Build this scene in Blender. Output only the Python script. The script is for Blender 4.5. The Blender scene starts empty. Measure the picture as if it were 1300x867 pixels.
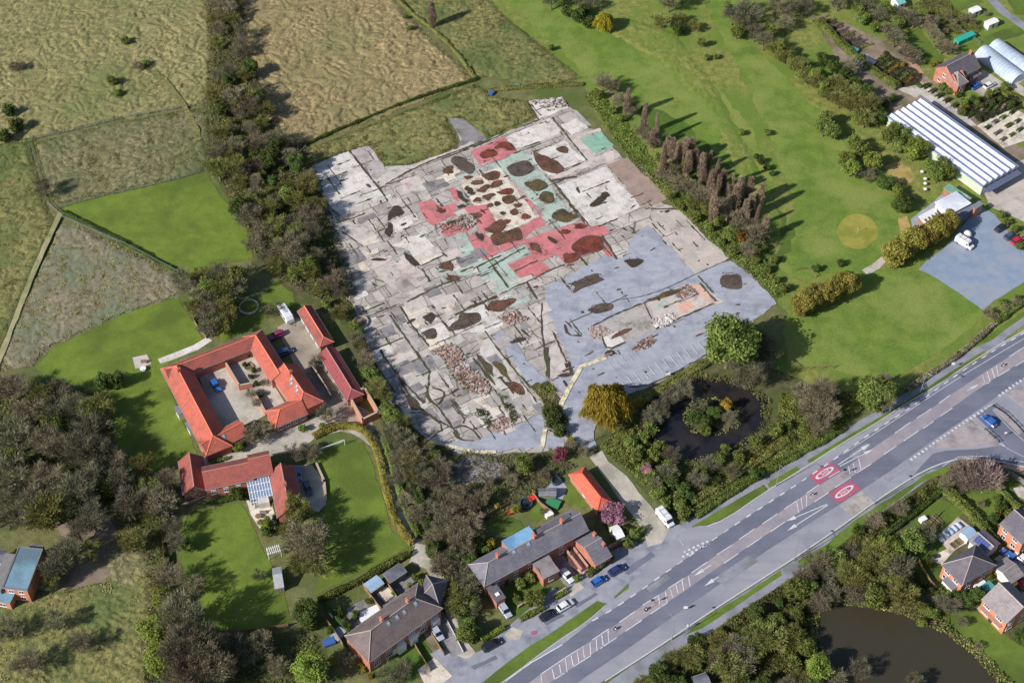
import bpy, bmesh, math, random
import numpy as np
from mathutils import Vector, Matrix, geometry
R = math.radians
rnd = random.Random(11)
sc = bpy.context.scene
COL = sc.collection

# ------------------------------------------------------------------ camera model (surveyed from right angles on the ground)
HC, TH, F, Y0 = 290.0, R(42), 1955.3, 262.0
def G(px, py, z=0.0):
    """photo pixel (1300x867) -> point of the place at height z"""
    dx = (px - 650) / F; dy = (py - 433.5) / F
    t = (HC - z) / (math.cos(TH) + dy * math.sin(TH))
    return Vector((dx * t, (math.sin(TH) - dy * math.cos(TH)) * t - Y0, z))

cd = bpy.data.cameras.new('camera'); cam = bpy.data.objects.new('camera', cd); COL.objects.link(cam)
cam.location = (0, -Y0, HC); cam.rotation_euler = (TH, 0, 0)
cd.sensor_width = 36; cd.lens = 36 * F / 1300; cd.clip_end = 6000; cd.clip_start = 1
sc.camera = cam

# ------------------------------------------------------------------ light
SUN_EL, SHADOW_AZ = R(33), R(33)
w = bpy.data.worlds.new('World'); sc.world = w; w.use_nodes = True
nt = w.node_tree
sky = nt.nodes.new('ShaderNodeTexSky'); sky.sky_type = 'NISHITA'; sky.sun_disc = False
sky.sun_elevation = SUN_EL
sx, sy = -math.cos(SHADOW_AZ), -math.sin(SHADOW_AZ)
sky.sun_rotation = math.atan2(sx, sy) % (2 * math.pi)
bg = nt.nodes['Background']; bg.inputs['Strength'].default_value = 0.085
nt.links.new(sky.outputs[0], bg.inputs['Color'])
ld = bpy.data.lights.new('sun', 'SUN'); ld.energy = 4.9; ld.angle = R(0.5); ld.color = (1.0, 0.95, 0.87)
sun = bpy.data.objects.new('sun', ld); COL.objects.link(sun)
d = Vector((math.cos(SHADOW_AZ) * math.cos(SUN_EL), math.sin(SHADOW_AZ) * math.cos(SUN_EL), -math.sin(SUN_EL)))
sun.rotation_euler = d.to_track_quat('-Z', 'Y').to_euler()
vs = sc.view_settings
vs.view_transform = 'Standard'; vs.look = 'None'; vs.exposure = 0.3; vs.gamma = 1.0; vs.use_curve_mapping = False
sc.cycles.max_bounces = 6; sc.cycles.diffuse_bounces = 3; sc.cycles.transparent_max_bounces = 4

# ------------------------------------------------------------------ materials
def S(r, g, b, k=1.0):
    def f(c):
        c /= 255
        return (c / 12.92 if c < .04045 else ((c + .055) / 1.055) ** 2.4) * k
    return (f(r), f(g), f(b), 1)

class NT:
    def __init__(s, name):
        s.m = bpy.data.materials.new(name); s.m.use_nodes = True
        s.t = s.m.node_tree; s.b = s.t.nodes['Principled BSDF']
    def n(s, t, **k):
        x = s.t.nodes.new(t)
        for a, v in k.items():
            if a in x.inputs: x.inputs[a].default_value = v
            else: setattr(x, a, v)
        return x
    def l(s, a, b): s.t.links.new(a, b)
    def noise(s, co, scale, detail=5, rough=.6, dist=0.0):
        x = s.n('ShaderNodeTexNoise'); x.inputs['Scale'].default_value = scale; x.inputs['Detail'].default_value = detail
        x.inputs['Roughness'].default_value = rough; x.inputs['Distortion'].default_value = dist
        s.l(co, x.inputs['Vector']); return x.outputs['Fac']
    def ramp(s, fac, stops):
        x = s.n('ShaderNodeValToRGB'); e = x.color_ramp.elements
        while len(e) < len(stops): e.new(.5)
        for q, (p, c) in zip(e, stops): q.position = p; q.color = c
        s.l(fac, x.inputs[0]); return x.outputs['Color']
    def mix(s, fac, a, b, blend='MIX'):
        x = s.n('ShaderNodeMix', data_type='RGBA', blend_type=blend)
        for v, i in ((fac, 0), (a, 6), (b, 7)):
            if isinstance(v, (int, float, tuple)): x.inputs[i].default_value = v
            else: s.l(v, x.inputs[i])
        return x.outputs[2]
    def bump(s, h, strength, dist):
        x = s.n('ShaderNodeBump'); x.inputs['Strength'].default_value = strength; x.inputs['Distance'].default_value = dist
        s.l(h, x.inputs['Height']); s.l(x.outputs[0], s.b.inputs['Normal'])

BW = lambda v: (v, v, v, 1)
def mat(name, c1, c2, c3=None, s=.5, big=None, rough=.9, bump=0, bs=None, spec=.15, metal=0, obj=False, amt=(.45, .62), dist=0.0, grain=.12, coord=None):
    N = NT(name)
    co = N.n('ShaderNodeTexCoord').outputs[coord or 'Object'] if (obj or coord) else N.n('ShaderNodeNewGeometry').outputs['Position']
    col = N.ramp(N.noise(co, s, 6, .65, dist), [(.32, c1), (.68, c2)])
    if c3:
        f = N.ramp(N.noise(co, big or s / 6, 4, .6), [(amt[0], BW(0)), (amt[1], BW(1))])
        col = N.mix(f, col, c3)
    if grain:
        g = N.ramp(N.noise(co, s * 9, 3, .7), [(.25, BW(1 - grain * 2)), (.75, BW(1 + grain * 2))])
        col = N.mix(1.0, col, g, 'MULTIPLY')
    N.l(col, N.b.inputs['Base Color'])
    N.b.inputs['Roughness'].default_value = rough; N.b.inputs['Specular IOR Level'].default_value = spec; N.b.inputs['Metallic'].default_value = metal
    if bump: N.bump(N.noise(co, bs or s * 3, 4, .6), .6, bump)
    return N.m

def leafmat(name, c1, c2, c3, rough=.8, trans=.25, clump=.35):
    """each leaf or twig gets its own tint; clumps of the crown differ a little"""
    N = NT(name)
    ge = N.n('ShaderNodeNewGeometry'); tc = N.n('ShaderNodeTexCoord').outputs['Object']
    oi = N.n('ShaderNodeObjectInfo').outputs['Random']
    col = N.ramp(ge.outputs['Random Per Island'], [(.0, c1), (.55, c2), (1, c3)])
    k = N.ramp(N.noise(tc, clump, 2), [(.35, BW(.72)), (.65, BW(1.3))])
    col = N.mix(1.0, col, k, 'MULTIPLY')
    hs = N.n('ShaderNodeHueSaturation')
    mr = N.n('ShaderNodeMapRange'); N.l(oi, mr.inputs[0]); mr.inputs[3].default_value = .75; mr.inputs[4].default_value = 1.25
    N.l(mr.outputs[0], hs.inputs['Value'])
    m2 = N.n('ShaderNodeMath', operation='MULTIPLY_ADD'); N.l(oi, m2.inputs[0]); m2.inputs[1].default_value = .035; m2.inputs[2].default_value = .4825
    N.l(m2.outputs[0], hs.inputs['Hue']); N.l(col, hs.inputs['Color'])
    N.l(hs.outputs[0], N.b.inputs['Base Color'])
    N.b.inputs['Roughness'].default_value = rough; N.b.inputs['Specular IOR Level'].default_value = .1
    if trans:
        tr = N.n('ShaderNodeBsdfTranslucent'); N.l(hs.outputs[0], tr.inputs['Color'])
        ms = N.n('ShaderNodeMixShader'); ms.inputs[0].default_value = trans
        N.l(N.b.outputs[0], ms.inputs[1]); N.l(tr.outputs[0], ms.inputs[2])
        N.l(ms.outputs[0], N.t.nodes['Material Output'].inputs['Surface'])
    return N.m

def flat(name, c, rough=.5, spec=.4, metal=0, var=.12, s=3.0):
    return mat(name, tuple(x * (1 - var) for x in c[:3]) + (1,), tuple(min(1, x * (1 + var)) for x in c[:3]) + (1,), s=s, rough=rough, spec=spec, metal=metal, obj=True, grain=.04)

def roofmat(name, c1, c2, dirt, row=.35):
    """tiles in courses: fine lines across the slope, tint differing tile to tile, lichen and weather stains"""
    N = NT(name); tc = N.n('ShaderNodeTexCoord').outputs['Object']; gp = N.n('ShaderNodeNewGeometry').outputs['Position']
    col = N.ramp(N.noise(tc, 1.6, 7, .8), [(.34, c1), (.66, c2)])
    f = N.ramp(N.noise(gp, .35, 5, .7), [(.46, BW(0)), (.66, BW(.8))])
    col = N.mix(f, col, dirt)
    wv = N.n('ShaderNodeTexWave', wave_type='BANDS', bands_direction='Z', wave_profile='SAW'); wv.inputs['Scale'].default_value = 1 / row / 3.2; N.l(tc, wv.inputs['Vector'])
    wv.inputs['Distortion'].default_value = .6; wv.inputs['Detail'].default_value = 2
    col = N.mix(.35, col, N.ramp(wv.outputs['Fac'], [(0, BW(.72)), (.5, BW(1.12))]), 'MULTIPLY')
    col = N.mix(N.ramp(N.noise(gp, .9, 6, .8), [(.56, BW(0)), (.7, BW(.55))]), col, tuple(x * .55 + .02 for x in dirt[:3]) + (1,))
    N.l(col, N.b.inputs['Base Color']); N.b.inputs['Roughness'].default_value = .85; N.b.inputs['Specular IOR Level'].default_value = .2
    N.bump(wv.outputs['Fac'], .5, .03)
    return N.m

def brickmat(name, c1, c2, mortar):
    N = NT(name); tc = N.n('ShaderNodeTexCoord').outputs['Object']
    mp = N.n('ShaderNodeVectorMath', operation='MULTIPLY'); mp.inputs[1].default_value = (1, 1, 1)
    sep = N.n('ShaderNodeSeparateXYZ'); N.l(tc, sep.inputs[0])
    ad = N.n('ShaderNodeMath', operation='ADD'); N.l(sep.outputs[0], ad.inputs[0]); N.l(sep.outputs[1], ad.inputs[1])
    cb = N.n('ShaderNodeCombineXYZ'); N.l(ad.outputs[0], cb.inputs[0]); N.l(sep.outputs[2], cb.inputs[1])
    br = N.n('ShaderNodeTexBrick'); N.l(cb.outputs[0], br.inputs['Vector']); br.inputs['Scale'].default_value = 1
    br.inputs['Brick Width'].default_value = .45; br.inputs['Row Height'].default_value = .15; br.inputs['Mortar Size'].default_value = .012
    br.inputs['Color1'].default_value = c1; br.inputs['Color2'].default_value = c2; br.inputs['Mortar'].default_value = mortar
    col = N.mix(1.0, br.outputs['Color'], N.ramp(N.noise(tc, .8, 4), [(.3, BW(.8)), (.7, BW(1.15))]), 'MULTIPLY')
    N.l(col, N.b.inputs['Base Color']); N.b.inputs['Roughness'].default_value = .9
    return N.m

# ------------------------------------------------------------------ mesh helpers
class MB:
    def __init__(s): s.v = []; s.f = []; s.m = []; s.k = 0
    def add(s, vs, fs, M=None):
        b = len(s.v)
        for p in vs:
            p = Vector(p); s.v.append(M @ p if M else p)
        for q in fs: s.f.append([b + i for i in q]); s.m.append(s.k)
        return s
    def box(s, x0, x1, y0, y1, z0, z1, M=None):
        return s.add([(x0, y0, z0), (x1, y0, z0), (x1, y1, z0), (x0, y1, z0), (x0, y0, z1), (x1, y0, z1), (x1, y1, z1), (x0, y1, z1)],
                     [(3, 2, 1, 0), (4, 5, 6, 7), (0, 1, 5, 4), (1, 2, 6, 5), (2, 3, 7, 6), (3, 0, 4, 7)], M)
    def prism(s, pts, z0, z1, M=None):
        n = len(pts)
        tri = geometry.tessellate_polygon([[Vector((p[0], p[1], 0)) for p in pts]])
        vs = [(p[0], p[1], z0) for p in pts] + [(p[0], p[1], z1) for p in pts]
        area = sum(pts[i][0] * pts[(i + 1) % n][1] - pts[(i + 1) % n][0] * pts[i][1] for i in range(n))
        fs = []
        for t in tri:
            a, b, c = t
            cr = (pts[b][0] - pts[a][0]) * (pts[c][1] - pts[a][1]) - (pts[b][1] - pts[a][1]) * (pts[c][0] - pts[a][0])
            t = (a, b, c) if cr > 0 else (a, c, b)
            fs.append(tuple(i + n for i in t)); fs.append(tuple(reversed(t)))
        for i in range(n):
            j = (i + 1) % n
            fs.append((i, j, j + n, i + n) if area > 0 else (j, i, i + n, j + n))
        return s.add(vs, fs, M)
    def sheet(s, pts, z, M=None):
        tri = geometry.tessellate_polygon([[Vector((p[0], p[1], 0)) for p in pts]])
        fs = []
        for a, b, c in tri:
            cr = (pts[b][0] - pts[a][0]) * (pts[c][1] - pts[a][1]) - (pts[b][1] - pts[a][1]) * (pts[c][0] - pts[a][0])
            fs.append((a, b, c) if cr > 0 else (a, c, b))
        return s.add([(p[0], p[1], z) for p in pts], fs, M)
    def tube(s, path, rad, n=6, M=None, cap=True):
        path = [Vector(p) for p in path]; vs = []; fs = []
        for i, p in enumerate(path):
            d = (path[min(i + 1, len(path) - 1)] - path[max(i - 1, 0)]).normalized()
            x = d.orthogonal().normalized() if abs(d.z) > .99 else d.cross(Vector((0, 0, 1))).normalized()
            y = d.cross(x); r = rad[i] if isinstance(rad, (list, tuple)) else rad
            for j in range(n):
                a = 2 * math.pi * j / n; vs.append(p + x * (r * math.cos(a)) + y * (r * math.sin(a)))
        for i in range(len(path) - 1):
            for j in range(n):
                k = (j + 1) % n; fs.append((i * n + j, (i + 1) * n + j, (i + 1) * n + k, i * n + k))
        if cap: fs.append(tuple(range(n))); fs.append(tuple(reversed(range((len(path) - 1) * n, len(path) * n))))
        return s.add(vs, fs, M)
    def ball(s, c, r, nu=10, nv=6, M=None, sz=1.0, jit=0.0, seed=0):
        q = random.Random(seed); vs = [(c[0], c[1], c[2] + r * sz)]
        for i in range(1, nv):
            t = math.pi * i / nv
            for j in range(nu):
                a = 2 * math.pi * j / nu; k = r * (1 + q.uniform(-jit, jit))
                vs.append((c[0] + k * math.sin(t) * math.cos(a), c[1] + k * math.sin(t) * math.sin(a), c[2] + k * sz * math.cos(t)))
        vs.append((c[0], c[1], c[2] - r * sz)); fs = []
        for j in range(nu): fs.append((0, 1 + j, 1 + (j + 1) % nu))
        for i in range(nv - 2):
            for j in range(nu):
                a = 1 + i * nu + j; b = 1 + i * nu + (j + 1) % nu; fs.append((a, a + nu, b + nu, b))
        e = len(vs) - 1; o = 1 + (nv - 2) * nu
        for j in range(nu): fs.append((o + j, e, o + (j + 1) % nu))
        return s.add(vs, fs, M)
    def build(s, name, mats, parent=None, smooth=False):
        mats = mats if isinstance(mats, (list, tuple)) else [mats]
        me = bpy.data.meshes.new(name)
        o = bpy.data.objects.new(name, me); COL.objects.link(o)
        if parent is not None:
            base = WL.get(parent.name, Vector((0, 0, 0))); o.parent = parent
        else:
            xs = [p.x for p in s.v]; ys = [p.y for p in s.v]; zs = [p.z for p in s.v]
            base = Vector(((min(xs) + max(xs)) / 2, (min(ys) + max(ys)) / 2, min(zs))); o.location = base
        WL[o.name] = base
        me.from_pydata([p - base for p in s.v], [], s.f)
        for m in mats: me.materials.append(m)
        if len(mats) > 1: me.polygons.foreach_set('material_index', s.m)
        if smooth: me.polygons.foreach_set('use_smooth', [True] * len(me.polygons))
        me.update(); return o
WL = {}

def tag(o, label=None, cat=None, group=None, kind=None):
    if label: o['label'] = label
    if cat: o['category'] = cat
    if group: o['group'] = group
    if kind: o['kind'] = kind
    return o
def thing(name, loc, label, cat, group=None):
    o = bpy.data.objects.new(name, None); COL.objects.link(o); o.location = loc; o.empty_display_size = .5
    WL[o.name] = Vector(loc); return tag(o, label, cat, group)

def fastmesh(name, V, Fc, m):
    """V (n,3) array, Fc (k,q) array"""
    me = bpy.data.meshes.new(name); q = Fc.shape[1]
    me.vertices.add(len(V)); me.vertices.foreach_set('co', np.asarray(V, np.float32).ravel())
    me.loops.add(Fc.size); me.loops.foreach_set('vertex_index', Fc.astype(np.int32).ravel())
    me.polygons.add(len(Fc)); me.polygons.foreach_set('loop_start', np.arange(0, Fc.size, q, dtype=np.int32))
    me.materials.append(m); me.update(calc_edges=True); me.validate(); return me

# ------------------------------------------------------------------ noise on arrays
def vnoise(x, y, seed=0):
    xi = np.floor(x).astype(np.int64); yi = np.floor(y).astype(np.int64); fx = x - xi; fy = y - yi
    fx = fx * fx * (3 - 2 * fx); fy = fy * fy * (3 - 2 * fy)
    def h(a, b):
        n = (a * 374761393 + b * 668265263 + seed * 974634777) & 0xffffffff
        n = ((n ^ (n >> 13)) * 1274126177) & 0xffffffff
        return ((n ^ (n >> 16)) & 0xffff) / 65535.0
    a = h(xi, yi); b = h(xi + 1, yi); c = h(xi, yi + 1); e = h(xi + 1, yi + 1)
    return (a * (1 - fx) + b * fx) * (1 - fy) + (c * (1 - fx) + e * fx) * fy
def inpoly(x, y, P):
    r = np.zeros(x.shape, bool); n = len(P)
    for i in range(n):
        x1, y1 = P[i][:2]; x2, y2 = P[(i + 1) % n][:2]
        if y1 == y2: continue
        r ^= ((y1 > y) != (y2 > y)) & (x < (x2 - x1) * (y - y1) / (y2 - y1) + x1)
    return r

def PX(pts, z=0.0): return [G(a, b, z) for a, b in pts]
def wob(P, amp, step=2.0, seed=1):
    """break a straight outline up so that a natural edge wanders"""
    out = []; n = len(P)
    for i in range(n):
        a = P[i]; b = P[(i + 1) % n]; L = (b - a).length; k = max(1, int(L / step)); nr = Vector((-(b - a).y, (b - a).x, 0)); nr = nr / (nr.length or 1)
        for j in range(k):
            p = a.lerp(b, j / k)
            o = (vnoise(np.array([p.x / 2.3]), np.array([p.y / 2.3]), seed)[0] - .5) * 2 * amp
            out.append(p + nr * o)
    return out
LAYER = .012
SHEETS = [0]
def sheet(name, pts, m, lay, amp=0, kind='structure', step=2.0, seed=1, world=False):
    P = pts if world else PX(pts)
    if amp: P = wob(P, amp, step, seed)
    SHEETS[0] += 1      # every sheet lies at a height of its own
    o = MB().sheet(P, lay * LAYER + (SHEETS[0] % 37) * .0003).build(name, m); return tag(o, kind=kind)
def ribbon(path, width, world=False):
    P = path if world else PX(path); Lf = []; Rt = []
    for i, p in enumerate(P):
        d = (P[min(i + 1, len(P) - 1)] - P[max(i - 1, 0)]); d.z = 0; d.normalize(); nr = Vector((-d.y, d.x, 0))
        wd = width[i] if isinstance(width, (list, tuple)) else width
        Lf.append(p + nr * wd / 2); Rt.append(p - nr * wd / 2)
    return Lf + Rt[::-1]
def smooth(P, it=2):
    for _ in range(it):
        Q = [P[0]]
        for a, b in zip(P, P[1:]): Q += [a * .75 + b * .25, a * .25 + b * .75]
        P = Q + [P[-1]]
    return P
def blob(px, py, rx, ry, ang=0, n=18, jit=.22, seed=0):
    """irregular patch, radii in metres, angle in degrees"""
    c = G(px, py); q = random.Random(seed * 7 + int(px * 13 + py)); m = q.choice([6, 7, 8]); A = R(ang); K = []
    for i in range(m):
        t = 2 * math.pi * (i + q.uniform(-.3, .3)) / m; k = 1.06 + q.uniform(-jit, jit) * 1.7; K.append((rx * k * math.cos(t), ry * k * math.sin(t)))
    for _ in range(2): K = [p for i in range(len(K)) for p in ((K[i][0] * .8 + K[(i + 1) % len(K)][0] * .2, K[i][1] * .8 + K[(i + 1) % len(K)][1] * .2), (K[i][0] * .2 + K[(i + 1) % len(K)][0] * .8, K[i][1] * .2 + K[(i + 1) % len(K)][1] * .8))]
    P = [c + Vector((x * math.cos(A) - y * math.sin(A), x * math.sin(A) + y * math.cos(A), 0)) for x, y in K]
    return wob(P, min(.5, ry * .3), .3, seed + 3) if n > 12 else P

def relief(name, pts, m, step=.5, amp=.5, wl=2.0, seed=3, kind='structure', base=0.0, stretch=(1, 1)):
    P = PX(pts); xs = [p.x for p in P]; ys = [p.y for p in P]
    gx = np.arange(min(xs), max(xs) + step, step); gy = np.arange(min(ys), max(ys) + step, step)
    X, Y = np.meshgrid(gx, gy, indexing='ij')
    wx = (vnoise(X / 5, Y / 5, seed) - .5) * 6; wy = (vnoise(X / 5, Y / 5, seed + 9) - .5) * 6
    a = vnoise((X + wx) / (wl * stretch[0]), (Y + wy) / (wl * stretch[1]), seed + 1); b = vnoise((X - wy) / wl / .5, (Y + wx) / wl / .5, seed + 2); c = vnoise(X / 9, Y / 9, seed + 5)
    h = np.minimum(1, np.abs(2 * a - 1) * 2.1) ** .7 * .75 + b * .4
    Z = base + amp * h * (.55 + .7 * c)
    nx, ny = X.shape
    idx = np.arange(nx * ny).reshape(nx, ny)
    q = np.stack([idx[:-1, :-1], idx[1:, :-1], idx[1:, 1:], idx[:-1, 1:]], -1).reshape(-1, 4)
    cx = (X[:-1, :-1] + step / 2).ravel(); cy = (Y[:-1, :-1] + step / 2).ravel()
    jx = (vnoise(cx / 1.7, cy / 1.7, 77) - .5) * 2.0; jy = (vnoise(cx / 1.7, cy / 1.7, 78) - .5) * 2.0
    keep = inpoly(cx + jx, cy + jy, P); q = q[keep]
    kf = np.zeros((nx, ny)); kf[:-1, :-1] = keep.reshape(nx - 1, ny - 1); rd = 5; pk = np.pad(kf, rd); cs = np.pad(pk.cumsum(0).cumsum(1), ((1, 0), (1, 0))); k2 = 2 * rd + 1
    fade = (cs[k2:, k2:] - cs[:-k2, k2:] - cs[k2:, :-k2] + cs[:-k2, :-k2]) / k2 ** 2; fade = np.clip((fade - .42) * 2.2, 0, 1)
    Z = Z * fade + .06 * fade - .05 * (1 - fade)
    used, inv = np.unique(q, return_inverse=True)
    V = np.stack([X.ravel(), Y.ravel(), Z.ravel()], -1)[used]; q = inv.reshape(q.shape)
    me = fastmesh(name, V, q, m); me.polygons.foreach_set('use_smooth', [True] * len(me.polygons))
    o = bpy.data.objects.new(name, me); COL.objects.link(o); return tag(o, kind=kind)

def cover(name, pts, m, n, size=(.25, .5), hgt=.6, seed=5, world=False, up=.5, lump=1.6):
    """leafy ground cover spread over an area as one mass"""
    P = pts if world else PX(pts); q = np.random.default_rng(seed); xs = [p.x for p in P]; ys = [p.y for p in P]
    x = q.uniform(min(xs), max(xs), n * 3); y = q.uniform(min(ys), max(ys), n * 3); ok = inpoly(x, y, P); x = x[ok][:n]; y = y[ok][:n]; n = len(x)
    hh = hgt * (vnoise(x / lump, y / lump, seed) ** 1.5 * 1.4 + .1)
    z = hh * q.uniform(.35, 1, n)
    return leaves_obj(name, np.stack([x, y, z], -1), q, size, m, up)
def leaves(C, q, size, up=.5, nrm=None, aspect=.6):
    n = len(C); d = q.normal(size=(n, 3)); d[:, 2] = np.abs(d[:, 2]) + up
    if nrm is not None: d = d * .7 + nrm * 1.1
    d /= np.linalg.norm(d, axis=1)[:, None]
    r = q.normal(size=(n, 3)); a = np.cross(d, r); a /= np.linalg.norm(a, axis=1)[:, None]; b = np.cross(d, a)
    s = q.uniform(size[0], size[1], n)[:, None]
    V = np.stack([C - a * s, C - b * s * aspect, C + a * s, C + b * s * aspect], 1).reshape(-1, 3)
    return V, np.arange(n * 4).reshape(n, 4)
def leaves_obj(name, C, q, size, m, up=.5):
    V, Fc = leaves(C, q, size, up)
    o = bpy.data.objects.new(name, fastmesh(name, V, Fc, m)); COL.objects.link(o); return tag(o, kind='stuff')
# ------------------------------------------------------------------ ground materials
m_ground = mat('scrub_ground', S(88, 92, 56), S(122, 120, 82), S(84, 98, 52), s=.35, bump=.15, bs=2)
m_tan = mat('dry_tussock', S(84, 86, 54), S(166, 156, 110), S(112, 118, 74), s=.9, big=.035, bump=.3, bs=2.5, dist=1.0, amt=(.46, .7))
m_tan2 = mat('dry_tussock_brown', S(92, 86, 58), S(172, 154, 114), S(120, 118, 80), s=.9, big=.03, bump=.3, bs=2.5, dist=1.2, amt=(.5, .72))
m_greyf = mat('weedy_grass', S(70, 74, 54), S(148, 140, 104), S(96, 102, 70), s=.9, big=.05, bump=.2, bs=2.5, dist=1.0)
m_brownf = mat('bare_rough_grass', S(88, 88, 74), S(156, 144, 120), S(110, 116, 94), s=.9, big=.06, bump=.15, bs=2.5, dist=1.0)
m_greenf = mat('green_tussock', S(66, 76, 46), S(154, 146, 94), S(94, 106, 62), s=.9, big=.06, bump=.2, bs=2.5, dist=1.2)
m_lawn = mat('lawn_grass', S(86, 106, 44), S(104, 124, 54), S(80, 96, 44), s=.35, big=.06, bump=.04, bs=6)
m_lawn2 = mat('bright_grass', S(94, 112, 44), S(112, 130, 54), S(86, 102, 44), s=.3, big=.07, bump=.04, bs=6)
m_fair = mat('fairway_grass', S(88, 110, 48), S(110, 132, 56), S(122, 134, 68), s=.2, big=.05, bump=.04, bs=6)
m_gold = mat('golf_rough_grass', S(94, 108, 48), S(142, 142, 80), S(100, 122, 52), s=.5, big=.05, bump=.3, bs=3)
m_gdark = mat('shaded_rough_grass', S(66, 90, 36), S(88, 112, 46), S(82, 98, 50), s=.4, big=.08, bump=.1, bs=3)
m_green = mat('putting_green', S(136, 132, 60), S(152, 146, 72), S(122, 126, 56), s=.4, big=.15)
m_sand = mat('bare_sand', S(160, 138, 88), S(178, 154, 104), S(130, 128, 66), s=.5, big=.2)
m_litter = mat('leaf_litter', S(66, 66, 48), S(104, 102, 70), S(76, 88, 44), s=.5, big=.12, bump=.2, bs=2)
m_mud = mat('bare_earth', S(118, 104, 92), S(152, 138, 124), S(100, 96, 70), s=.6, big=.15, bump=.1)
A_ROAD = math.atan2((G(1182, 519) - G(752, 812)).y, (G(1182, 519) - G(752, 812)).x)
def worn_road(name, c1, c2, c3, dark):
    """tar worn along the wheel tracks, with oil stains and filled trenches"""
    N = NT(name); co = N.n('ShaderNodeNewGeometry').outputs['Position']
    mp = N.n('ShaderNodeMapping'); mp.inputs['Rotation'].default_value = (0, 0, -A_ROAD); mp.inputs['Scale'].default_value = (.03, .5, 1); N.l(co, mp.inputs['Vector'])
    col = N.ramp(N.noise(mp.outputs[0], 1.0, 5, .6), [(.3, c1), (.7, c2)])
    col = N.mix(N.ramp(N.noise(co, .08, 4, .6), [(.48, BW(0)), (.64, BW(.8))]), col, c3)
    col = N.mix(N.ramp(N.noise(co, .6, 6, .75), [(.62, BW(0)), (.74, BW(.5))]), col, dark)
    N.l(N.mix(1, col, N.ramp(N.noise(co, 5, 3, .7), [(.25, BW(.92)), (.75, BW(1.08))]), 'MULTIPLY'), N.b.inputs['Base Color']); N.b.inputs['Roughness'].default_value = .82
    return N.m
m_road = worn_road('dark_asphalt', S(94, 98, 115), S(108, 111, 127), S(116, 118, 134), S(78, 80, 92))
m_road2 = worn_road('worn_asphalt', S(138, 138, 151), S(152, 151, 162), S(124, 126, 140), S(112, 112, 124))
m_road3 = mat('service_road_asphalt', S(136, 138, 152), S(156, 156, 166), S(118, 120, 136), s=.5, big=.2, rough=.85, amt=(.5, .66), grain=.07)
m_path = mat('footpath_asphalt', S(128, 130, 146), S(150, 150, 160), S(116, 120, 124), s=.8, big=.2)
m_pale = mat('pale_gravel', S(168, 162, 154), S(192, 184, 172), S(150, 146, 134), s=.8, big=.15)
m_hatch = mat('grey_pink_asphalt', S(146, 138, 146), S(158, 150, 156), S(136, 132, 144), s=.7, big=.12, grain=.05)
m_white = mat('road_paint', S(190, 190, 198), S(212, 212, 218), S(156, 156, 170), s=1.2, big=.5, amt=(.5, .75), grain=.04)
m_red = mat('red_road_surface', S(168, 78, 100), S(190, 96, 112), S(150, 96, 120), s=.7, big=.3, grain=.05)
def asphalt():
    N = NT('old_blue_grey_asphalt'); co = N.n('ShaderNodeNewGeometry').outputs['Position']
    mp = N.n('ShaderNodeMapping'); mp.inputs['Rotation'].default_value = (0, 0, -A_SITE); mp.inputs['Scale'].default_value = (.3, .62, 1); N.l(co, mp.inputs['Vector'])
    col = N.ramp(N.noise(mp.outputs[0], 1.0, 6, .65, .4), [(.3, S(140, 144, 158)), (.7, S(166, 169, 181))])
    col = N.mix(N.ramp(N.noise(co, .14, 5, .7), [(.5, BW(0)), (.66, BW(.8))]), col, S(122, 126, 142))
    col = N.mix(N.ramp(N.noise(co, .5, 6, .75), [(.62, BW(0)), (.72, BW(.6))]), col, S(104, 104, 112))
    col = N.mix(N.ramp(N.noise(co, .35, 6, .7, 1), [(.62, BW(0)), (.72, BW(.5))]), col, S(184, 184, 190))
    N.l(N.mix(1, col, N.ramp(N.noise(co, 6, 3, .7), [(.25, BW(.88)), (.75, BW(1.12))]), 'MULTIPLY'), N.b.inputs['Base Color']); N.b.inputs['Roughness'].default_value = .85
    return N.m
A_SITE = math.atan2((G(687, 306) - G(602, 340)).y, (G(687, 306) - G(602, 340)).x)
m_blue = asphalt()
m_cpark = mat('car_park_asphalt', S(122, 138, 160), S(138, 152, 172), S(144, 150, 164), s=.4, big=.1, dist=.5, grain=.05)
m_water = NT('pond_water'); m_water.b.inputs['Base Color'].default_value = S(60, 56, 44); m_water.b.inputs['Roughness'].default_value = .12
m_water.bump(m_water.noise(m_water.n('ShaderNodeNewGeometry').outputs['Position'], 1.2, 3), .12, .05); m_water = m_water.m
m_water2 = mat('murky_water', S(26, 27, 34), S(40, 38, 42), S(50, 46, 44), s=.3, rough=.1, spec=.5, big=.1)
A_SITE = math.atan2((G(687, 306) - G(602, 340)).y, (G(687, 306) - G(602, 340)).x)
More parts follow.
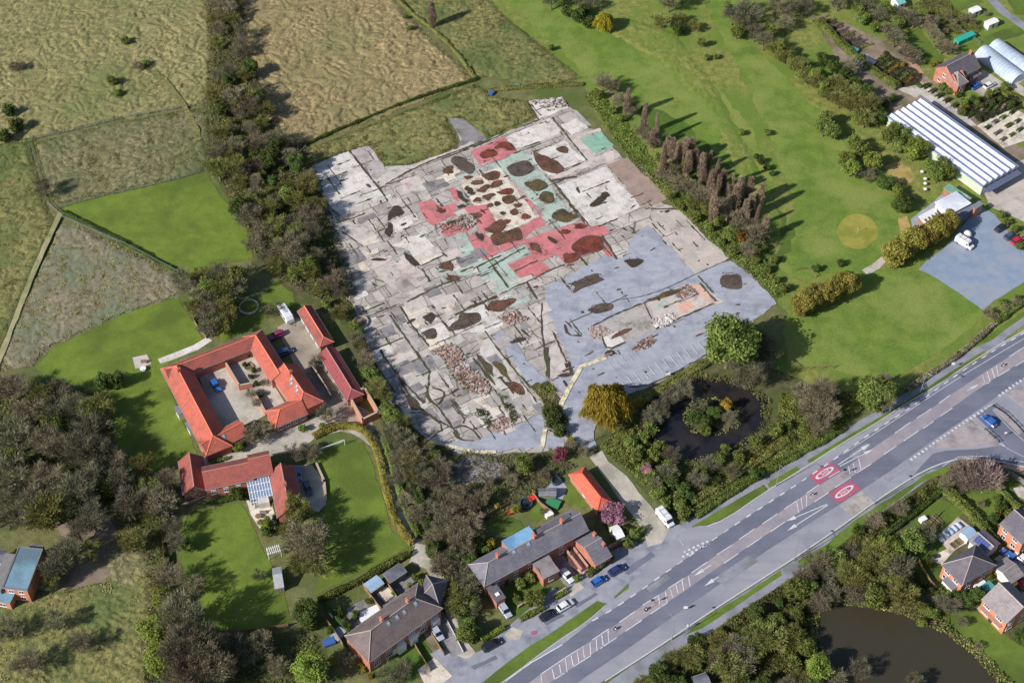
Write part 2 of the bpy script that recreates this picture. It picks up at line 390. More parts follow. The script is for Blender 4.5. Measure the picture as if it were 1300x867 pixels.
def concrete():
    N = NT('cracked_concrete'); co = N.n('ShaderNodeNewGeometry').outputs['Position']
    mp = N.n('ShaderNodeMapping'); mp.inputs['Rotation'].default_value = (0, 0, -A_SITE)
    nv = N.n('ShaderNodeTexNoise'); nv.inputs['Scale'].default_value = .5; nv.inputs['Detail'].default_value = 4; N.l(co, nv.inputs['Vector'])
    va = N.n('ShaderNodeVectorMath', operation='MULTIPLY_ADD'); N.l(nv.outputs['Color'], va.inputs[0]); va.inputs[1].default_value = (.9, .9, 0); N.l(co, va.inputs[2])
    N.l(va.outputs[0], mp.inputs['Vector'])
    br = N.n('ShaderNodeTexBrick'); N.l(mp.outputs[0], br.inputs['Vector']); br.inputs['Scale'].default_value = 1; br.offset = .37; br.squash = 1.4; br.squash_frequency = 3
    br.inputs['Brick Width'].default_value = 6.4; br.inputs['Row Height'].default_value = 4.1; br.inputs['Mortar Size'].default_value = .13; br.inputs['Mortar Smooth'].default_value = .5
    br.inputs['Color1'].default_value = S(188, 180, 173); br.inputs['Color2'].default_value = S(158, 150, 145); br.inputs['Mortar'].default_value = S(84, 76, 70)
    # finer cracks
    vo = N.n('ShaderNodeTexVoronoi', feature='DISTANCE_TO_EDGE'); vo.inputs['Scale'].default_value = .16; N.l(va.outputs[0], vo.inputs['Vector'])
    ck = N.ramp(vo.outputs['Distance'], [(.0, BW(0)), (.018, BW(1))])
    col = N.mix(ck, S(88, 78, 72), br.outputs['Color'])
    bl = N.ramp(N.noise(co, .13, 6, .7), [(.36, BW(.66)), (.62, BW(1.08))]); col = N.mix(1, col, bl, 'MULTIPLY')
    st = N.ramp(N.noise(co, .9, 6, .75), [(.62, BW(0)), (.74, BW(.7))]); col = N.mix(st, col, S(112, 98, 92))
    wt = N.ramp(N.noise(co, .22, 5, .7), [(.55, BW(0)), (.7, BW(.6))]); col = N.mix(wt, col, S(204, 200, 202))
    N.l(col, N.b.inputs['Base Color']); N.b.inputs['Roughness'].default_value = .9
    return N.m
m_conc = concrete()
def slab(name, a, b, c, **k):
    """weathered floor: hairline joints of the site grid, blotches of wear, rust and weed stains"""
    N = NT(name); co = N.n('ShaderNodeNewGeometry').outputs['Position']
    nv = N.n('ShaderNodeTexNoise'); nv.inputs['Scale'].default_value = .7; nv.inputs['Detail'].default_value = 4; N.l(co, nv.inputs['Vector'])
    va = N.n('ShaderNodeVectorMath', operation='MULTIPLY_ADD'); N.l(nv.outputs['Color'], va.inputs[0]); va.inputs[1].default_value = (.8, .8, 0); N.l(co, va.inputs[2])
    mp = N.n('ShaderNodeMapping'); mp.inputs['Rotation'].default_value = (0, 0, -A_SITE); N.l(va.outputs[0], mp.inputs['Vector'])
    br = N.n('ShaderNodeTexBrick'); N.l(mp.outputs[0], br.inputs['Vector']); br.inputs['Scale'].default_value = 1; br.offset = .3; br.squash = 1.3; br.squash_frequency = 2
    br.inputs['Brick Width'].default_value = 4.6; br.inputs['Row Height'].default_value = 3.3; br.inputs['Mortar Size'].default_value = .04; br.inputs['Mortar Smooth'].default_value = .8
    br.inputs['Color1'].default_value = BW(1.06); br.inputs['Color2'].default_value = BW(.9); br.inputs['Mortar'].default_value = BW(.55)
    col = N.ramp(N.noise(co, .55, 6, .7, .8), [(.32, a), (.68, b)])
    col = N.mix(N.ramp(N.noise(co, .3, 5, .7), [(.5, BW(0)), (.66, BW(1))]), col, c)
    col = N.mix(1, col, br.outputs['Color'], 'MULTIPLY')
    col = N.mix(N.ramp(N.noise(co, 1.1, 6, .75), [(.63, BW(0)), (.72, BW(.75))]), col, S(104, 88, 80))
    col = N.mix(N.ramp(N.noise(co, .16, 6, .75), [(.54, BW(0)), (.68, BW(.6))]), col, S(96, 92, 84))
    N.l(N.mix(1, col, N.ramp(N.noise(co, 5, 4, .7), [(.25, BW(.84)), (.75, BW(1.16))]), 'MULTIPLY'), N.b.inputs['Base Color']); N.b.inputs['Roughness'].default_value = .88
    return N.m
m_s = dict(
    white=slab('white_concrete', S(196, 191, 187), S(216, 211, 207), S(166, 156, 148)),
    light=slab('light_concrete', S(182, 175, 169), S(200, 193, 188), S(154, 142, 134)),
    grey=slab('grey_concrete', S(158, 153, 150), S(176, 171, 168), S(134, 124, 116)),
    dark=slab('stained_shaded_concrete', S(122, 119, 122), S(146, 142, 144), S(98, 94, 96)),
    pale=slab('pinkish_concrete', S(186, 174, 170), S(204, 192, 186), S(160, 144, 138)),
    pink=slab('pink_floor_paint', S(186, 104, 110), S(202, 126, 130), S(150, 102, 98)),
    mint=slab('mint_floor_paint', S(156, 174, 164), S(176, 190, 180), S(142, 142, 132)),
    teal=slab('green_floor_paint', S(122, 164, 144), S(142, 182, 162), S(128, 146, 132)),
    cream=slab('cream_floor', S(202, 192, 178), S(220, 210, 196), S(170, 150, 138)),
    beige=slab('beige_concrete', S(178, 168, 162), S(190, 180, 172), S(166, 160, 158)),
    brown=slab('brown_tarmac', S(146, 126, 118), S(160, 138, 128), S(140, 128, 120)),
    blue=m_blue)
m_soil = dict(
    brown=mat('brown_soil', S(98, 68, 58), S(122, 86, 70), S(84, 64, 56), s=.8, big=.4, bump=.1),
    olive=mat('mossy_soil', S(88, 80, 56), S(110, 96, 60), S(74, 68, 58), s=.8, big=.4, bump=.1),
    red=mat('red_brown_soil', S(118, 60, 52), S(136, 74, 58), S(96, 52, 50), s=.8, big=.4),
    dark=mat('dark_debris', S(58, 50, 48), S(80, 70, 66), S(68, 62, 54), s=1.2, big=.4, bump=.15),
    grey=mat('grey_brown_soil', S(84, 76, 70), S(104, 94, 86), S(70, 62, 60), s=.8, big=.4))

# ------------------------------------------------------------------ the ground, fields and lawns
o = MB().sheet([(-3000, -1500), (3000, -1500), (3000, 4000), (-3000, 4000)], -.07).build('ground', m_ground); tag(o, kind='structure')
relief('rough_field', [(-40, -60), (262, -60), (268, 40), (272, 95), (262, 135), (246, 134), (150, 152), (40, 176), (-40, 190)], m_tan, step=.4, amp=0.60, wl=1.85, seed=3)
relief('rough_field', [(44, 181), (150, 156), (245, 138), (262, 140), (268, 215), (170, 238), (82, 258), (66, 258)], m_greyf, step=.4, amp=0.48, wl=1.64, seed=13)
relief('rough_field', [(-40, 180), (36, 180), (58, 262), (72, 284), (-8, 462), (-40, 470)], m_greenf, step=.4, amp=0.48, wl=1.43, seed=23)
relief('rough_field', [(78, 286), (100, 286), (232, 352), (222, 376), (160, 396), (62, 440), (40, 466), (0, 470), (6, 440)], m_brownf, step=.4, amp=0.36, wl=1.71, seed=33)
relief('rough_field', [(306, -60), (470, -60), (515, 18), (604, 102), (480, 150), (384, 186), (350, 168), (330, 120), (312, 60)], m_tan2, step=.4, amp=0.64, wl=2.14, seed=43)
relief('rough_field', [(386, 192), (480, 155), (604, 107), (628, 124), (668, 128), (680, 148), (620, 176), (588, 152), (566, 150), (584, 188), (520, 210), (488, 212), (470, 184), (420, 200), (392, 208)], m_greenf, step=.45, amp=0.48, wl=1.21, seed=53)
relief('rough_field', [(480, -60), (560, -60), (640, 20), (690, 60), (738, 100), (700, 108), (640, 102), (606, 98), (525, 18)], m_greenf, step=.4, amp=0.40, wl=1.43, seed=63)
sheet('golf_course_grass', [(540, -80), (1340, -80), (1340, 420), (1060, 520), (985, 470), (1000, 400), (940, 320), (850, 250), (760, 150), (740, 108), (690, 60), (620, 10)], m_gold, -3, .8, seed=4)
sheet('fairway', [(600, -40), (700, -40), (760, 20), (815, 70), (900, 100), (960, 170), (985, 240), (960, 268), (880, 190), (800, 120), (756, 106), (690, 45)], m_fair, -2, 1.2, seed=5)
sheet('fairway', [(870, -40), (920, -40), (960, 60), (1010, 110), (1060, 165), (1100, 220), (1150, 265), (1130, 320), (1090, 350), (1010, 352), (985, 335), (1010, 262), (985, 190), (935, 80)], m_fair, -2, 1.0, seed=6)
sheet('shaded_rough', [(800, 130), (862, 150), (930, 215), (985, 260), (1010, 300), (985, 350), (940, 300), (870, 220)], m_gdark, -1, 1.2, seed=7)  # darker green puts the poplars' long shadows into the grass colour
relief('rough_grass', [(784, 16), (860, 44), (908, 112), (956, 196), (996, 290), (982, 334), (948, 244), (898, 138), (838, 78), (776, 44)], m_gold, step=.4, amp=0.25, wl=1.3, seed=93)
sheet('putting_green', [tuple(p) for p in [(1063 + 25.5 + 25.5 * math.cos(t / 12 * math.pi), 294 + 22.5 * math.sin(t / 12 * math.pi)) for t in range(24)]], m_green, 0, .3, seed=8)
sheet('sand_hollow', [(1124, 212), (1138, 206), (1156, 214), (1163, 226), (1156, 234), (1140, 232), (1126, 222)], m_sand, 0, .5, seed=8)
sheet('lawn', [(1000, 460), (996, 420), (1008, 402), (1060, 378), (1080, 350), (1140, 338), (1175, 346), (1252, 394), (1240, 412), (1175, 456), (1130, 486), (1060, 470), (1010, 470)], m_fair, 0, .4, seed=9)
sheet('paddock_lawn', [(78, 262), (140, 247), (262, 219), (282, 250), (312, 290), (320, 330), (268, 338), (235, 352), (150, 304)], m_lawn2, -1, .4, seed=10)
sheet('lawn', [(44, 466), (70, 440), (160, 398), (226, 378), (252, 420), (262, 436), (206, 466), (225, 520), (250, 575), (232, 584), (190, 600), (150, 590), (138, 500), (60, 480)], m_lawn2, -1, .4, seed=11)
sheet('lawn', [(278, 420), (310, 400), (350, 356), (370, 372), (378, 392), (352, 392), (330, 414), (280, 434)], m_lawn2, -1, .4, seed=12)
sheet('lawn', [(232, 662), (244, 648), (306, 638), (318, 660), (330, 688), (342, 712), (360, 752), (372, 790), (330, 800), (252, 806), (240, 760), (226, 700)], m_lawn2, -1, .3, seed=13)
sheet('lawn', [(406, 572), (430, 556), (460, 562), (474, 590), (486, 632), (498, 674), (524, 690), (470, 722), (398, 756), (414, 700), (410, 640), (400, 600)], m_lawn2, -1, .3, seed=14)
sheet('woodland_floor', [(240, -60), (306, -60), (316, 60), (345, 140), (392, 190), (425, 280), (456, 372), (440, 402), (370, 384), (350, 352), (318, 335), (312, 290), (268, 216), (256, 130), (268, 60)], m_litter, -2, 1.0, seed=15)
sheet('woodland_floor', [(430, 396), (456, 372), (476, 420), (500, 500), (545, 558), (590, 578), (700, 575), (730, 590), (690, 620), (620, 660), (590, 700), (600, 760), (606, 812), (588, 800), (556, 690), (528, 660), (505, 610), (480, 520), (440, 440)], m_litter, -2, .8, seed=16)
sheet('woodland_floor', [(-40, 470), (60, 478), (140, 500), (150, 600), (230, 620), (232, 700), (250, 810), (400, 800), (440, 880), (180, 900), (190, 740), (100, 640), (-40, 660)], m_litter, -3, 1.0, seed=17)
relief('rough_grass', [(-40, 762), (60, 752), (130, 740), (188, 700), (196, 760), (186, 880), (-40, 900)], m_greenf, step=.4, amp=0.55, wl=1.07, seed=73)
sheet('bare_earth', [(60, 640), (120, 620), (150, 680), (188, 700), (130, 740), (60, 752), (46, 748), (60, 730), (76, 690)], m_mud, -2, 1.0, seed=18)
relief('rough_grass', [(130, 690), (170, 690), (196, 712), (190, 748), (140, 744)], m_greyf, step=.4, amp=0.55, wl=1.00, seed=83)
sheet('scrub_bank', [(745, 575), (790, 520), (850, 480), (910, 450), (985, 470), (1060, 500), (1060, 556), (980, 600), (880, 660), (850, 655), (770, 575)], m_litter, -2, .8, seed=19)
sheet('pond_water', [(808, 546), (820, 508), (850, 486), (890, 478), (940, 486), (972, 510), (970, 545), (930, 575), (880, 588), (845, 580), (826, 560)], m_water2, -1, .8, seed=20)
sheet('island', [(872, 534), (884, 516), (904, 520), (926, 516), (936, 532), (922, 546), (900, 540), (884, 550)], m_litter, 0, .6, seed=21)
sheet('pond_bank', [(985, 740), (1060, 690), (1110, 650), (1190, 600), (1310, 580), (1340, 900), (860, 900), (880, 850)], m_litter, -3, .5, seed=22)
sheet('pond_water', [(1036, 764), (1060, 764), (1110, 768), (1150, 778), (1200, 800), (1240, 830), (1285, 880), (1040, 900), (1044, 840), (1030, 800)], m_water, -1, .6, seed=23)
sheet('lawn', [(1196, 778), (1210, 770), (1240, 778), (1284, 810), (1320, 830), (1330, 900), (1290, 880), (1245, 826), (1205, 798)], m_lawn, 0, .4, seed=24)
sheet('lawn', [(1136, 690), (1160, 660), (1186, 632), (1205, 636), (1222, 650), (1206, 674), (1198, 700), (1190, 716), (1196, 742), (1188, 756), (1160, 730), (1144, 712)], m_lawn, 0, .3, seed=25)
sheet('lawn', [(1222, 620), (1244, 612), (1262, 618), (1272, 640), (1266, 658), (1256, 662), (1234, 640)], m_lawn, 0, .3, seed=26)
sheet('lawn', [(1270, 612), (1284, 600), (1320, 616), (1320, 640), (1296, 636)], m_lawn, 0, .3, seed=27)
sheet('nursery_ground', [(1030, 20), (1075, 30), (1140, 60), (1200, 120), (1300, 190), (1340, 220), (1340, 300), (1262, 262), (1120, 130), (1060, 70)], m_mud, -1, .6, seed=28)
sheet('yard_concrete', [(1244, 234), (1290, 206), (1340, 190), (1340, 330), (1300, 282), (1256, 262)], m_s['beige'], 0, .3, seed=29)
sheet('garden_lawn', [(1150, 42), (1168, 36), (1184, 60), (1200, 72), (1196, 84), (1168, 80), (1152, 62)], m_lawn, 0, .5, seed=30)
sheet('allotment_grass', [(1196, -20), (1250, -20), (1244, 4), (1216, 16), (1202, 6)], m_lawn, 0, .4, seed=31)
sheet('allotment_grass', [(1216, 62), (1256, 44), (1300, 28), (1300, 44), (1268, 52), (1236, 64), (1224, 70)], m_lawn, 0, .4, seed=32)
sheet('allotment_grass', [(1265, -20), (1320, -20), (1320, 24), (1290, 18)], m_lawn, 0, .4, seed=33)
sheet('verge', [(605, 872), (640, 844), (672, 820), (700, 803), (730, 782), (758, 763), (770, 766), (742, 790), (700, 818), (660, 848), (630, 872)], m_lawn, 4, .12)
sheet('verge', [(780, 757), (797, 741), (798, 746), (789, 753), (779, 760)], m_lawn, 4, .1)
sheet('verge', [(880, 667), (920, 634), (966, 616), (974, 622), (950, 640), (920, 656), (898, 667)], m_lawn, 4, .12)
sheet('verge', [(974, 614), (1008, 590), (1016, 596), (985, 616), (976, 619)], m_lawn, 4, .1)
sheet('verge', [(1024, 580), (1060, 560), (1110, 530), (1148, 506), (1210, 470), (1252, 446), (1250, 452), (1208, 478), (1150, 514), (1100, 546), (1066, 566), (1026, 588)], m_lawn, 4, .12)
sheet('verge', [(1242, 442), (1300, 404), (1330, 390), (1330, 376), (1290, 402), (1240, 436)], m_lawn, 4, .1)
sheet('verge', [(1012, 712), (1050, 690), (1088, 658), (1130, 632), (1176, 602), (1210, 588), (1206, 598), (1170, 612), (1110, 656), (1070, 690), (1020, 722)], m_lawn, 5, .15)
sheet('verge', [(900, 780), (946, 754), (990, 724), (992, 730), (930, 772), (890, 798), (868, 806)], m_lawn, 5, .12)

# ------------------------------------------------------------------ roads
UPK = [(560, 920), (600, 892), (640, 863), (690, 834), (740, 803), (780, 772), (800, 757)]
sheet('main_road', [(560, 920), (640, 863), (690, 834), (740, 803), (776, 775), (786, 764), (800, 740), (840, 700), (868, 672), (920, 660), (974, 622), (1016, 596), (1072, 560), (1110, 538), (1149, 512), (1189, 489), (1245, 451), (1298, 420), (1360, 384),
      (1360, 500), (1340, 600), (1250, 581), (1217, 581), (1187, 590), (1160, 604), (1113, 634), (1078, 660), (1040, 686), (1006, 709), (970, 732), (898, 778), (848, 812), (798, 844), (768, 862), (700, 920)], m_road2, 1)
sheet('service_road', [(520, 900), (542, 858), (600, 830), (640, 812), (676, 780), (700, 760), (745, 730), (790, 706), (815, 688), (846, 664), (880, 668), (868, 675), (830, 712), (798, 740), (780, 757), (770, 766), (758, 763), (700, 803), (640, 844), (600, 880)], m_road3, 2)
sheet('service_road', [(636, 850), (700, 806), (758, 765), (800, 728), (836, 696), (806, 760), (770, 788), (700, 832), (646, 862)], m_road3, 0)
def lane(name, up, lo, m, lay): return sheet(name, up + lo[::-1], m, lay)
DASH = [(642, 864), (674, 841), (714, 818), (752, 788), (780, 772), (815, 748), (850, 723), (898, 690), (936, 664), (970, 642), (1010, 616), (1052, 588), (1090, 561), (1110, 547), (1161.5, 514), (1213, 477), (1254, 449.5), (1298, 424), (1350, 394)]
TOPC = [(640, 888), (686, 856), (720, 833), (752, 812), (786, 790), (816, 768), (848, 747), (878, 727), (910, 704), (938, 685), (968, 665), (996, 646), (1024, 626), (1066, 600), (1100, 574), (1130, 554), (1156, 536), (1182, 519), (1206, 502), (1240, 479), (1281, 453), (1350, 410)]
LOWC = [(660, 892), (704, 862), (728, 846), (762, 823), (794, 801), (826, 779), (870, 749), (919, 715), (948, 695), (978, 675), (998, 661), (1034, 637), (1066, 615), (1106, 589), (1141, 564), (1169, 545.5), (1193, 529), (1230, 502), (1266, 478), (1291, 463), (1350, 425)]
LOWD = [(700, 890), (746, 857), (800, 821), (856, 781), (898, 752), (930, 730), (970, 701), (1034, 660), (1066, 640), (1093, 622), (1130, 598), (1156, 579), (1180, 562), (1235, 525), (1272, 499), (1298, 482), (1350, 448)]
lane('traffic_lane', DASH, TOPC, m_road, 3); lane('central_strip', TOPC, LOWC, m_hatch, 3); lane('traffic_lane', LOWC, LOWD, m_road, 3)
# the side road bends round the two traffic islands
sheet('side_road', [(1196, 596), (1217, 583), (1250, 583), (1340, 600), (1340, 530), (1310, 555), (1268, 520), (1262, 512), (1238, 528), (1262, 550), (1270, 566), (1240, 570), (1200, 572), (1184, 576), (1160, 602), (1180, 596)], m_road, 3)
m_isl = mat('island_paving', S(150, 142, 146), S(168, 160, 162), S(128, 122, 124), s=.6, big=.2)
def raised(name, pts, m, h=.13, world=False):
    P = pts if world else PX(pts); return tag(MB().prism(P, -.02, h).build(name, m), kind='structure')
raised('traffic_island_paving', [(1231, 533), (1183, 566), (1186, 569), (1245, 566), (1266, 565), (1269, 562), (1250, 546)], m_isl)
raised('traffic_island_paving', [(1261, 519), (1268, 519), (1290, 536), (1299, 549), (1294, 552), (1276, 534)], m_isl)
raised('traffic_island_paving', [(1278, 500), (1300, 488), (1330, 470), (1330, 530), (1300, 518)], m_isl)
m_kerb = flat('kerb_stone', S(186, 186, 190), rough=.9)
def kerb(path, wd=.22, h=.12):
    tag(MB().prism(ribbon(smooth(PX(path), 1), wd, True), -.02, h).build('kerb', m_kerb), kind='structure')
kerb([(768, 864), (798, 845), (848, 813), (898, 779), (970, 733), (1006, 710), (1040, 687), (1078, 661), (1113, 635), (1160, 605), (1187, 591), (1217, 582), (1250, 582), (1340, 601)], .3)
kerb([(898, 668), (920, 660), (974, 623), (1016, 597), (1072, 561), (1110, 539), (1149, 513), (1189, 490), (1245, 452), (1298, 421), (1350, 391)])
kerb([(632, 870), (661, 849), (701, 819), (743, 791), (769, 768)], .16)
sheet('footpath', ribbon(smooth(PX([(868, 668), (876, 664), (910, 644), (940, 626), (975, 607), (1010, 588), (1056, 560), (1100, 534), (1149, 505), (1208, 466), (1245, 442), (1263, 436), (1281, 420), (1330, 388)])), 1.9, True), m_path, 5, world=True)
sheet('footpath', [(1008, 588), (1030, 572), (1036, 582), (1016, 597)], m_path, 3); sheet('footpath', [(966, 610), (974, 606), (982, 618), (976, 622)], m_path, 3)
sheet('footpath', [(1250, 444), (1272, 428), (1276, 434), (1254, 450)], m_path, 3)
sheet('footpath', [(772, 866), (800, 846), (850, 814), (900, 780), (972, 734), (1008, 711), (1042, 688), (1080, 662), (1115, 636), (1162, 606), (1190, 592), (1196, 598), (1168, 616), (1120, 650), (1060, 696), (1010, 730), (940, 776), (880, 818), (800, 872)], m_path, 2)
sheet('pavement', [(640, 812), (676, 781), (700, 762), (716, 750), (702, 746), (690, 758), (660, 782), (640, 800), (626, 812)], m_path, 3)
sheet('driveway', [(640, 806), (650, 796), (664, 800), (660, 812), (646, 812)], m_pale, 4); sheet('driveway', [(722, 752), (733, 736), (742, 746), (724, 758)], m_pale, 4)
sheet('pavement', [(720, 748), (740, 738), (790, 708), (810, 690), (806, 684), (776, 700), (750, 722), (726, 740)], m_path, 3)
sheet('lane_track', [(528, 690), (546, 692), (552, 706), (566, 736), (576, 776), (586, 806), (604, 828), (590, 840), (566, 838), (578, 816), (568, 784), (556, 748), (540, 722), (520, 714)], m_pale, 3, .15)
sheet('driveway', [(530, 850), (552, 834), (574, 858), (556, 872), (540, 870)], m_s['cream'], 5); sheet('driveway', [(546, 830), (560, 822), (590, 836), (610, 832), (600, 862), (575, 860)], m_road3, 3)
sheet('entrance_road', [(748, 580), (764, 572), (772, 586), (796, 604), (812, 626), (832, 650), (854, 664), (840, 690), (822, 694), (818, 676), (800, 650), (778, 622), (762, 598)], m_pale, 3, .2)
sheet('site_forecourt', [(560, 590), (600, 580), (640, 590), (648, 604), (610, 616), (575, 618)], m_s['dark'], 0, 1.2, seed=40)  # dark slab tone takes in the shadow lying on this ground

# ------------------------------------------------------------------ painted markings
ZT = .074
mk = MB()
def along(path):
    P = PX(path); return P
def dashes(mb, path, on, off, wd, start=0, z=ZT):
    P = smooth(PX(path), 1); acc = start; cur = None; segs = []; on_now = True; rem = on; line = [P[0]]
    for a, b in zip(P, P[1:]):
        L = (b - a).length; t = 0
        while L - t > rem:
            t += rem; p = a.lerp(b, t / L)
            if on_now: line.append(p); segs.append(line)
            line = [p]; on_now = not on_now; rem = on if on_now else off
        rem -= L - t
        if on_now: line.append(b)
    if on_now and len(line) > 1: segs.append(line)
    for sgm in segs:
        if len(sgm) > 1: mb.sheet(ribbon(sgm, wd, True), z)
def pline(mb, path, wd, z=ZT): mb.sheet(ribbon(PX(path), wd, True), z)
dashes(mk, DASH[3:], 1.6, 1.9, .3); pline(mk, DASH[:3], .25)
dashes(mk, [(1070, 577), (1150, 524), (1213, 482), (1300, 430)], 60, .1, .14)
for a, b in [((686, 856), (720, 833)), ((720, 833), (741, 820)), ((752, 812), (773, 798)), ((786, 790), (806, 776)), ((816, 768), (837, 755)), ((848, 747), (868, 734)), ((878, 727), (898, 713)), ((910, 704), (929, 692)), ((938, 685), (958, 671)), ((968, 665), (987, 652)), ((996, 646), (1014, 634)), ((1024, 626), (1040, 615)), ((1052, 606), (1066, 598)),
             ((1136, 550), (1156, 536)), ((1164, 531), (1182, 519)), ((1192, 512), (1206, 502)), ((1281, 453), (1300, 441)),
             ((704, 862), (717, 854)), ((728, 846), (750, 832)), ((762, 823), (783, 809)), ((794, 801), (815, 787)), ((826, 779), (847, 765)), ((919, 715), (938, 702)), ((948, 695), (967, 682)), ((978, 675), (997, 662)), ((1034, 637), (1052, 625)), ((1060, 619), (1080, 606)), ((1088, 600), (1106, 589)), ((1122, 577), (1138, 566)), ((1147, 560), (1166, 547)), ((1172, 544), (1185, 535)), ((1193, 529), (1209, 518)), ((1266, 478), (1282, 469)), ((1289, 465), (1310, 452))]:
    pline(mk, [a, b], .2)
def hatch(ts):
    for (a, b) in ts: pline(mk, [a, b], .22)
hatch([((687, 857), (688, 866)), ((701, 849), (704, 862)), ((710, 843), (713, 858)), ((718, 836), (720, 853)), ((725, 832), (728, 846)), ((733, 827), (735, 841)), ((740, 822), (742, 835)), ((749, 816), (750, 831)), ((757, 811), (758, 826)), ((764, 806), (766, 821)), ((772, 800), (773, 815)),
       ((836, 757), (838, 769)), ((845, 751), (847, 765)), ((851, 748), (854, 758)), ((858, 742), (861, 753)), ((866, 737), (868, 750)), ((874, 731), (876, 744)),
       ((1011, 635), (1014, 651)), ((1017, 632), (1019, 646)), ((1024, 628), (1024, 642)), ((1077, 592), (1079, 601)), ((1083, 588), (1086, 600)), ((1090, 582), (1093, 596)),
       ((1247, 476), (1251, 488)), ((1253, 472), (1257, 485)), ((1259, 468), (1263, 480)), ((1265, 464), (1267, 476)), ((1247, 488), (1256, 486))])
dashes(mk, [(868, 701), (880, 695), (899, 687)], .6, .6, .5); dashes(mk, [(866, 707), (882, 699), (900, 690)], .6, .6, .5)
dashes(mk, [(1156, 584), (1180, 567), (1228, 534), (1252, 518)], .6, .7, .7); dashes(mk, [(1268, 503), (1284, 491), (1300, 481)], .6, .7, .7)
pline(mk, [(1252, 518), (1262, 512)], .25); pline(mk, [(1232, 532), (1264, 556), (1280, 570), (1300, 580)], .12); pline(mk, [(1260, 520), (1280, 542), (1300, 560)], .14)
pline(mk, [(1262, 560), (1278, 568)], .25); pline(mk, [(1196, 592), (1217, 580), (1250, 579), (1310, 588)], .14)
pline(mk, [(862, 684), (868, 693)], .12)
tag(mk.build('road_marking_lines', m_white), kind='structure')
def arrow(tail, tip, name='road_marking_arrow', hl=2.7, hw=.95, sw=.2):
    a, b = G(*tail), G(*tip); d = (b - a); d.normalize(); n = Vector((-d.y, d.x, 0)); m = MB(); k = b - d * hl
    m.sheet([a - n * sw / 2, k - n * sw / 2, k - n * hw / 2, b, k + n * hw / 2, k + n * sw / 2, a + n * sw / 2], ZT + .004)
    tag(m.build(name, m_white), kind='structure')
for a in [((1064, 590), (1105, 563)), ((1066, 592), (1109, 570)), ((1050, 640), (997, 662)), ((1051, 641), (999, 674)), ((903, 717), (881, 731)), ((912, 732), (894, 744)), ((1228, 496), (1243, 488))]: arrow(*a)
m_txt = m_white
def roundel(corners, flip):
    P = PX(corners); tag(MB().sheet(P, ZT - .006).build('red_road_surface', m_red), kind='structure')
    c = sum(P, Vector()) / 4; d = ((P[1] - P[0]) + (P[2] - P[3])); d.z = 0; L = d.length / 2; d.normalize()
    if flip: d = -d
    n = Vector((d.y, -d.x, 0)); m = MB()
    la, lb = L * .40, L * .10; k = 28; vs = []
    for i in range(k):
        t = 2 * math.pi * i / k
        for q, w_ in ((1, 1), (.76, .68)):
            vs.append(c + d * la * q * math.cos(t) + n * lb * w_ * math.sin(t) * 1.15 + Vector((0, 0, ZT)))
    m.add(vs, [(2 * i, 2 * ((i + 1) % k), 2 * ((i + 1) % k) + 1, 2 * i + 1) for i in range(k)])
    tc = bpy.data.curves.new('speed_limit_number', 'FONT'); tc.body = '30'; tc.align_x = 'CENTER'; tc.align_y = 'CENTER'; tc.size = 1
    to = bpy.data.objects.new('speed_limit_number', tc); COL.objects.link(to); bpy.context.view_layer.update()
    me = bpy.data.meshes.new_from_object(to.evaluated_get(bpy.context.evaluated_depsgraph_get())); bpy.data.objects.remove(to)
    b = len(m.v)
    vs = [c + n * (v.co.x * lb * 1.45) + d * (v.co.y * la * 1.25) + Vector((0, 0, ZT)) for v in me.vertices]
    m.add(vs, [tuple(p.vertices) for p in me.polygons])
    tag(m.build('road_marking_roundel', m_white), kind='structure')
roundel([(1026.6, 603.6), (1054.6, 585.8), (1067, 597.2), (1039, 615.5)], False)
roundel([(1051, 628), (1079, 608.5), (1093, 620.5), (1064, 639.5)], True)
for p_ in ([(905, 735), (950, 705), (962, 712), (918, 742)], [(1120, 606), (1150, 584), (1158, 590), (1128, 612)], [(820, 746), (846, 728), (852, 733), (826, 752)], [(1078, 578), (1100, 562), (1106, 566), (1084, 583)]): sheet('asphalt_patch', p_, m_path, 4, .1)
for p_ in ([(690, 790), (712, 778), (716, 781), (694, 794)], [(730, 768), (756, 752), (759, 755), (733, 771)], [(598, 846), (628, 832), (631, 835), (602, 850)], [(792, 724), (826, 700), (832, 706), (798, 730)]): sheet('asphalt_patch', p_, m_road, 4, .25)
sheet('asphalt_patch', [(1066, 642), (1095, 623), (1110, 637), (1082, 656)], m_s['grey'], 5)

# ------------------------------------------------------------------ the cleared factory floor
ZO = {1: (380, 110, 5.9), 2: (560, 110, 5.9), 3: (720, 110, 4.815), 4: (400, 240, 5.9), 5: (580, 240, 5.9), 6: (780, 250, 5.9), 7: (420, 370, 5.9), 8: (600, 360, 5.9), 'A': (460, 470, 5), 'B': (700, 360, 5), 0: (0, 0, 1)}
def zz(k, pts): x, y, s_ = ZO[k]; return [(x + a / s_, y + b / s_) for a, b in pts]
site = [(391, 212), (444, 192), (466, 184), (475, 194), (487, 212), (520, 209), (545, 200), (586, 186), (570, 150), (583, 146), (594, 158), (617, 178), (640, 170), (682, 150), (668, 130), (714, 123), (731, 145), (745, 163), (762, 165), (780, 190), (800, 212), (842, 258), (852, 262), (875, 280), (900, 310), (926, 335), (950, 345), (985, 385), (962, 404), (904, 447), (874, 465), (846, 481), (818, 493), (796, 501), (775, 515), (752, 548), (757, 568), (745, 572), (730, 560), (722, 540), (716, 566), (690, 573), (630, 577), (600, 575), (570, 566), (547, 560), (535, 550), (508, 528), (488, 500), (470, 455), (456, 405), (436, 350), (420, 290), (412, 255)]
sheet('concrete_slab', site, m_conc, 2, .5, seed=50)
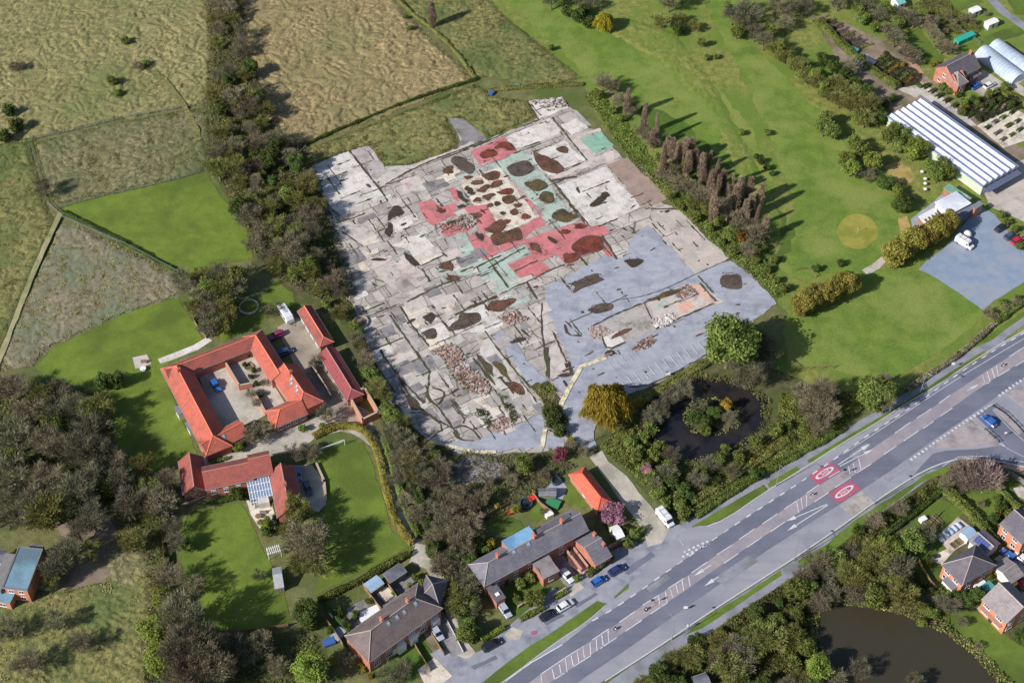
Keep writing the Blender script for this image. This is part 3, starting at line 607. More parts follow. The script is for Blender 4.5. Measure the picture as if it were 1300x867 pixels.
SL = [
 (0, 'white', [(391, 212.5), (429, 198), (431, 195), (443.5, 193), (488.5, 248), (470, 256), (430.5, 272), (422, 264), (404, 232)]),
 (1, 'grey', [(388, 484), (505, 440), (545, 490), (560, 540), (620, 575), (655, 650), (680, 700), (640, 760), (605, 742)]),
 (1, 'light', [(560, 710), (680, 620), (800, 610), (970, 540), (1150, 470), (1298, 410), (1298, 455), (1170, 490), (950, 570), (720, 690), (620, 750)]),
 (1, 'pale', [(745, 700), (880, 640), (950, 740), (800, 815)]),
 (2, 'dark', [(45, 235), (140, 205), (280, 330), (340, 400), (100, 495), (0, 540), (0, 490), (120, 440), (155, 390)]),
 (2, 'white', [(470, 380), (660, 305), (820, 235), (910, 350), (780, 400), (620, 460), (540, 470)]),
 (2, 'white', [(655, 115), (850, 85), (900, 80), (950, 160), (730, 250)]),
 (2, 'grey', [(970, 175), (1010, 180), (1140, 295), (1060, 310)]),
 (2, 'white', [(900, 290), (1020, 235), (1105, 310), (980, 370)]),
 (2, 'pale', [(930, 380), (1190, 312), (1200, 330), (1035, 385), (1155, 525), (1298, 475), (1298, 560), (1100, 600), (820, 705), (790, 685), (1090, 560)]),
 (2, 'teal', [(1040, 398), (1195, 338), (1292, 440), (1160, 512)]),
 (2, 'white', [(650, 520), (920, 405), (1085, 550), (800, 670), (700, 580)]),
 (2, 'mint', [(0, 720), (220, 640), (500, 530), (640, 462), (695, 580), (785, 682), (840, 775), (900, 867), (1000, 1000), (830, 1066), (720, 900), (600, 760), (480, 640), (380, 600), (230, 660), (0, 755)]),
 (2, 'pink', [(215, 490), (440, 385), (480, 390), (575, 490), (460, 540), (290, 585)]),
 (0, 'cream', [(582, 232), (634.6, 213.4), (681.7, 275.6), (650, 290), (625, 300), (613, 292), (632, 283), (617, 262), (605, 264)]),
 (5, 'pink', [(500, 380), (640, 330), (740, 310), (945, 240), (985, 295), (1090, 270), (1140, 325), (1080, 355), (1195, 515), (1165, 540), (1085, 450), (930, 505), (800, 560), (750, 490), (620, 540), (520, 430)]),
 (5, 'pink', [(380, 560), (560, 490), (705, 605), (500, 695)]),
 (5, 'pink', [(70, 360), (180, 310), (255, 360), (325, 470), (200, 535)]),
 (5, 'pink', [(262, 345), (450, 300), (620, 212), (655, 270), (540, 338), (495, 398), (332, 466)]),
 (4, 'pink', [(770, 100), (860, 65), (920, 130), (1060, 110), (1050, 190), (880, 275), (800, 200)]),
 (4, 'pink', [(1000, 0), (1050, 0), (1090, 80), (1062, 106)]),
 (5, 'pink', [(450, 5), (485, 20), (645, 200), (625, 206), (540, 105)]),
 (4, 'pink', [(1090, 150), (1298, 110), (1298, 200), (1180, 210)]),
 (5, 'pink', [(95, 130), (220, 125), (275, 200), (300, 290), (262, 335), (170, 300), (120, 220)]), (4, 'pink', [(930, 275), (1100, 222), (1180, 290), (1110, 345), (960, 352)]), (4, 'pale', [(1030, 180), (1120, 150), (1180, 215), (1090, 225)]),
 (5, 'mint', [(0, 335), (62, 335), (196, 540), (330, 500), (512, 432), (538, 470), (374, 562), (496, 700), (390, 750), (330, 800), (250, 760), (160, 630), (0, 600)]),
 (4, 'mint', [(920, 600), (1040, 540), (1170, 560), (1240, 640), (1100, 660), (960, 690)]),
 (8, 'mint', [(265, 50), (390, 30), (440, 130), (300, 190), (275, 120)]),
 (0, 'white', [(707, 236), (768, 212), (813, 262), (790, 275), (757, 290), (748, 288)]),
 (3, 'brown', [(235, 480), (370, 430), (470, 490), (600, 640), (620, 690), (560, 720), (460, 735)]),
 (6, 'beige', [(250, 110), (400, 100), (490, 100), (560, 170), (700, 310), (860, 460), (610, 580), (470, 440), (320, 270)]),
 (4, 'white', [(540, 270), (700, 200), (740, 260), (620, 330)]), (4, 'white', [(570, 430), (680, 370), (800, 330), (970, 490), (790, 580), (700, 460)]),
 (4, 'light', [(150, 290), (400, 200), (520, 380), (360, 440), (220, 330)]), (4, 'pale', [(270, 490), (370, 460), (440, 520), (560, 490), (600, 520), (440, 600), (330, 580)]),
 (4, 'pale', [(440, 610), (680, 490), (800, 620), (840, 690), (660, 780), (520, 700)]),
 (7, 'cream', [(530, 120), (690, 60), (800, 210), (640, 280)]), (7, 'white', [(670, 290), (830, 230), (920, 325), (740, 415)]),
 (7, 'white', [(850, 215), (1240, 60), (1340, 20), (1298, 180), (1290, 250), (1180, 300), (930, 322)]),
 (7, 'light', [(380, 420), (480, 390), (640, 470), (720, 590), (560, 560), (440, 550)]), (7, 'dark', [(300, 465), (370, 450), (430, 560), (370, 590)]),
 (7, 'dark', [(385, 600), (450, 570), (530, 690), (600, 830), (480, 760)]), (7, 'dark', [(470, 560), (570, 515), (640, 640), (720, 720), (700, 840), (620, 780)]),
 (7, 'light', [(500, 380), (545, 362), (650, 480), (560, 510)]), (7, 'pale', [(740, 600), (840, 580), (900, 690), (820, 720), (740, 700)]),
 (7, 'light', [(730, 60), (990, 0), (1060, 90), (900, 180), (800, 150)]),
 (0, 'light', [(603, 424), (615, 419), (673, 492), (688, 517), (664, 528), (640, 505), (620, 470)]),
 ('A', 'cream', [(700, 190), (820, 155), (840, 200), (900, 270), (830, 310), (790, 240)]),
 ('A', 'dark', [(340, 300), (430, 240), (540, 370), (430, 440), (380, 390)]), ('A', 'dark', [(490, 230), (560, 180), (650, 290), (620, 350), (570, 350)]),
 (0, 'blue', [(693, 365), (724, 350), (766, 323), (790, 330), (803, 300), (822, 286), (839, 302), (860, 325), (882, 348), (926, 331), (950, 345), (985, 385), (962, 403), (904, 446), (846, 480), (796, 500), (774, 515), (752, 548), (757, 566), (745, 571), (731, 560), (722, 545), (718, 505), (700, 482), (726, 466), (722, 455), (707, 420), (702, 405), (692, 395)]),
 (8, 'blue', [(140, 370), (220, 360), (300, 420), (420, 590), (560, 720), (440, 775)]),
 ('A', 'blue', [(620, 525), (500, 460), (600, 455), (740, 450), (820, 400), (950, 360), (1140, 280), (1150, 370), (1180, 410), (1280, 440), (1275, 490), (1000, 490), (850, 525)]),
 (8, 'light', [(525, 290), (600, 370), (630, 420), (755, 680), (690, 690), (570, 720), (535, 480)]),
]
for i, (k, c_, pts) in enumerate(SL): sheet('concrete_slab' if c_ not in ('pink', 'mint', 'teal', 'blue') else {'pink': 'painted_floor', 'mint': 'painted_floor', 'teal': 'painted_floor', 'blue': 'asphalt_yard'}[c_], zz(k, pts), m_s[c_], 3 + (i % 9) * .35 + i * .05, .45, seed=60 + i, step=.7)
# old office floor in the asphalt yard
SB = [('B', 'grey', [(230, 300), (600, 120), (640, 160), (700, 260), (650, 300), (540, 350), (470, 380), (390, 330), (300, 370)]),
      ('B', 'pale', [(600, 120), (860, 0), (940, 0), (1095, 120), (1030, 140), (850, 205), (660, 290), (640, 180)]),
      ('B', 'brown', [(540, 370), (640, 320), (670, 370), (540, 440), (500, 410)]),
      ('B', 'white', [(330, 345), (420, 305), (465, 370), (360, 425)]),
      ('B', 'mint', [(640, 150), (720, 110), (755, 130), (660, 180)]), ('B', 'light', [(745, 95), (800, 80), (830, 105), (770, 130)])]
for i, (k, c_, pts) in enumerate(SB): sheet('concrete_slab', zz(k, pts), m_s[c_], 9.5 + i * .3, .2, seed=160 + i, step=1)
m_peach = slab('peach_floor', S(214, 160, 140), S(224, 178, 156), S(190, 168, 160))
sheet('painted_floor', zz('B', [(800, 140), (870, 110), (900, 150), (830, 190)]), m_peach, 12, .15); sheet('painted_floor', zz('B', [(890, 15), (930, 10), (1030, 115), (1000, 125)]), m_peach, 12, .15)
# soil and weeds that filled the pits
PT = [(622, 194, 3.0, 2.3, 20, 'red'), (640.5, 186, 3.6, 2.4, -20, 'red'), (589, 209, 3.6, 2.4, -50, 'grey'), (568.5, 216, 1.7, 1.5, 0, 'brown'), (662.5, 215, 4.2, 3.2, 0, 'grey'), (679.5, 234.6, 3.6, 3.0, 30, 'olive'),
      (695.6, 208, 5.2, 2.3, -50, 'brown'), (713, 190.5, 2.2, 1.2, -45, 'brown'), (697, 252.7, 3.4, 3.0, 0, 'olive'), (715.6, 274.7, 3.8, 3.0, -10, 'olive'), (644.4, 301, 4.6, 2.8, 20, 'brown'), (681.7, 317, 3.6, 2.2, -45, 'brown'),
      (746, 311, 4.4, 3.2, 20, 'red'), (722.4, 326.4, 2.6, 1.9, 10, 'red'), (736.8, 287.5, 2.2, 1.2, 10, 'red'), (701, 306, 2.2, .9, -55, 'dark'), (719, 295, 1.2, 1, 0, 'red'), (761, 255, 4.6, 1.3, 50, 'dark'), (768, 248, 1.5, 1.4, 0, 'dark'),
      (742.7, 358.6, 5.6, 2.1, 30, 'grey'), (927.5, 355, 3.3, 2.6, -60, 'grey'), (803, 333, 2.4, 2.2, 0, 'dark'), (760, 392, 3.2, 2.0, 15, 'grey'), (543, 404, 1.8, 2.4, 20, 'dark'), (545, 424.5, 2.5, 2.1, 0, 'grey'), (591, 409, 4.6, 2.6, 40, 'brown'),
      (634, 387, 4.6, 2.4, 30, 'brown'), (500, 272, 2.2, 3.6, -10, 'dark'), (494, 294, 1.2, 4.0, 10, 'dark'), (523.7, 333, 1.2, 3.8, 38, 'dark'), (569, 339, 2.4, 1.9, 20, 'brown'), (576.5, 353, 2.4, 1.4, 20, 'brown'), (609, 300, .8, 2.4, 32, 'dark'),
      (722, 466, .8, 2.6, 18, 'dark'), (720, 476, 2.4, .6, 14, 'dark'), (660, 432, 3.0, .8, 20, 'dark'), (643, 403, 3.0, 1.8, 20, 'brown'), (594, 240.5, 1.0, 1.6, 30, 'dark'), (588, 252, 1.2, 4.0, 35, 'dark'), (617, 465, 1.0, 5.0, 34, 'olive'), (637, 470, .9, 4.0, 34, 'olive'),
      (649, 490, 1.2, 2.2, 30, 'brown'), (656, 495, 1, 2.2, 30, 'brown'), (523, 512, 1.3, 3.4, 25, 'dark'), (788, 424, 3.6, .9, 30, 'brown'), (820, 437, 3.2, 1.0, 28, 'brown'), (847, 373, 6.0, .9, 27, 'olive'), (776, 449, 1.4, 1, 0, 'dark'), (484, 330, 2.6, .5, 0, 'dark'),
      (623.5, 223.5, 2.29, 1.68, 20, 'brown'), (605.7, 232, 2.16, 1.54, 20, 'brown'), (630.3, 233, 2.43, 1.68, 20, 'brown'), (613, 241, 2.29, 1.68, 20, 'brown'), (640.5, 243, 2.29, 1.68, 20, 'red'), (619, 250.7, 2.16, 1.54, 20, 'brown'), (648, 254, 2.56, 2.24, 20, 'brown'), (665.6, 274.7, 1.89, 1.82, 20, 'red'), (631, 289, 2.84, 2.52, 20, 'brown'), (607, 255, 1.62, 1.40, 0, 'brown'), (598, 246, 0.94, 0.98, 0, 'dark'), (632, 260, 1.08, 0.84, 0, 'dark'), (639, 271, 0.94, 0.84, 0, 'dark'), (652, 270, 1.6, 1.3, 20, 'brown'), (622, 262, 1.3, 1.1, 20, 'brown'), (594, 226, 1.4, 1.1, 20, 'red'), (641, 282, 1.5, 1.1, 20, 'red'), (657, 262, 1.2, 1.0, 20, 'brown'), (586, 262, 1.6, 1.0, 25, 'dark'), (560, 268, 1.2, .8, 25, 'red'), (574, 283, 2.6, .8, 25, 'dark'), (600, 276, 2.2, .9, 25, 'brown')]
for i, (a, b, rx, ry, an, k) in enumerate(PT):
    sheet('soil_rim', blob(a, b, rx * .84 + .12, ry * .84 + .12, an, jit=.3, seed=i), m_soil['grey'], 12.6, world=True)  # grey-brown rim a little wider than the soil patch
    sheet('soil_patch', blob(a, b, rx * .8, ry * .8, an, jit=.3, seed=i), m_soil[k], 13 + (i % 5) * .4, world=True)
# joints and low footings: dark weedy strips between the floors
JT = [(0, [(443, 192), (489, 250), (492, 256)], .7), (1, [(640, 740), (720, 690), (940, 575), (1170, 490), (1298, 440)], .6), (0, [(600, 188), (640, 170)], .5), (2, [(0, 550), (120, 500), (340, 410)], .5), (2, [(800, 690), (860, 740), (960, 867)], .6), (2, [(820, 710), (930, 690), (1010, 680)], .8),
      (2, [(860, 660), (960, 620), (1040, 580)], .4), (2, [(625, 455), (740, 415)], .6), (2, [(640, 110), (725, 250)], .5), (2, [(830, 235), (930, 360), (1090, 555)], .5), (5, [(750, 0), (880, 150), (1000, 290)], .6), (5, [(1085, 355), (1200, 530)], .7), (5, [(230, 600), (340, 530), (510, 440)], .6), (5, [(120, 600), (330, 500)], .6), (5, [(270, 590), (385, 740)], .7), (5, [(400, 750), (520, 700), (700, 610), (800, 570)], .6),
      (5, [(520, 700), (600, 830)], .7), (5, [(430, 620), (600, 540)], .5), (4, [(130, 270), (300, 215), (370, 185)], .5), (4, [(400, 230), (470, 330), (520, 400)], .4), (4, [(200, 320), (360, 435)], .4), (4, [(690, 850), (840, 770), (980, 700), (1090, 690)], .7), (4, [(790, 580), (960, 500)], .6), (4, [(800, 600), (860, 700)], .6),
      (7, [(520, 120), (620, 280), (740, 420)], .6), (7, [(440, 180), (550, 340), (740, 600)], .7), (7, [(740, 600), (730, 700), (720, 780), (790, 860)], .6), (7, [(370, 440), (440, 560), (560, 700), (700, 840)], .7), (7, [(280, 450), (540, 350)], .5), (7, [(640, 640), (740, 600)], .4), (7, [(930, 180), (1060, 110), (1240, 40)], .9), (7, [(850, 235), (930, 325)], .5), (7, [(745, 415), (930, 330), (1130, 240)], .4),
      (7, [(310, 520), (480, 760)], .6), (8, [(520, 150), (510, 270), (530, 480), (570, 720)], .6), (8, [(550, 480), (560, 600), (565, 700)], 1.4), (8, [(90, 360), (270, 600), (430, 780)], .6), (8, [(600, 370), (700, 590)], .4), (8, [(0, 180), (180, 100)], .8), (8, [(0, 560), (170, 760)], .8), (8, [(200, 700), (310, 830)], .7),
      ('A', [(200, 0), (300, 170), (420, 290), (570, 370)], .7), ('A', [(410, 100), (410, 190), (480, 230), (560, 350), (620, 440)], .7), ('A', [(440, 110), (510, 130), (520, 170), (480, 220)], .6), ('A', [(570, 370), (630, 350), (700, 380), (750, 440)], .6), ('A', [(580, 390), (610, 440), (700, 450)], .7), ('A', [(300, 270), (400, 270), (530, 370), (430, 430)], .6), ('A', [(100, 70), (250, 270)], .7), ('A', [(640, 340), (650, 310), (560, 190)], .4),
      ('B', [(250, 275), (420, 190), (600, 120)], .7), ('B', [(660, 290), (850, 205), (1030, 130)], .8), ('B', [(940, 0), (1045, 115)], .8), ('B', [(590, 130), (660, 270)], .4), ('B', [(320, 350), (355, 425), (470, 375)], .7), ('B', [(110, 250), (220, 205), (480, 75)], .35), ('B', [(0, 620), (40, 600)], .5), ('B', [(110, 500), (130, 575), (75, 580)], .9), ('B', [(80, 260), (100, 330), (190, 335)], 1.0), ('B', [(430, 650), (580, 660), (740, 590), (1010, 440)], .5), (6, [(0, 780), (270, 740), (600, 585), (870, 465)], .3), (6, [(620, 590), (740, 720)], .6), (6, [(230, 90), (490, 95)], .7), (6, [(460, 180), (520, 230)], .4)]
m_joint = mat('weedy_joint', S(62, 56, 50), S(92, 82, 72), S(76, 80, 50), s=1.0, big=.35, bump=.1)
for i, (k, pts, wd) in enumerate(JT):
    P = smooth(PX(zz(k, pts)), 1); Q = [P[0]]
    for a, b in zip(P, P[1:]):
        n_ = max(1, int((b - a).length / .9)); Q += [a.lerp(b, (j + 1) / n_) for j in range(n_)]
    q = random.Random(i); wds = [max(.12, wd * .75 * q.choice([.4, .6, .8, 1, 1, 1.3])) for _ in Q]
    Q = [p + Vector((q.uniform(-.12, .12), q.uniform(-.12, .12), 0)) for p in Q]
    sheet('weedy_joint', ribbon(Q, wds, True), m_joint, 15.2 + (i % 6) * .3, world=True)
# floor fragments and weedy cracks along the grid of the demolished building
q = random.Random(21); SP = [G(a, b) for a, b in [(430, 275), (520, 240), (590, 212), (640, 300), (700, 345), (690, 400), (640, 440), (690, 525), (650, 545), (560, 552), (508, 520), (476, 450), (444, 350)]]
ux, uy = Vector((math.cos(A_SITE), math.sin(A_SITE), 0)), Vector((-math.sin(A_SITE), math.cos(A_SITE), 0)); FR = {k: MB() for k in ('white', 'light', 'grey', 'pale', 'dark', 'cream')}; CR = MB(); done = []
MID = PX([(528, 262), (580, 222), (640, 200), (700, 262), (790, 330), (690, 352), (640, 352), (590, 300), (540, 292)]); xs = [p.x for p in SP]; ys = [p.y for p in SP]; tries = 0
while len(done) < 95 and tries < 4000:
    tries += 1; p = Vector((q.uniform(min(xs), max(xs)), q.uniform(min(ys), max(ys)), 0)); a_, b_ = q.uniform(.9, 3.2), q.uniform(.7, 2.2)
    if inpoly(np.array([p.x]), np.array([p.y]), MID)[0] or not inpoly(np.array([p.x]), np.array([p.y]), SP)[0] or any((p - d_).length < 3.4 for d_ in done): continue
    done.append(p); c4 = [p - ux * a_ - uy * b_, p + ux * a_ - uy * b_, p + ux * a_ + uy * b_, p - ux * a_ + uy * b_]; c4 = wob([c + Vector((q.uniform(-.3, .3), q.uniform(-.3, .3), 0)) for c in c4], .25, .7, len(done))
    FR[q.choice(['white', 'light', 'light', 'grey', 'pale', 'dark', 'cream', 'grey'])].sheet(c4, 9.2 * LAYER + len(done) * .0004)
for k, f in FR.items(): tag(f.build('floor_fragments', m_s[k]), kind='structure')
PSITE = PX(site); n_ = 0
while n_ < 190:
    a, b = q.uniform(400, 900), q.uniform(135, 560); p = G(a, b)
    if not inpoly(np.array([p.x]), np.array([p.y]), PSITE)[0] or (a > 705 and b > 330 and q.random() < .8): continue
    dv = ux if q.random() < .5 else uy; L_ = q.choice([1.5, 2.5, 4, 6, 9]); e = p + dv * L_
    if not inpoly(np.array([e.x]), np.array([e.y]), PSITE)[0]: continue
    n_ += 1; K = max(3, int(L_ / .7)); line = [p.lerp(e, i / K) + (ux + uy) * q.uniform(-.12, .12) for i in range(K + 1)]
    CR.sheet(ribbon(line, [q.choice([.08, .14, .2, .3, .42]) * (1 if q.random() < .85 else 1.8) for _ in line], True), 12.2 * LAYER + (n_ % 60) * .0005)
tag(CR.build('weedy_cracks', m_joint), kind='structure')
# random small stains and broken patches over the slabs
q = random.Random(5); P = PX(site); k = 0
while k < 110:
    a, b = q.uniform(400, 960), q.uniform(130, 560); p = G(a, b)
    if not inpoly(np.array([p.x]), np.array([p.y]), P)[0]: continue
    k += 1; r_ = q.uniform(.18, .6); sheet('soil_patch', blob(a, b, r_ * q.uniform(.8, 3), r_ * .6, math.degrees(A_SITE) + q.choice([0, 90]) + q.uniform(-12, 12), n=9, jit=.35, seed=k), m_soil[q.choice(['dark', 'brown', 'grey', 'dark'])], 17 + (k % 4) * .3, world=True)
# painted bays, walkway stripes
mk = MB()
for i in range(12):
    a = (796 + i * 9.0, 494 - i * 4.4); pline(mk, [a, (a[0] - 9, a[1] - 11)], .2, .24)
for i in range(5):
    a = (786 - i * 8.0 + 30, 452 + i * .2 - i * -4); pline(mk, [(772 + i * 8, 460 - i * 3.6), (780 + i * 8, 470 - i * 3.6)], .1, .24)
for i in range(3): pline(mk, [(746 + i * 5, 446 + i * 5), (762 + i * 5, 440 + i * 5)], .1, .24)
tag(mk.build('parking_bay_lines', m_white), kind='structure')
m_cw = mat('worn_cream_paint', S(206, 198, 170), S(224, 216, 190), S(160, 150, 130), s=.9, big=.6, amt=(.45, .6))
sheet('painted_walkway', ribbon(PX([(712, 514), (724, 490), (738, 466), (770, 454)]), 1.2, True), m_cw, 20, world=True)
sheet('painted_walkway', ribbon(PX([(692, 545), (688, 569)]), 1.1, True), m_cw, 20, world=True)
sheet('painted_walkway', ribbon(smooth(PX([(546, 561), (576, 568), (604, 574), (630, 574)])), .9, True), m_cw, 20, world=True)
# car park behind the clubhouse, garden paving
sheet('car_park', [(1166, 342), (1178, 330), (1196, 318), (1220, 290), (1244, 262), (1262, 272), (1284, 300), (1300, 320), (1340, 350), (1330, 372), (1300, 358), (1262, 382), (1248, 394), (1215, 370), (1180, 348)], m_cpark, 1, .2, seed=41)
sheet('terrace_paving', [(1156, 278), (1178, 262), (1204, 240), (1210, 250), (1182, 292), (1160, 296)], m_s['blue'], 1, .1)
sheet('sand_path', [(1140, 278), (1152, 274), (1158, 294), (1144, 298)], m_sand, 1, .2); sheet('sand_path', ribbon(PX([(1098, 346), (1112, 338), (1124, 328)]), 2.2, True), m_pale, 2, .2, world=True)
sheet('courtyard_paving', [(249, 470), (320, 441), (362, 512), (322, 536), (279, 547)], m_pale, 2, .1)
sheet('yard_gravel', [(352, 416), (372, 404), (384, 404), (408, 442), (420, 470), (440, 508), (470, 524), (476, 548), (450, 552), (410, 540), (400, 512), (376, 468)], mat('brown_gravel', S(148, 136, 124), S(168, 154, 142), S(130, 120, 108), s=.8, big=.2), 2, .2)
sheet('driveway', [(244, 582), (300, 574), (330, 556), (345, 548), (376, 540), (400, 528), (420, 540), (470, 546), (490, 566), (500, 610), (516, 650), (534, 686), (524, 694), (508, 664), (490, 620), (476, 570), (440, 545), (400, 556), (380, 572), (360, 576), (320, 584), (258, 600)], m_pale, 3, .2)
sheet('patio', [(310, 628), (322, 640), (346, 640), (352, 664), (330, 670), (318, 652)], m_s['cream'], 2, .2); sheet('terrace_paving', [(204, 462), (252, 444), (270, 432), (262, 428), (246, 438), (200, 456)], m_s['white'], 2, .1)
sheet('driveway', [(352, 590), (396, 590), (410, 612), (414, 640), (404, 650), (380, 640)], m_pale, 2, .2)
sheet('garden_lawn', [(620, 664), (632, 656), (660, 660), (664, 668), (648, 680), (630, 676)], m_lawn, 1, .2); sheet('garden_lawn', [(670, 652), (682, 634), (698, 650), (680, 664)], m_lawn, 1, .2); sheet('garden_lawn', [(712, 634), (724, 610), (752, 640), (738, 646)], m_lawn, 0, .2)
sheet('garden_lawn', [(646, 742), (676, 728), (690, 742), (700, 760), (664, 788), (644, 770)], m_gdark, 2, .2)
sheet('garden_paving', [(690, 628), (706, 600), (720, 618), (712, 640), (700, 646)], m_s['blue'], 1, .1); sheet('front_yard', [(718, 690), (732, 700), (748, 722), (740, 730), (722, 716)], m_s['pale'], 3, .05); sheet('front_yard', [(692, 706), (708, 696), (736, 734), (720, 746), (706, 730)], m_s['dark'], 3, .05)
sheet('front_garden', [(536, 800), (556, 786), (588, 830), (576, 856), (552, 834)], m_mud, 2, .1); sheet('back_yard', [(440, 772), (520, 730), (540, 752), (470, 796), (446, 800)], m_s['dark'], 1, .1)
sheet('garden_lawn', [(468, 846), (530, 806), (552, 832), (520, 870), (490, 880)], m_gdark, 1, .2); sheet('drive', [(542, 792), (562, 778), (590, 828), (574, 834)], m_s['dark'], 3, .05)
sheet('house_drive', [(1228, 112), (1248, 88), (1272, 104), (1276, 108), (1248, 122)], m_pale, 2, .1); sheet('garden_path', ribbon(PX([(1142, 56), (1156, 76), (1170, 96)]), 2.2, True), mat('brick_path', S(170, 130, 108), S(186, 148, 126), S(150, 130, 118), s=1), 2, world=True)
sheet('nursery_path', ribbon(PX([(1096, 70), (1110, 92), (1140, 110), (1166, 122)]), 2.4, True), m_pale, 1, .2, world=True); sheet('nursery_path', ribbon(PX([(1282, 104), (1300, 118), (1320, 130)]), 3.0, True), m_pale, 2, .2, world=True); sheet('nursery_path', ribbon(PX([(1282, 106), (1310, 92)]), 3.0, True), m_pale, 2, .2, world=True)
sheet('nursery_bed_paving', [(1240, 160), (1284, 136), (1310, 150), (1310, 176), (1274, 188)], m_s['cream'], 1, .1); sheet('nursery_bed_paving', [(1152, 112), (1170, 104), (1228, 148), (1240, 160), (1226, 160), (1168, 120)], m_s['light'], 1, .1)
sheet('allotment_track', ribbon(PX([(1252, -8), (1270, 12), (1300, 34), (1320, 50)]), 3.0, True), m_path, 1, .2, world=True)
sheet('patio', [(1180, 712), (1190, 702), (1204, 696), (1222, 676), (1226, 682), (1208, 702), (1196, 716)], m_s['cream'], 2, .1); sheet('kitchen_garden_paving', [(1190, 680), (1216, 656), (1232, 668), (1234, 684), (1206, 702)], m_s['pale'], 2, .1)
sheet('driveway', [(1262, 710), (1274, 700), (1300, 712), (1320, 740), (1300, 760), (1290, 730)], m_s['pale'], 2, .1); sheet('terrace_paving', [(1240, 772), (1248, 766), (1280, 792), (1274, 800)], m_s['pale'], 1, .1); sheet('brick_paving', [(1266, 592), (1284, 596), (1320, 612), (1320, 600), (1280, 588)], mat('brick_paving', S(176, 138, 118), S(190, 154, 134), S(160, 138, 126), s=1), 2)
sheet('garden_paving', [(1286, 620), (1296, 616), (1320, 632), (1320, 644), (1292, 630)], m_s['pale'], 2, .2)
sheet('field_track', ribbon(smooth(PX([(78, 270), (50, 330), (26, 390), (2, 452), (-10, 480)])), 1.4, True), mat('worn_path', S(150, 144, 112), S(166, 158, 124), S(128, 130, 92), s=.8), 40, .2, world=True)
sheet('field_track', ribbon(smooth(PX([(196, 92), (216, 112), (232, 132), (248, 160), (252, 180)])), 1.8, True), m_greenf, 50, .4, world=True)
# ------------------------------------------------------------------ buildings
m_brick = brickmat('red_brick', S(168, 98, 80), S(188, 116, 96), S(150, 130, 118))
m_brick2 = brickmat('orange_brick', S(190, 112, 82), S(204, 128, 98), S(170, 140, 124))
m_brickdk = brickmat('weathered_brick', S(134, 92, 78), S(156, 112, 96), S(130, 116, 106))
m_render = mat('white_render', S(206, 204, 200), S(222, 220, 216), S(186, 184, 178), s=1, obj=True)
m_tile = roofmat('orange_pantile', S(164, 84, 72), S(188, 104, 88), S(136, 84, 76))
m_tile2 = roofmat('dull_red_pantile', S(142, 78, 72), S(162, 94, 86), S(120, 76, 72))
m_tile3 = roofmat('bright_orange_tile', S(196, 96, 74), S(210, 110, 88), S(176, 90, 76))
m_tile4 = roofmat('maroon_tile', S(132, 66, 70), S(158, 84, 86), S(122, 74, 82))
m_slate = roofmat('grey_slate', S(98, 97, 110), S(120, 117, 128), S(130, 127, 134))
m_slate2 = roofmat('brown_concrete_tile', S(104, 92, 92), S(126, 112, 110), S(92, 84, 88))
m_slate3 = roofmat('dark_grey_tile', S(84, 80, 92), S(104, 100, 110), S(116, 110, 112))
m_slate4 = roofmat('pale_grey_tile', S(126, 120, 124), S(148, 140, 142), S(112, 108, 114))
m_ridge = flat('ridge_tile', S(170, 128, 112), .9); m_ridgeo = flat('orange_ridge_tile', S(222, 128, 98), .9); m_ridgeg = flat('pale_ridge_tile', S(166, 156, 150), .9)
m_frame = flat('white_window_frame', S(226, 226, 228), .5); m_glass = flat('window_glass', S(52, 62, 76), .12, .6)
m_blueglass = flat('sky_blue_glazing', S(150, 178, 206), .2, .6); m_door = flat('painted_door', S(70, 52, 50), .5); m_pot = flat('chimney_pot', S(196, 128, 96), .9)
m_felt = mat('grey_roof_felt', S(104, 106, 118), S(124, 126, 136), S(90, 92, 102), s=1.2, obj=True); m_bluefelt = mat('blue_roof_sheet', S(112, 158, 194), S(132, 174, 206), S(100, 140, 176), s=.9, obj=True)
m_flatroof = mat('wet_blue_grey_roof', S(112, 144, 164), S(126, 156, 174), S(96, 116, 130), s=.5, obj=True, rough=.5); m_lead = flat('grey_lead', S(120, 124, 136), .6)
m_timber = mat('weathered_timber', S(120, 98, 78), S(146, 122, 98), s=2, obj=True); m_timberg = mat('grey_timber', S(112, 112, 114), S(136, 136, 138), s=2, obj=True); m_whitep = flat('white_paint', S(226, 226, 228), .5)
m_sky = flat('skylight_glass', S(150, 176, 196), .2, .6)

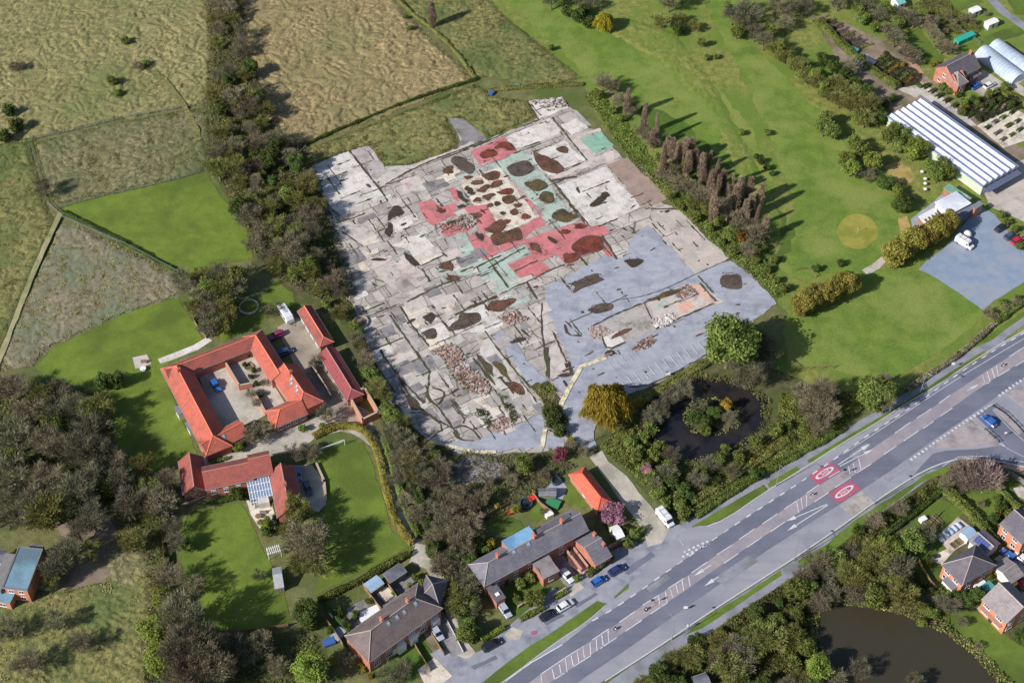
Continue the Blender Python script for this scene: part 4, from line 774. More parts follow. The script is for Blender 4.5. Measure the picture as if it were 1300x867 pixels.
m_gutter = flat('gutter_plastic', S(150, 146, 144), .5)
class Wing:
    """a rectangle picked at the eaves in the photograph: A-B along its length, C (pixel) or W (metres, sign = side) across"""
    def __init__(s, A, B, he, C=None, W=None, z0=0.0):
        a, b = G(A[0], A[1], he), G(B[0], B[1], he); u = b - a; s.L = u.length; u.normalize(); n = Vector((-u.y, u.x, 0))
        if C is not None: W = (G(C[0], C[1], he) - a).dot(n)
        s.mirror = W < 0; s.W = abs(W); s.he = he; s.z0 = z0
        if W < 0:      # keep the frame right handed: start from B
            a, u, n = b, -u, -n
        s.M = Matrix(((u.x, n.x, 0, a.x), (u.y, n.y, 0, a.y), (0, 0, 1, 0), (0, 0, 0, 1)))
        s.o = Vector((a.x, a.y, 0))
    def at(s, x, y, z=0): return s.M @ Vector((x, y, z))
    # hips are given for the A end and the B end of the pick
    def ends(s, a, b): return (b, a) if s.mirror else (a, b)
    def walls(s, root, m, gable=(True, True), pitch=.8, cut=0.0):
        g = s.ends(*gable); L, W, he = s.L, s.W, s.he - .06; mb = MB(); zr = he + pitch * W / 2 - .02
        c = [(0, 0), (L, 0), (L, W), (0, W)]
        mb.add([(x, y, s.z0 - .05) for x, y in c] + [(x, y, he) for x, y in c], [(0, 1, 5, 4), (1, 2, 6, 5), (2, 3, 7, 6), (3, 0, 4, 7)], s.M)
        if g[0]: mb.add([(0, W, he), (0, 0, he), (0, W / 2, zr)], [(0, 1, 2)], s.M)
        if g[1]: mb.add([(L, 0, he), (L, W, he), (L, W / 2, zr)], [(0, 1, 2)], s.M)
        return mb.build('wall', m, root)
    def roof(s, root, m, mr=None, hip=(False, False), pitch=.8, over=.3, th=.16, inset=(None, None), name='roof'):
        h0, h1 = s.ends(*hip); L, W, he = s.L, s.W, s.he; o = over; zr = he + pitch * W / 2; ze = he - pitch * o
        hl = (W / 2) * .95
        r0 = (hl if h0 else -o * .6); r1 = (L - hl if h1 else L + o * .6)
        if r0 > r1: r0 = r1 = (r0 + r1) / 2
        x0 = -o if h0 else -o * .6; x1 = L + o if h1 else L + o * .6
        top = [(x0, -o, ze), (x1, -o, ze), (x1, W + o, ze), (x0, W + o, ze), (r0, W / 2, zr), (r1, W / 2, zr)]
        fs = [(0, 1, 5, 4), (2, 3, 4, 5)]; edge = [(0, 1), (2, 3)]
        if h0: fs.append((3, 0, 4)); edge.append((3, 0))
        else: edge += [(3, 4), (4, 0)]
        if h1: fs.append((1, 2, 5)); edge.append((1, 2))
        else: edge += [(1, 5), (5, 2)]
        vs = top + [(x, y, z - th) for x, y, z in top]
        fs = fs + [tuple(i + 6 for i in reversed(f)) for f in fs] + [(b, a, a + 6, b + 6) for a, b in edge]
        mb = MB().add(vs, fs, s.M); ro = mb.build(name, m, root)
        for y in (-o - .06, W + o + .06): MB().tube([s.at(x0, y, ze - th * .6), s.at(x1, y, ze - th * .6)], .07, 5).build('gutter', m_gutter, ro)
        if mr:
            rb = MB(); T = [s.M @ Vector(v) for v in top]; up = Vector((0, 0, .03))
            if (T[4] - T[5]).length > .1: rb.tube([T[4] + up, T[5] + up], .13, 6)
            if h0: rb.tube([T[4] + up, T[0] + up], .1, 5); rb.tube([T[4] + up, T[3] + up], .1, 5)
            if h1: rb.tube([T[5] + up, T[1] + up], .1, 5); rb.tube([T[5] + up, T[2] + up], .1, 5)
            rb.build('ridge_tiles', mr, ro)
        s.pitch = pitch; return ro
    def mono(s, root, m, rise=.8, over=.2, th=.14, name='roof'):
        """single slope, high along the far long side"""
        L, W, he, o = s.L, s.W, s.he, over
        top = [(-o, -o, he), (L + o, -o, he), (L + o, W + o, he + rise), (-o, W + o, he + rise)]
        vs = top + [(x, y, z - th) for x, y, z in top]
        mb = MB().add(vs, [(0, 1, 2, 3), (7, 6, 5, 4), (1, 0, 4, 5), (2, 1, 5, 6), (3, 2, 6, 7), (0, 3, 7, 4)], s.M)
        wb = MB(); c = [(0, 0, he - .1), (L, 0, he - .1), (L, W, he + rise - .1), (0, W, he + rise - .1)]
        wb.add([(x, y, -.05) for x, y, z in c] + c, [(0, 1, 5, 4), (1, 2, 6, 5), (2, 3, 7, 6), (3, 0, 4, 7)], s.M)
        return mb.build(name, m, root), wb
    def window(s, root, side, x, z, w=1.2, h=1.2, name='window', mf=None, mg=None, bars=1):
        M = s.M @ s.side(side); f = MB(); t = .09
        f.box(x - w / 2, x + w / 2, -.05, .02, z, z + t, M); f.box(x - w / 2, x + w / 2, -.05, .02, z + h - t, z + h, M)
        f.box(x - w / 2, x - w / 2 + t, -.05, .02, z + t, z + h - t, M); f.box(x + w / 2 - t, x + w / 2, -.05, .02, z + t, z + h - t, M)
        for k in range(bars):
            c = x - w / 2 + w * (k + 1) / (bars + 1); f.box(c - t / 2, c + t / 2, -.045, .02, z + t, z + h - t, M)
        f.box(x - w / 2 - .06, x + w / 2 + .06, -.1, .02, z - .07, z - .003, M)
        o = f.build(name, mf or m_frame, root)
        MB().add([(x - w / 2 + t, -.02, z + t), (x + w / 2 - t, -.02, z + t), (x + w / 2 - t, -.02, z + h - t), (x - w / 2 + t, -.02, z + h - t)], [(0, 1, 2, 3)], M).build('pane', mg or m_glass, o)
    def side(s, side):
        L, W = s.L, s.W
        return {'f': Matrix.Identity(4), 'r': Matrix.Translation((L, 0, 0)) @ Matrix.Rotation(R(90), 4, 'Z'), 'b': Matrix.Translation((L, W, 0)) @ Matrix.Rotation(R(180), 4, 'Z'), 'l': Matrix.Translation((0, W, 0)) @ Matrix.Rotation(R(-90), 4, 'Z')}[side]
    def door(s, root, side, x, w=.95, h=2.05, m=None):
        M = s.M @ s.side(side); d = MB().box(x - w / 2, x + w / 2, -.04, .02, 0, h, M).build('door', m or m_door, root)
        MB().box(x + w / 2 - .16, x + w / 2 - .08, -.09, -.042, .95, 1.05, M).build('handle', m_lead, d)
    def chimney(s, root, x, y, top=1.1, m=None, w=.55, l=.8):
        zr = s.he + s.pitch * (s.W / 2 - abs(y - s.W / 2)); c = MB().box(x - w / 2, x + w / 2, y - l / 2, y + l / 2, zr - .6, zr + top, s.M)
        c.box(x - w / 2 - .06, x + w / 2 + .06, y - l / 2 - .06, y + l / 2 + .06, zr + top, zr + top + .12, s.M)
        o = c.build('chimney', m or m_brick, root)
        for k in (-.2, .2):
            p = s.at(x, y + k, zr + top + .12); MB().tube([p, p + Vector((0, 0, .4))], [.13, .1], 7).build('chimney_pot', m_pot, o)
    def rooflight(s, root, x, y, w=.7, h=.9):
        lo = y < s.W / 2; z = s.he + s.pitch * (y if lo else s.W - y); sl = s.pitch if lo else -s.pitch; f = MB()
        for a, b, c, d_, q in ((x - w / 2, x + w / 2, y - h / 2, y + h / 2, .1),):
            vs = [(a, c, z + sl * (c - y) + q), (b, c, z + sl * (c - y) + q), (b, d_, z + sl * (d_ - y) + q), (a, d_, z + sl * (d_ - y) + q)]
            f.add(vs + [(v[0], v[1], v[2] - .14) for v in vs], [(0, 1, 2, 3), (1, 0, 4, 5), (2, 1, 5, 6), (3, 2, 6, 7), (0, 3, 7, 4)], s.M)
        o = f.build('rooflight', m_lead, root); e = .08
        MB().add([(a + (e if i in (0, 3) else -e), b + (e if i < 2 else -e), c + .012) for i, (a, b, c) in enumerate(vs)], [(0, 1, 2, 3)], s.M).build('pane', m_sky, o)

def house(name, wing, label, cat): return thing(name, wing.o, label, cat)

# --- courtyard house: four red ranges round a yard
wl = Wing((205.8, 468), (262, 577), 3.0, W=6.1); H = house('courtyard_house', wl, 'long low house of orange pantile ranges round a paved courtyard', 'house')
wl.walls(H, m_brick, (False, False)); wl.roof(H, m_tile, m_ridgeo, (True, True), pitch=.72)
for k in range(6): wl.window(H, 'f', 3 + k * (wl.L - 6) / 5, .9, 1.3, 1.2)
wl.chimney(H, wl.L * (.84 if wl.mirror else .16), wl.W / 2, 1.0)
wt = Wing((207.5, 467), (331.5, 419.6), 3.03, W=-4.4); wt.walls(H, m_brick, (False, False)); wt.roof(H, m_tile2, m_ridgeo, (False, True), pitch=.66)
for k in range(4): wt.window(H, 'f', 4 + k * 4, .9, 1.2, 1.2)
wr = Wing((331.5, 419.6), (366, 474), 3.06, W=-4.5); wr.walls(H, m_brick, (False, False)); wr.roof(H, m_tile, m_ridgeo, (True, False), pitch=.66)
w2 = Wing((376.5, 462.3), (409, 508.5), 3.4, C=(350, 481)); w2.walls(H, m_brick, (True, False)); w2.roof(H, m_tile, m_ridgeo, (False, True), pitch=.68)
for a, b in ((.35, .66), (.42, .6), (.55, .68), (.62, .6)): w2.rooflight(H, w2.L * a, w2.W * b)
w2.chimney(H, w2.L * .72, w2.W * .5, .9)
w3 = Wing((350, 540.8), (389.3, 523.5), 3.0, W=5.4); w3.walls(H, m_brick, (False, False)); w3.roof(H, m_tile, m_ridgeo, (True, False), pitch=.68)
for k in range(4): w3.window(H, 'f', 1.2 + k * (w3.L - 2.4) / 3, .9, 1.2, 1.2)
w4 = Wing((263.5, 576), (314, 549), 2.96, W=4.6); w4.walls(H, m_brick, (False, True)); w4.roof(H, m_tile, m_ridgeo, (False, False), pitch=.66)
w4.rooflight(H, w4.L * .3, w4.W * .28); w4.rooflight(H, w4.L * .5, w4.W * .3)
for sx in (.25, .6): w4.window(H, 'f', w4.L * sx, .9, 1.3, 1.2)
# bays on the lawn side of the left range
for px in ((232, 527), (246, 547)):
    p = G(*px); b = MB(); u = (wl.at(1, 0) - wl.at(0, 0)); n = Vector((-u.y, u.x, 0)); Mb = Matrix(((u.x, n.x, 0, p.x), (u.y, n.y, 0, p.y), (0, 0, 1, 0), (0, 0, 0, 1)))
    b.box(-1.2, 1.2, -1.2, 1.4, -.05, 2.3, Mb); bo = b.build('bay', m_render, H); MB().box(-1.4, 1.4, -1.4, 1.5, 2.303, 2.42, Mb).build('bay_roof', m_lead, bo)
# yard walls inside the courtyard: a separate brick wall
def wallrun(name, pts, h, th, m, label, cat='wall', cap=None):
    P = PX(pts); mb = MB()
    for a, b in zip(P, P[1:]):
        d = (b - a); L = d.length; d.normalize(); n = Vector((-d.y, d.x, 0)); M = Matrix(((d.x, n.x, 0, a.x), (d.y, n.y, 0, a.y), (0, 0, 1, 0), (0, 0, 0, 1)))
        mb.box(-th * .49, L + th * .49, -th / 2, th / 2, -.05, h, M)
    r_ = thing(name, P[0], label, cat); mb.build('wall_run', m, r_)
    c = MB()
    for a, b in zip(P, P[1:]):
        d = (b - a); L = d.length; d.normalize(); n = Vector((-d.y, d.x, 0)); M = Matrix(((d.x, n.x, 0, a.x), (d.y, n.y, 0, a.y), (0, 0, 1, 0), (0, 0, 0, 1)))
        c.box(-th * .55, L + th * .4, -th * .62, th * .62, h + .003, h + .08, M)
    c.build('coping', cap or flat('coping_stone', S(176, 156, 140), .9), r_); return r_
wallrun('garden_wall', [(284, 460), (305, 495), (320, 492)], 1.8, .35, m_brick, 'brick wall dividing the courtyard of the orange-roofed house')
wallrun('garden_wall', [(322, 500), (338, 528)], 1.6, .35, m_brick, 'short brick wall beside the courtyard entrance arch')
# --- outbuildings
w = Wing((378.9, 394.2), (406.5, 439.2), 2.6, C=(393.9, 387.6)); H = house('garage_range', w, 'narrow red-tiled garage range beside the white caravan', 'garage')
w.walls(H, m_brickdk, (True, False)); w.roof(H, m_tile2, m_ridgeo, (False, True), pitch=.55)
for k in range(4): w.door(H, 'f', w.L * (.15 + .22 * k), 2.2, 2.1, flat('pale_garage_door', S(176, 196, 196)))
w = Wing((405.4, 448.5), (441.2, 507.3), 2.6, C=(424, 441)); H = house('barn', w, 'long maroon-roofed barn joined to a roofless brick pen', 'barn')
w.walls(H, m_brickdk, (True, False)); w.roof(H, m_tile4, m_ridge, (False, True), pitch=.5)
for k in range(3): w.window(H, 'f', w.L * (.2 + .3 * k), 1.0, 1.0, .9)
wallrun('ruined_brick_pen', [(443, 508), (464, 500), (481, 530), (461, 540), (443, 508)], 2.4, .4, m_brick2, 'roofless orange brick pen at the end of the maroon barn')
# --- lower house
w = Wing((227.7, 585), (233.5, 626.5), 2.8, C=(256, 578)); H = house('farm_cottage', w, 'dull red tiled cottage with a glazed conservatory and rear terrace', 'house')
w.walls(H, m_brickdk, (True, True), pitch=.8); w.roof(H, m_tile2, m_ridge, pitch=.8)
wm = Wing((261, 619.6), (321, 607), 3.9, W=6.2); wm.walls(H, m_brick, pitch=.7); wm.roof(H, m_tile2, m_ridge, pitch=.7)
for k in range(4): wm.window(H, 'f', 1.6 + k * 2.9, 1.0, 1.1, 1.1); wm.window(H, 'f', 1.6 + k * 2.9, 2.7, 1.1, .9)
wq = Wing((320, 604.6), (346, 599), 4.3, W=6.4); wq.walls(H, m_brick, pitch=.8); wq.roof(H, m_tile2, m_ridge, pitch=.8)
wv = Wing((343, 599), (353.5, 655.4), 3.4, C=(374, 600)); wv.walls(H, m_brick, pitch=.85); wv.roof(H, m_tile2, m_ridge, pitch=.85)
wv.chimney(H, wv.L * .5, wv.W / 2, 1.0, w=.6)
wv.window(H, 'r' if not wv.mirror else 'l', wv.W * .5, 1.2, 1.4, 1.2)
c = Wing((318, 634), (346, 628), 2.3, W=5.2); fr = MB(); gl = MB()
for k in range(9):
    x = c.L * k / 8; fr.tube([c.at(x, 0, 2.3), c.at(x, c.W, 3.3)], .07, 4); fr.tube([c.at(x, 0, 0), c.at(x, 0, 2.3)], .06, 4)
for k in range(4): fr.tube([c.at(0, c.W * k / 3, 2.3 + k / 3), c.at(c.L, c.W * k / 3, 2.3 + k / 3)], .07, 4)
fr.tube([c.at(0, 0, 1), c.at(c.L, 0, 1)], .08, 4); cf = fr.build('conservatory', m_whitep, H)
gl.add([(0, 0, 2.27), (c.L, 0, 2.27), (c.L, c.W, 3.27), (0, c.W, 3.27)], [(0, 1, 2, 3)], c.M); gl.add([(0, .02, 0), (c.L, .02, 0), (c.L, .02, 2.27), (0, .02, 2.27)], [(0, 1, 2, 3)], c.M)
gl.build('conservatory_glass', flat('conservatory_glazing', S(120, 140, 170), .15, .6), cf)
MB().box(c.L * .3, c.L * .8, -1.6, -.05, 0, 2.1, c.M).build('porch', m_render, H)
wallrun('garden_wall', [(232, 643), (242, 640), (262, 632), (310, 622)], .9, .3, m_brickdk, 'low brick wall along the front of the dull red cottage')
# --- bright orange garage by the entrance road
w = Wing((724, 602), (759, 647), 2.5, C=(742, 593)); H = house('orange_garage', w, 'bright orange hipped-roof garage beside the entrance road', 'garage')
w.walls(H, m_brick, (False, False)); w.roof(H, m_tile3, flat('orange_hip_tile', S(196, 88, 68), .9), (True, True), pitch=.62)
w.door(H, 'r' if not w.mirror else 'l', w.W * .5, 2.4, 2.1, m_whitep); w.window(H, 'f', w.L * .5, 1, 1.1, .9)
# --- slate terrace
w = Wing((615, 741.5), (746, 671), 5.0, C=(597.3, 715.6)); H = house('slate_terrace', w, 'row of grey slate cottages with brick chimneys by the service road', 'house')
w.walls(H, m_brickdk, (False, True), pitch=.72); w.roof(H, m_slate, m_ridgeg, (True, False), pitch=.72)
e = (lambda t: t if not w.mirror else 1 - t)
for t in (.2, .55, .82): w.chimney(H, w.L * e(t), w.W * .52, 1.2, l=1.0)
for t in (.34, .48): w.rooflight(H, w.L * e(t), w.W * .4, .9, .9)
fs = 'f'
for t in (.12, .3, .44, .6, .74): w.window(H, fs, w.L * t, .9, 1.2, 1.3); w.window(H, fs, w.L * t, 3.3, 1.2, 1.2)
for t in (.21, .52, .82): w.door(H, fs, w.L * t)
x = Wing((690, 734), (709.4, 724), 3.4, C=(679, 713)); x.walls(H, m_brick, (True, True), pitch=.2); r_ = x.mono(H, m_slate4, .25)[0]; x.window(H, 'f', x.L * .5, 1, 1.2, 1.2)
x = Wing((756, 715.6), (775.5, 704), 3.2, C=(726, 687)); x.walls(H, m_brick, (True, True), pitch=.45); x.roof(H, m_slate, m_ridgeg, pitch=.45); x.window(H, 'f', x.L * .5, 1, 1.4, 1.2); x.window(H, 'r', x.W * .4, 1, 1.2, 1.2)
x.chimney(H, x.L * .9, x.W * .72, 1.0); x.chimney(H, x.L * .92, x.W * .3, .9)
x = Wing((630.5, 763.4), (641, 758), 3.2, C=(618, 743)); r_, wb = x.mono(H, m_slate3, .12); wb.build('wall', m_brick, H); MB().box(x.L * .3, x.L * .7, x.W * .22, x.W * .4, x.he + .02, x.he + .3, x.M).build('skylight', m_whitep, H)
zr_ = 5.0 + .72 * w.W / 2; x = Wing((648, 700), (682.4, 681), zr_ - .25, C=(635.5, 687)); r_, wb = x.mono(H, m_bluefelt, -.12, over=.05); wb.build('wall', m_brick, H)
x = Wing((685, 678), (727, 656), zr_ - .3, C=(685.5, 667)); r_, wb = x.mono(H, m_slate3, -.8, over=.05); wb.build('wall', m_brick, H)
x = Wing((622, 712), (646, 699), zr_ - .5, C=(612, 705)); r_, wb = x.mono(H, m_slate3, -1.6, over=.05); wb.build('wall', m_brick, H)
# --- semi-detached pair with brown roof
w = Wing((468.5, 837.7), (559.6, 770.8), 5.0, C=(444.2, 803)); H = house('semi_detached_pair', w, 'pair of brown-roofed semi-detached houses beside the pale lane track', 'house')
w.walls(H, m_brick, (False, False), pitch=.72); w.roof(H, m_slate2, m_ridgeg, (True, True), pitch=.72)
e = (lambda t: t if not w.mirror else 1 - t); fs = 'f'
for t in (.36, .72): w.chimney(H, w.L * e(t), w.W * .56, 1.1, l=.9)
for t in (.4, .52, .62, .78): w.rooflight(H, w.L * e(t), w.W * .38, .8, .9)
for t in (.1, .26, .42, .58, .74, .9): w.window(H, fs, w.L * t, .8, 1.7, 1.4, bars=2); w.window(H, fs, w.L * t, 3.2, 1.6, 1.2, bars=2)
for t in (.34, .66): w.door(H, fs, w.L * t, 1.0, 2.1, m_whitep)
for t in (.42, .58, .9):
    MB().box(w.L * t - 1.0, w.L * t + 1.0, -.8, -.02, 0, 2.7, w.M @ w.side(fs)).build('bay', m_whitep, H)
x = Wing((531, 762), (557, 768), 4.7, W=6.5); x.walls(H, m_brick, (False, False), pitch=.75); x.roof(H, m_slate3, m_ridgeg, (True, True), pitch=.75)
x = Wing((474, 806), (500, 788), 4.3, W=4.6); r_, wb = x.mono(H, m_slate2, -1.2); wb.build('wall', m_brick, H)
x = Wing((500, 784), (522, 770), 2.7, W=3.8); r_, wb = x.mono(H, m_felt, .1); wb.build('wall', m_brick, H)
# --- flat-roofed brick block at the left edge
w = Wing((5.5, 745.8), (33.9, 748.6), 5.2, C=(26.3, 696)); H = house('flat_roofed_house', w, 'brick house with a wet blue-grey flat roof at the wood edge', 'house')
MB().box(0, w.L, 0, w.W, -.05, 5.2, w.M).build('wall', m_brick2, H); MB().box(-.3, w.L + .3, -.3, w.W + .3, 5.203, 5.4, w.M).build('roof', m_flatroof, H)
fx = MB()
for a in ((-.3, w.L + .3, -.3, -.12), (-.3, w.L + .3, w.W + .12, w.W + .3), (-.3, -.12, -.118, w.W + .118), (w.L + .12, w.L + .3, -.118, w.W + .118)): fx.box(*a, 5.403, 5.55, w.M)
fx.build('roof_edge', m_timberg, H)
for t in (.25, .7): w.window(H, 'f', w.L * t, 1, 1.2, 1.2); w.window(H, 'f', w.L * t, 3.4, 1.2, 1.1)
MB().box(-3.2, -.9, -.5, w.W * .9, -.05, 4.4, w.M).build('side_block', m_timberg, H); MB().box(1.5, w.L - .5, w.W + .35, w.W + 2.0, -.05, 4.2, w.M).build('rear_block', m_felt, H)
w = Wing((-14, 760), (12, 765), 3.0, C=(-10, 748)); H = house('flat_roofed_annexe', w, 'small brick annexe with flat roof in front of the flat-roofed house', 'annexe')
MB().box(0, w.L, 0, w.W, -.05, 3, w.M).build('wall', m_brick2, H); MB().box(-.25, w.L + .25, -.25, w.W + .25, 3.003, 3.2, w.M).build('roof', m_flatroof, H); w.window(H, 'f', w.L * .6, 1, 1.6, 1.1, mf=m_frame)
w = Wing((-12, 714), (5, 712), 3.2, C=(-8, 700)); H = house('white_outbuilding', w, 'white outbuilding cut by the left edge behind the flat roof', 'outbuilding')
w.walls(H, m_render, (True, True), pitch=.3); w.roof(H, m_felt, None, pitch=.3); w.window(H, 'f', w.L * .5, 1, 1, 1)
# --- the three houses by the pond
w = Wing((1198, 716), (1222, 741), 4.9, C=(1236, 689)); H = house('hipped_house', w, 'grey hipped-roof brick house in the middle of the kitchen garden', 'house')
w.walls(H, m_brick2, (False, False)); w.roof(H, m_slate3, m_ridgeg, (True, True), pitch=.7)
for sd, LL in (('l', w.W), ('f', w.L), ('r', w.W), ('b', w.L)):
    for t in (.25, .7): w.window(H, sd, LL * t, .9, 1.5, 1.3); w.window(H, sd, LL * t, 3.2, 1.5, 1.2)
w.door(H, 'r', w.W * .5, 1, 2.1)
b_ = G(1216, 748); q_ = MB(); sd = w.M
q_.box(w.L * .35, w.L * .85, -1.6, -.03, 0, 2.5, w.M @ w.side('f')); bo = q_.build('bay', m_whitep, H)
MB().box(w.L * .33, w.L * .87, -1.7, -.03, 2.503, 2.62, w.M @ w.side('f')).build('bay_roof', m_lead, bo)
w = Wing((1251.6, 702.5), (1268.6, 690.7), 2.8, C=(1232, 685.5)); H = house('solar_garage', w, 'grey garage with blue solar panels on its left slope', 'garage')
# ridge runs away from the camera, so the long axis is A-C
w = Wing((1232, 685.5), (1251.6, 702.5), 2.8, C=(1247.7, 672)); w.walls(H, m_render, pitch=.45); w.roof(H, m_slate4, m_ridgeg, pitch=.45)
m_pv = flat('solar_cell', S(62, 82, 140), .15, .6); pvf = False
for i in range(2):
    for j in range(5):
        x0 = .5 + j * (w.L - 1) / 5; y0 = .3 + i * (w.W / 2 - .5) / 2; x1 = x0 + (w.L - 1) / 5 - .1; y1 = y0 + (w.W / 2 - .5) / 2 - .08
        if pvf: y0, y1 = w.W - y1, w.W - y0
        zf = lambda y: w.he + .45 * min(y, w.W - y) + .1
        p_ = MB(); vs = [(x0, y0, zf(y0)), (x1, y0, zf(y0)), (x1, y1, zf(y1)), (x0, y1, zf(y1))]
        p_.add(vs + [(a, b, c - .06) for a, b, c in vs], [(0, 1, 2, 3), (1, 0, 4, 5), (2, 1, 5, 6), (3, 2, 6, 7), (0, 3, 7, 4)], w.M); p_.build('solar_panel', m_pv, H)
w = Wing((1271, 664), (1298.7, 689), 4.9, C=(1296, 644)); H = house('brick_house', w, 'orange brick house with dark grey roof cut by the right edge', 'house')
w.walls(H, m_brick2, (True, True), pitch=.7); w.roof(H, m_slate3, m_ridgeg, pitch=.7, hip=(False, False))
for sd, LL in (('l', w.W), ('f', w.L), ('r', w.W), ('b', w.L)):
    for t in (.25, .7): w.window(H, sd, LL * t, 3.2, 1.3, 1.2); w.window(H, sd, LL * t, .9, 1.3, 1.2)
w = Wing((1283, 738.4), (1298.7, 728), 2.6, C=(1259, 720.7)); H = house('grey_roofed_garage', w, 'grey shallow-roofed garage between the two brick houses', 'garage')
w.walls(H, m_render, pitch=.3); w.roof(H, m_slate4, m_ridgeg, pitch=.3); w.door(H, 'f', w.L * .5, 2.3, 2.1, m_whitep)
w = Wing((1248.3, 759.3), (1278.5, 789.6), 4.9, C=(1284, 742)); H = house('pond_side_house', w, 'brown-grey gabled brick house facing the pond at bottom right', 'house')
w.walls(H, m_brick2, pitch=.75); w.roof(H, m_slate4, m_ridgeg, pitch=.75)
for sd, LL in (('l', w.W), ('f', w.L), ('r', w.W), ('b', w.L)):
    for t in (.22, .72): w.window(H, sd, LL * t, 3.1, 1.7, 1.3, bars=2); w.window(H, sd, LL * t, .8, 1.9, 1.4, bars=2)
sdm = w.side('f'); MB().box(.6, w.L - .6, -1.0, -.03, 2.55, 2.75, w.M @ sdm).build('canopy', m_ridge, H); w.door(H, 'f', w.L * .48, 1.0, 2.1)
w = Wing((1300, 762), (1322, 748), 4.9, W=8); H = house('edge_house', w, 'dark roofed house just entering the right edge', 'house') if False else None
# --- top right: brick house, polytunnels, glasshouse, clubhouse
w = Wing((1211, 101), (1244, 84), 4.9, C=(1191, 84)); H = house('nursery_house', w, 'brick house with dark slate roof beside the polytunnels', 'house')
w.walls(H, m_brick, pitch=.75); w.roof(H, m_slate3, m_ridgeg, pitch=.75); w.window(H, 'l', w.W * .3, 1, 1.2, 1.2); w.window(H, 'l', w.W * .65, 1, 1.2, 1.2); w.window(H, 'l', w.W * .5, 3.4, 1.2, 1.2)
for t in (.45, .75): w.window(H, 'f', w.L * t, 3.3, 1.2, 1.2); w.window(H, 'f', w.L * t, 1, 1.2, 1.2)
x = Wing((1217, 108), (1228, 103), 4.3, W=5.5); x.walls(H, m_brick, pitch=.8); x.roof(H, m_slate4, m_ridgeg, (True, True), pitch=.8); x.window(H, 'f', x.L * .5, .9, 1.4, 1.2); x.window(H, 'f', x.L * .5, 2.9, 1.2, 1.0); x.window(H, 'r', x.W * .4, 2.9, 1, 1)
x = Wing((1232, 100), (1244, 93), 2.7, W=5.0); x.walls(H, m_brick, pitch=.6); x.roof(H, m_slate3, m_ridgeg, (True, True), pitch=.6)
w.chimney(H, w.L * .9, w.W * .5, .9)
m_poly = mat('polythene_film', S(164, 178, 196), S(186, 198, 214), S(150, 164, 184), s=.7, obj=True, rough=.35, spec=.4)
def tunnel(p0, p1, rad, label):
    a, b = G(*p0), G(*p1); d = b - a; L = d.length; d.normalize(); n = Vector((-d.y, d.x, 0)); r_ = thing('polytunnel', a, label, 'polytunnel', 'polytunnels beside the nursery house'); mb = MB(); K = 12; N_ = 14
    vs = [a + d * (L * i / N_) + n * (rad * math.cos(math.pi * j / K)) + Vector((0, 0, rad * .95 * math.sin(math.pi * j / K) * (1 if i % 1 == 0 else .97))) for i in range(N_ + 1) for j in range(K + 1)]
    mb.add(vs, [(i * (K + 1) + j, (i + 1) * (K + 1) + j, (i + 1) * (K + 1) + j + 1, i * (K + 1) + j + 1) for i in range(N_) for j in range(K)])
    mb.add([a] + vs[:K + 1], [(0, j + 1, j + 2) for j in range(K)]); mb.add([b] + vs[-K - 1:], [(0, j + 2, j + 1) for j in range(K)])
    mb.build('film_cover', m_poly, r_)
    for i in range(N_ + 1): MB().tube([a + d * (L * i / N_) + n * ((rad + .03) * math.cos(math.pi * j / K)) + Vector((0, 0, (rad + .03) * .95 * math.sin(math.pi * j / K))) for j in range(K + 1)], .05, 4).build('hoop', m_whitep, r_)
tunnel((1246, 68), (1293, 104), 3.0, 'ribbed white polytunnel nearer the brick nursery house'); tunnel((1262, 60), (1330, 108), 3.0, 'ribbed white polytunnel farther from the nursery house')
# glasshouse with six white spans
w = Wing((1128, 148), (1248, 236), 3.6, C=(1167, 122)); H = house('white_glasshouse', w, 'large six-span white glasshouse with valley gutters painted shade-blue at the nursery', 'glasshouse')
m_gh = mat('whitewashed_glass', S(204, 206, 214), S(220, 222, 230), S(188, 192, 206), s=.5, obj=True, rough=.4, spec=.4); m_ghw = mat('pale_green_glass_wall', S(176, 188, 168), S(196, 206, 188), s=.6, obj=True, rough=.3); m_gutshade = flat('gutter_shade_blue', S(124, 136, 176), .5)
mb = MB(); mb.add([(0, 0, 0), (w.L, 0, 0), (w.L, w.W, 0), (0, w.W, 0), (0, 0, 3.6), (w.L, 0, 3.6), (w.L, w.W, 3.6), (0, w.W, 3.6)], [(0, 1, 5, 4), (1, 2, 6, 5), (2, 3, 7, 6), (3, 0, 4, 7)], w.M)
sw_ = w.W / 6; 
for k in range(6):
    y0 = k * sw_
    mb.add([(0, y0 + sw_, 3.6), (0, y0, 3.6), (0, y0 + sw_ / 2, 4.2)], [(0, 1, 2)], w.M); mb.add([(w.L, y0, 3.6), (w.L, y0 + sw_, 3.6), (w.L, y0 + sw_ / 2, 4.2)], [(0, 1, 2)], w.M)
mb.build('glass_wall', m_ghw, H)
for k in range(6):
    y0 = k * sw_ + .3; y1 = (k + 1) * sw_ - .3; ym = (y0 + y1) / 2; L = w.L
    vs = [(-.1, y0, 3.64), (L + .1, y0, 3.64), (L + .1, ym, 4.25), (-.1, ym, 4.25), (-.1, y1, 3.64), (L + .1, y1, 3.64)]
    sp = MB().add(vs + [(a, b, c - .05) for a, b, c in vs], [(0, 1, 2, 3), (3, 2, 5, 4), (7, 6, 9, 8), (8, 9, 10, 11), (0, 3, 9, 6), (3, 4, 10, 9), (2, 1, 7, 8), (5, 2, 8, 11), (1, 0, 6, 7), (4, 5, 11, 10)], w.M).build('roof_span', m_gh, H)
    bb = MB()
    for i in range(13):
        x = L * i / 12; bb.tube([w.at(x, y0, 3.67), w.at(x, ym, 4.28), w.at(x, y1, 3.67)], .035, 4)
    bb.build('glazing_bars', m_lead, sp)
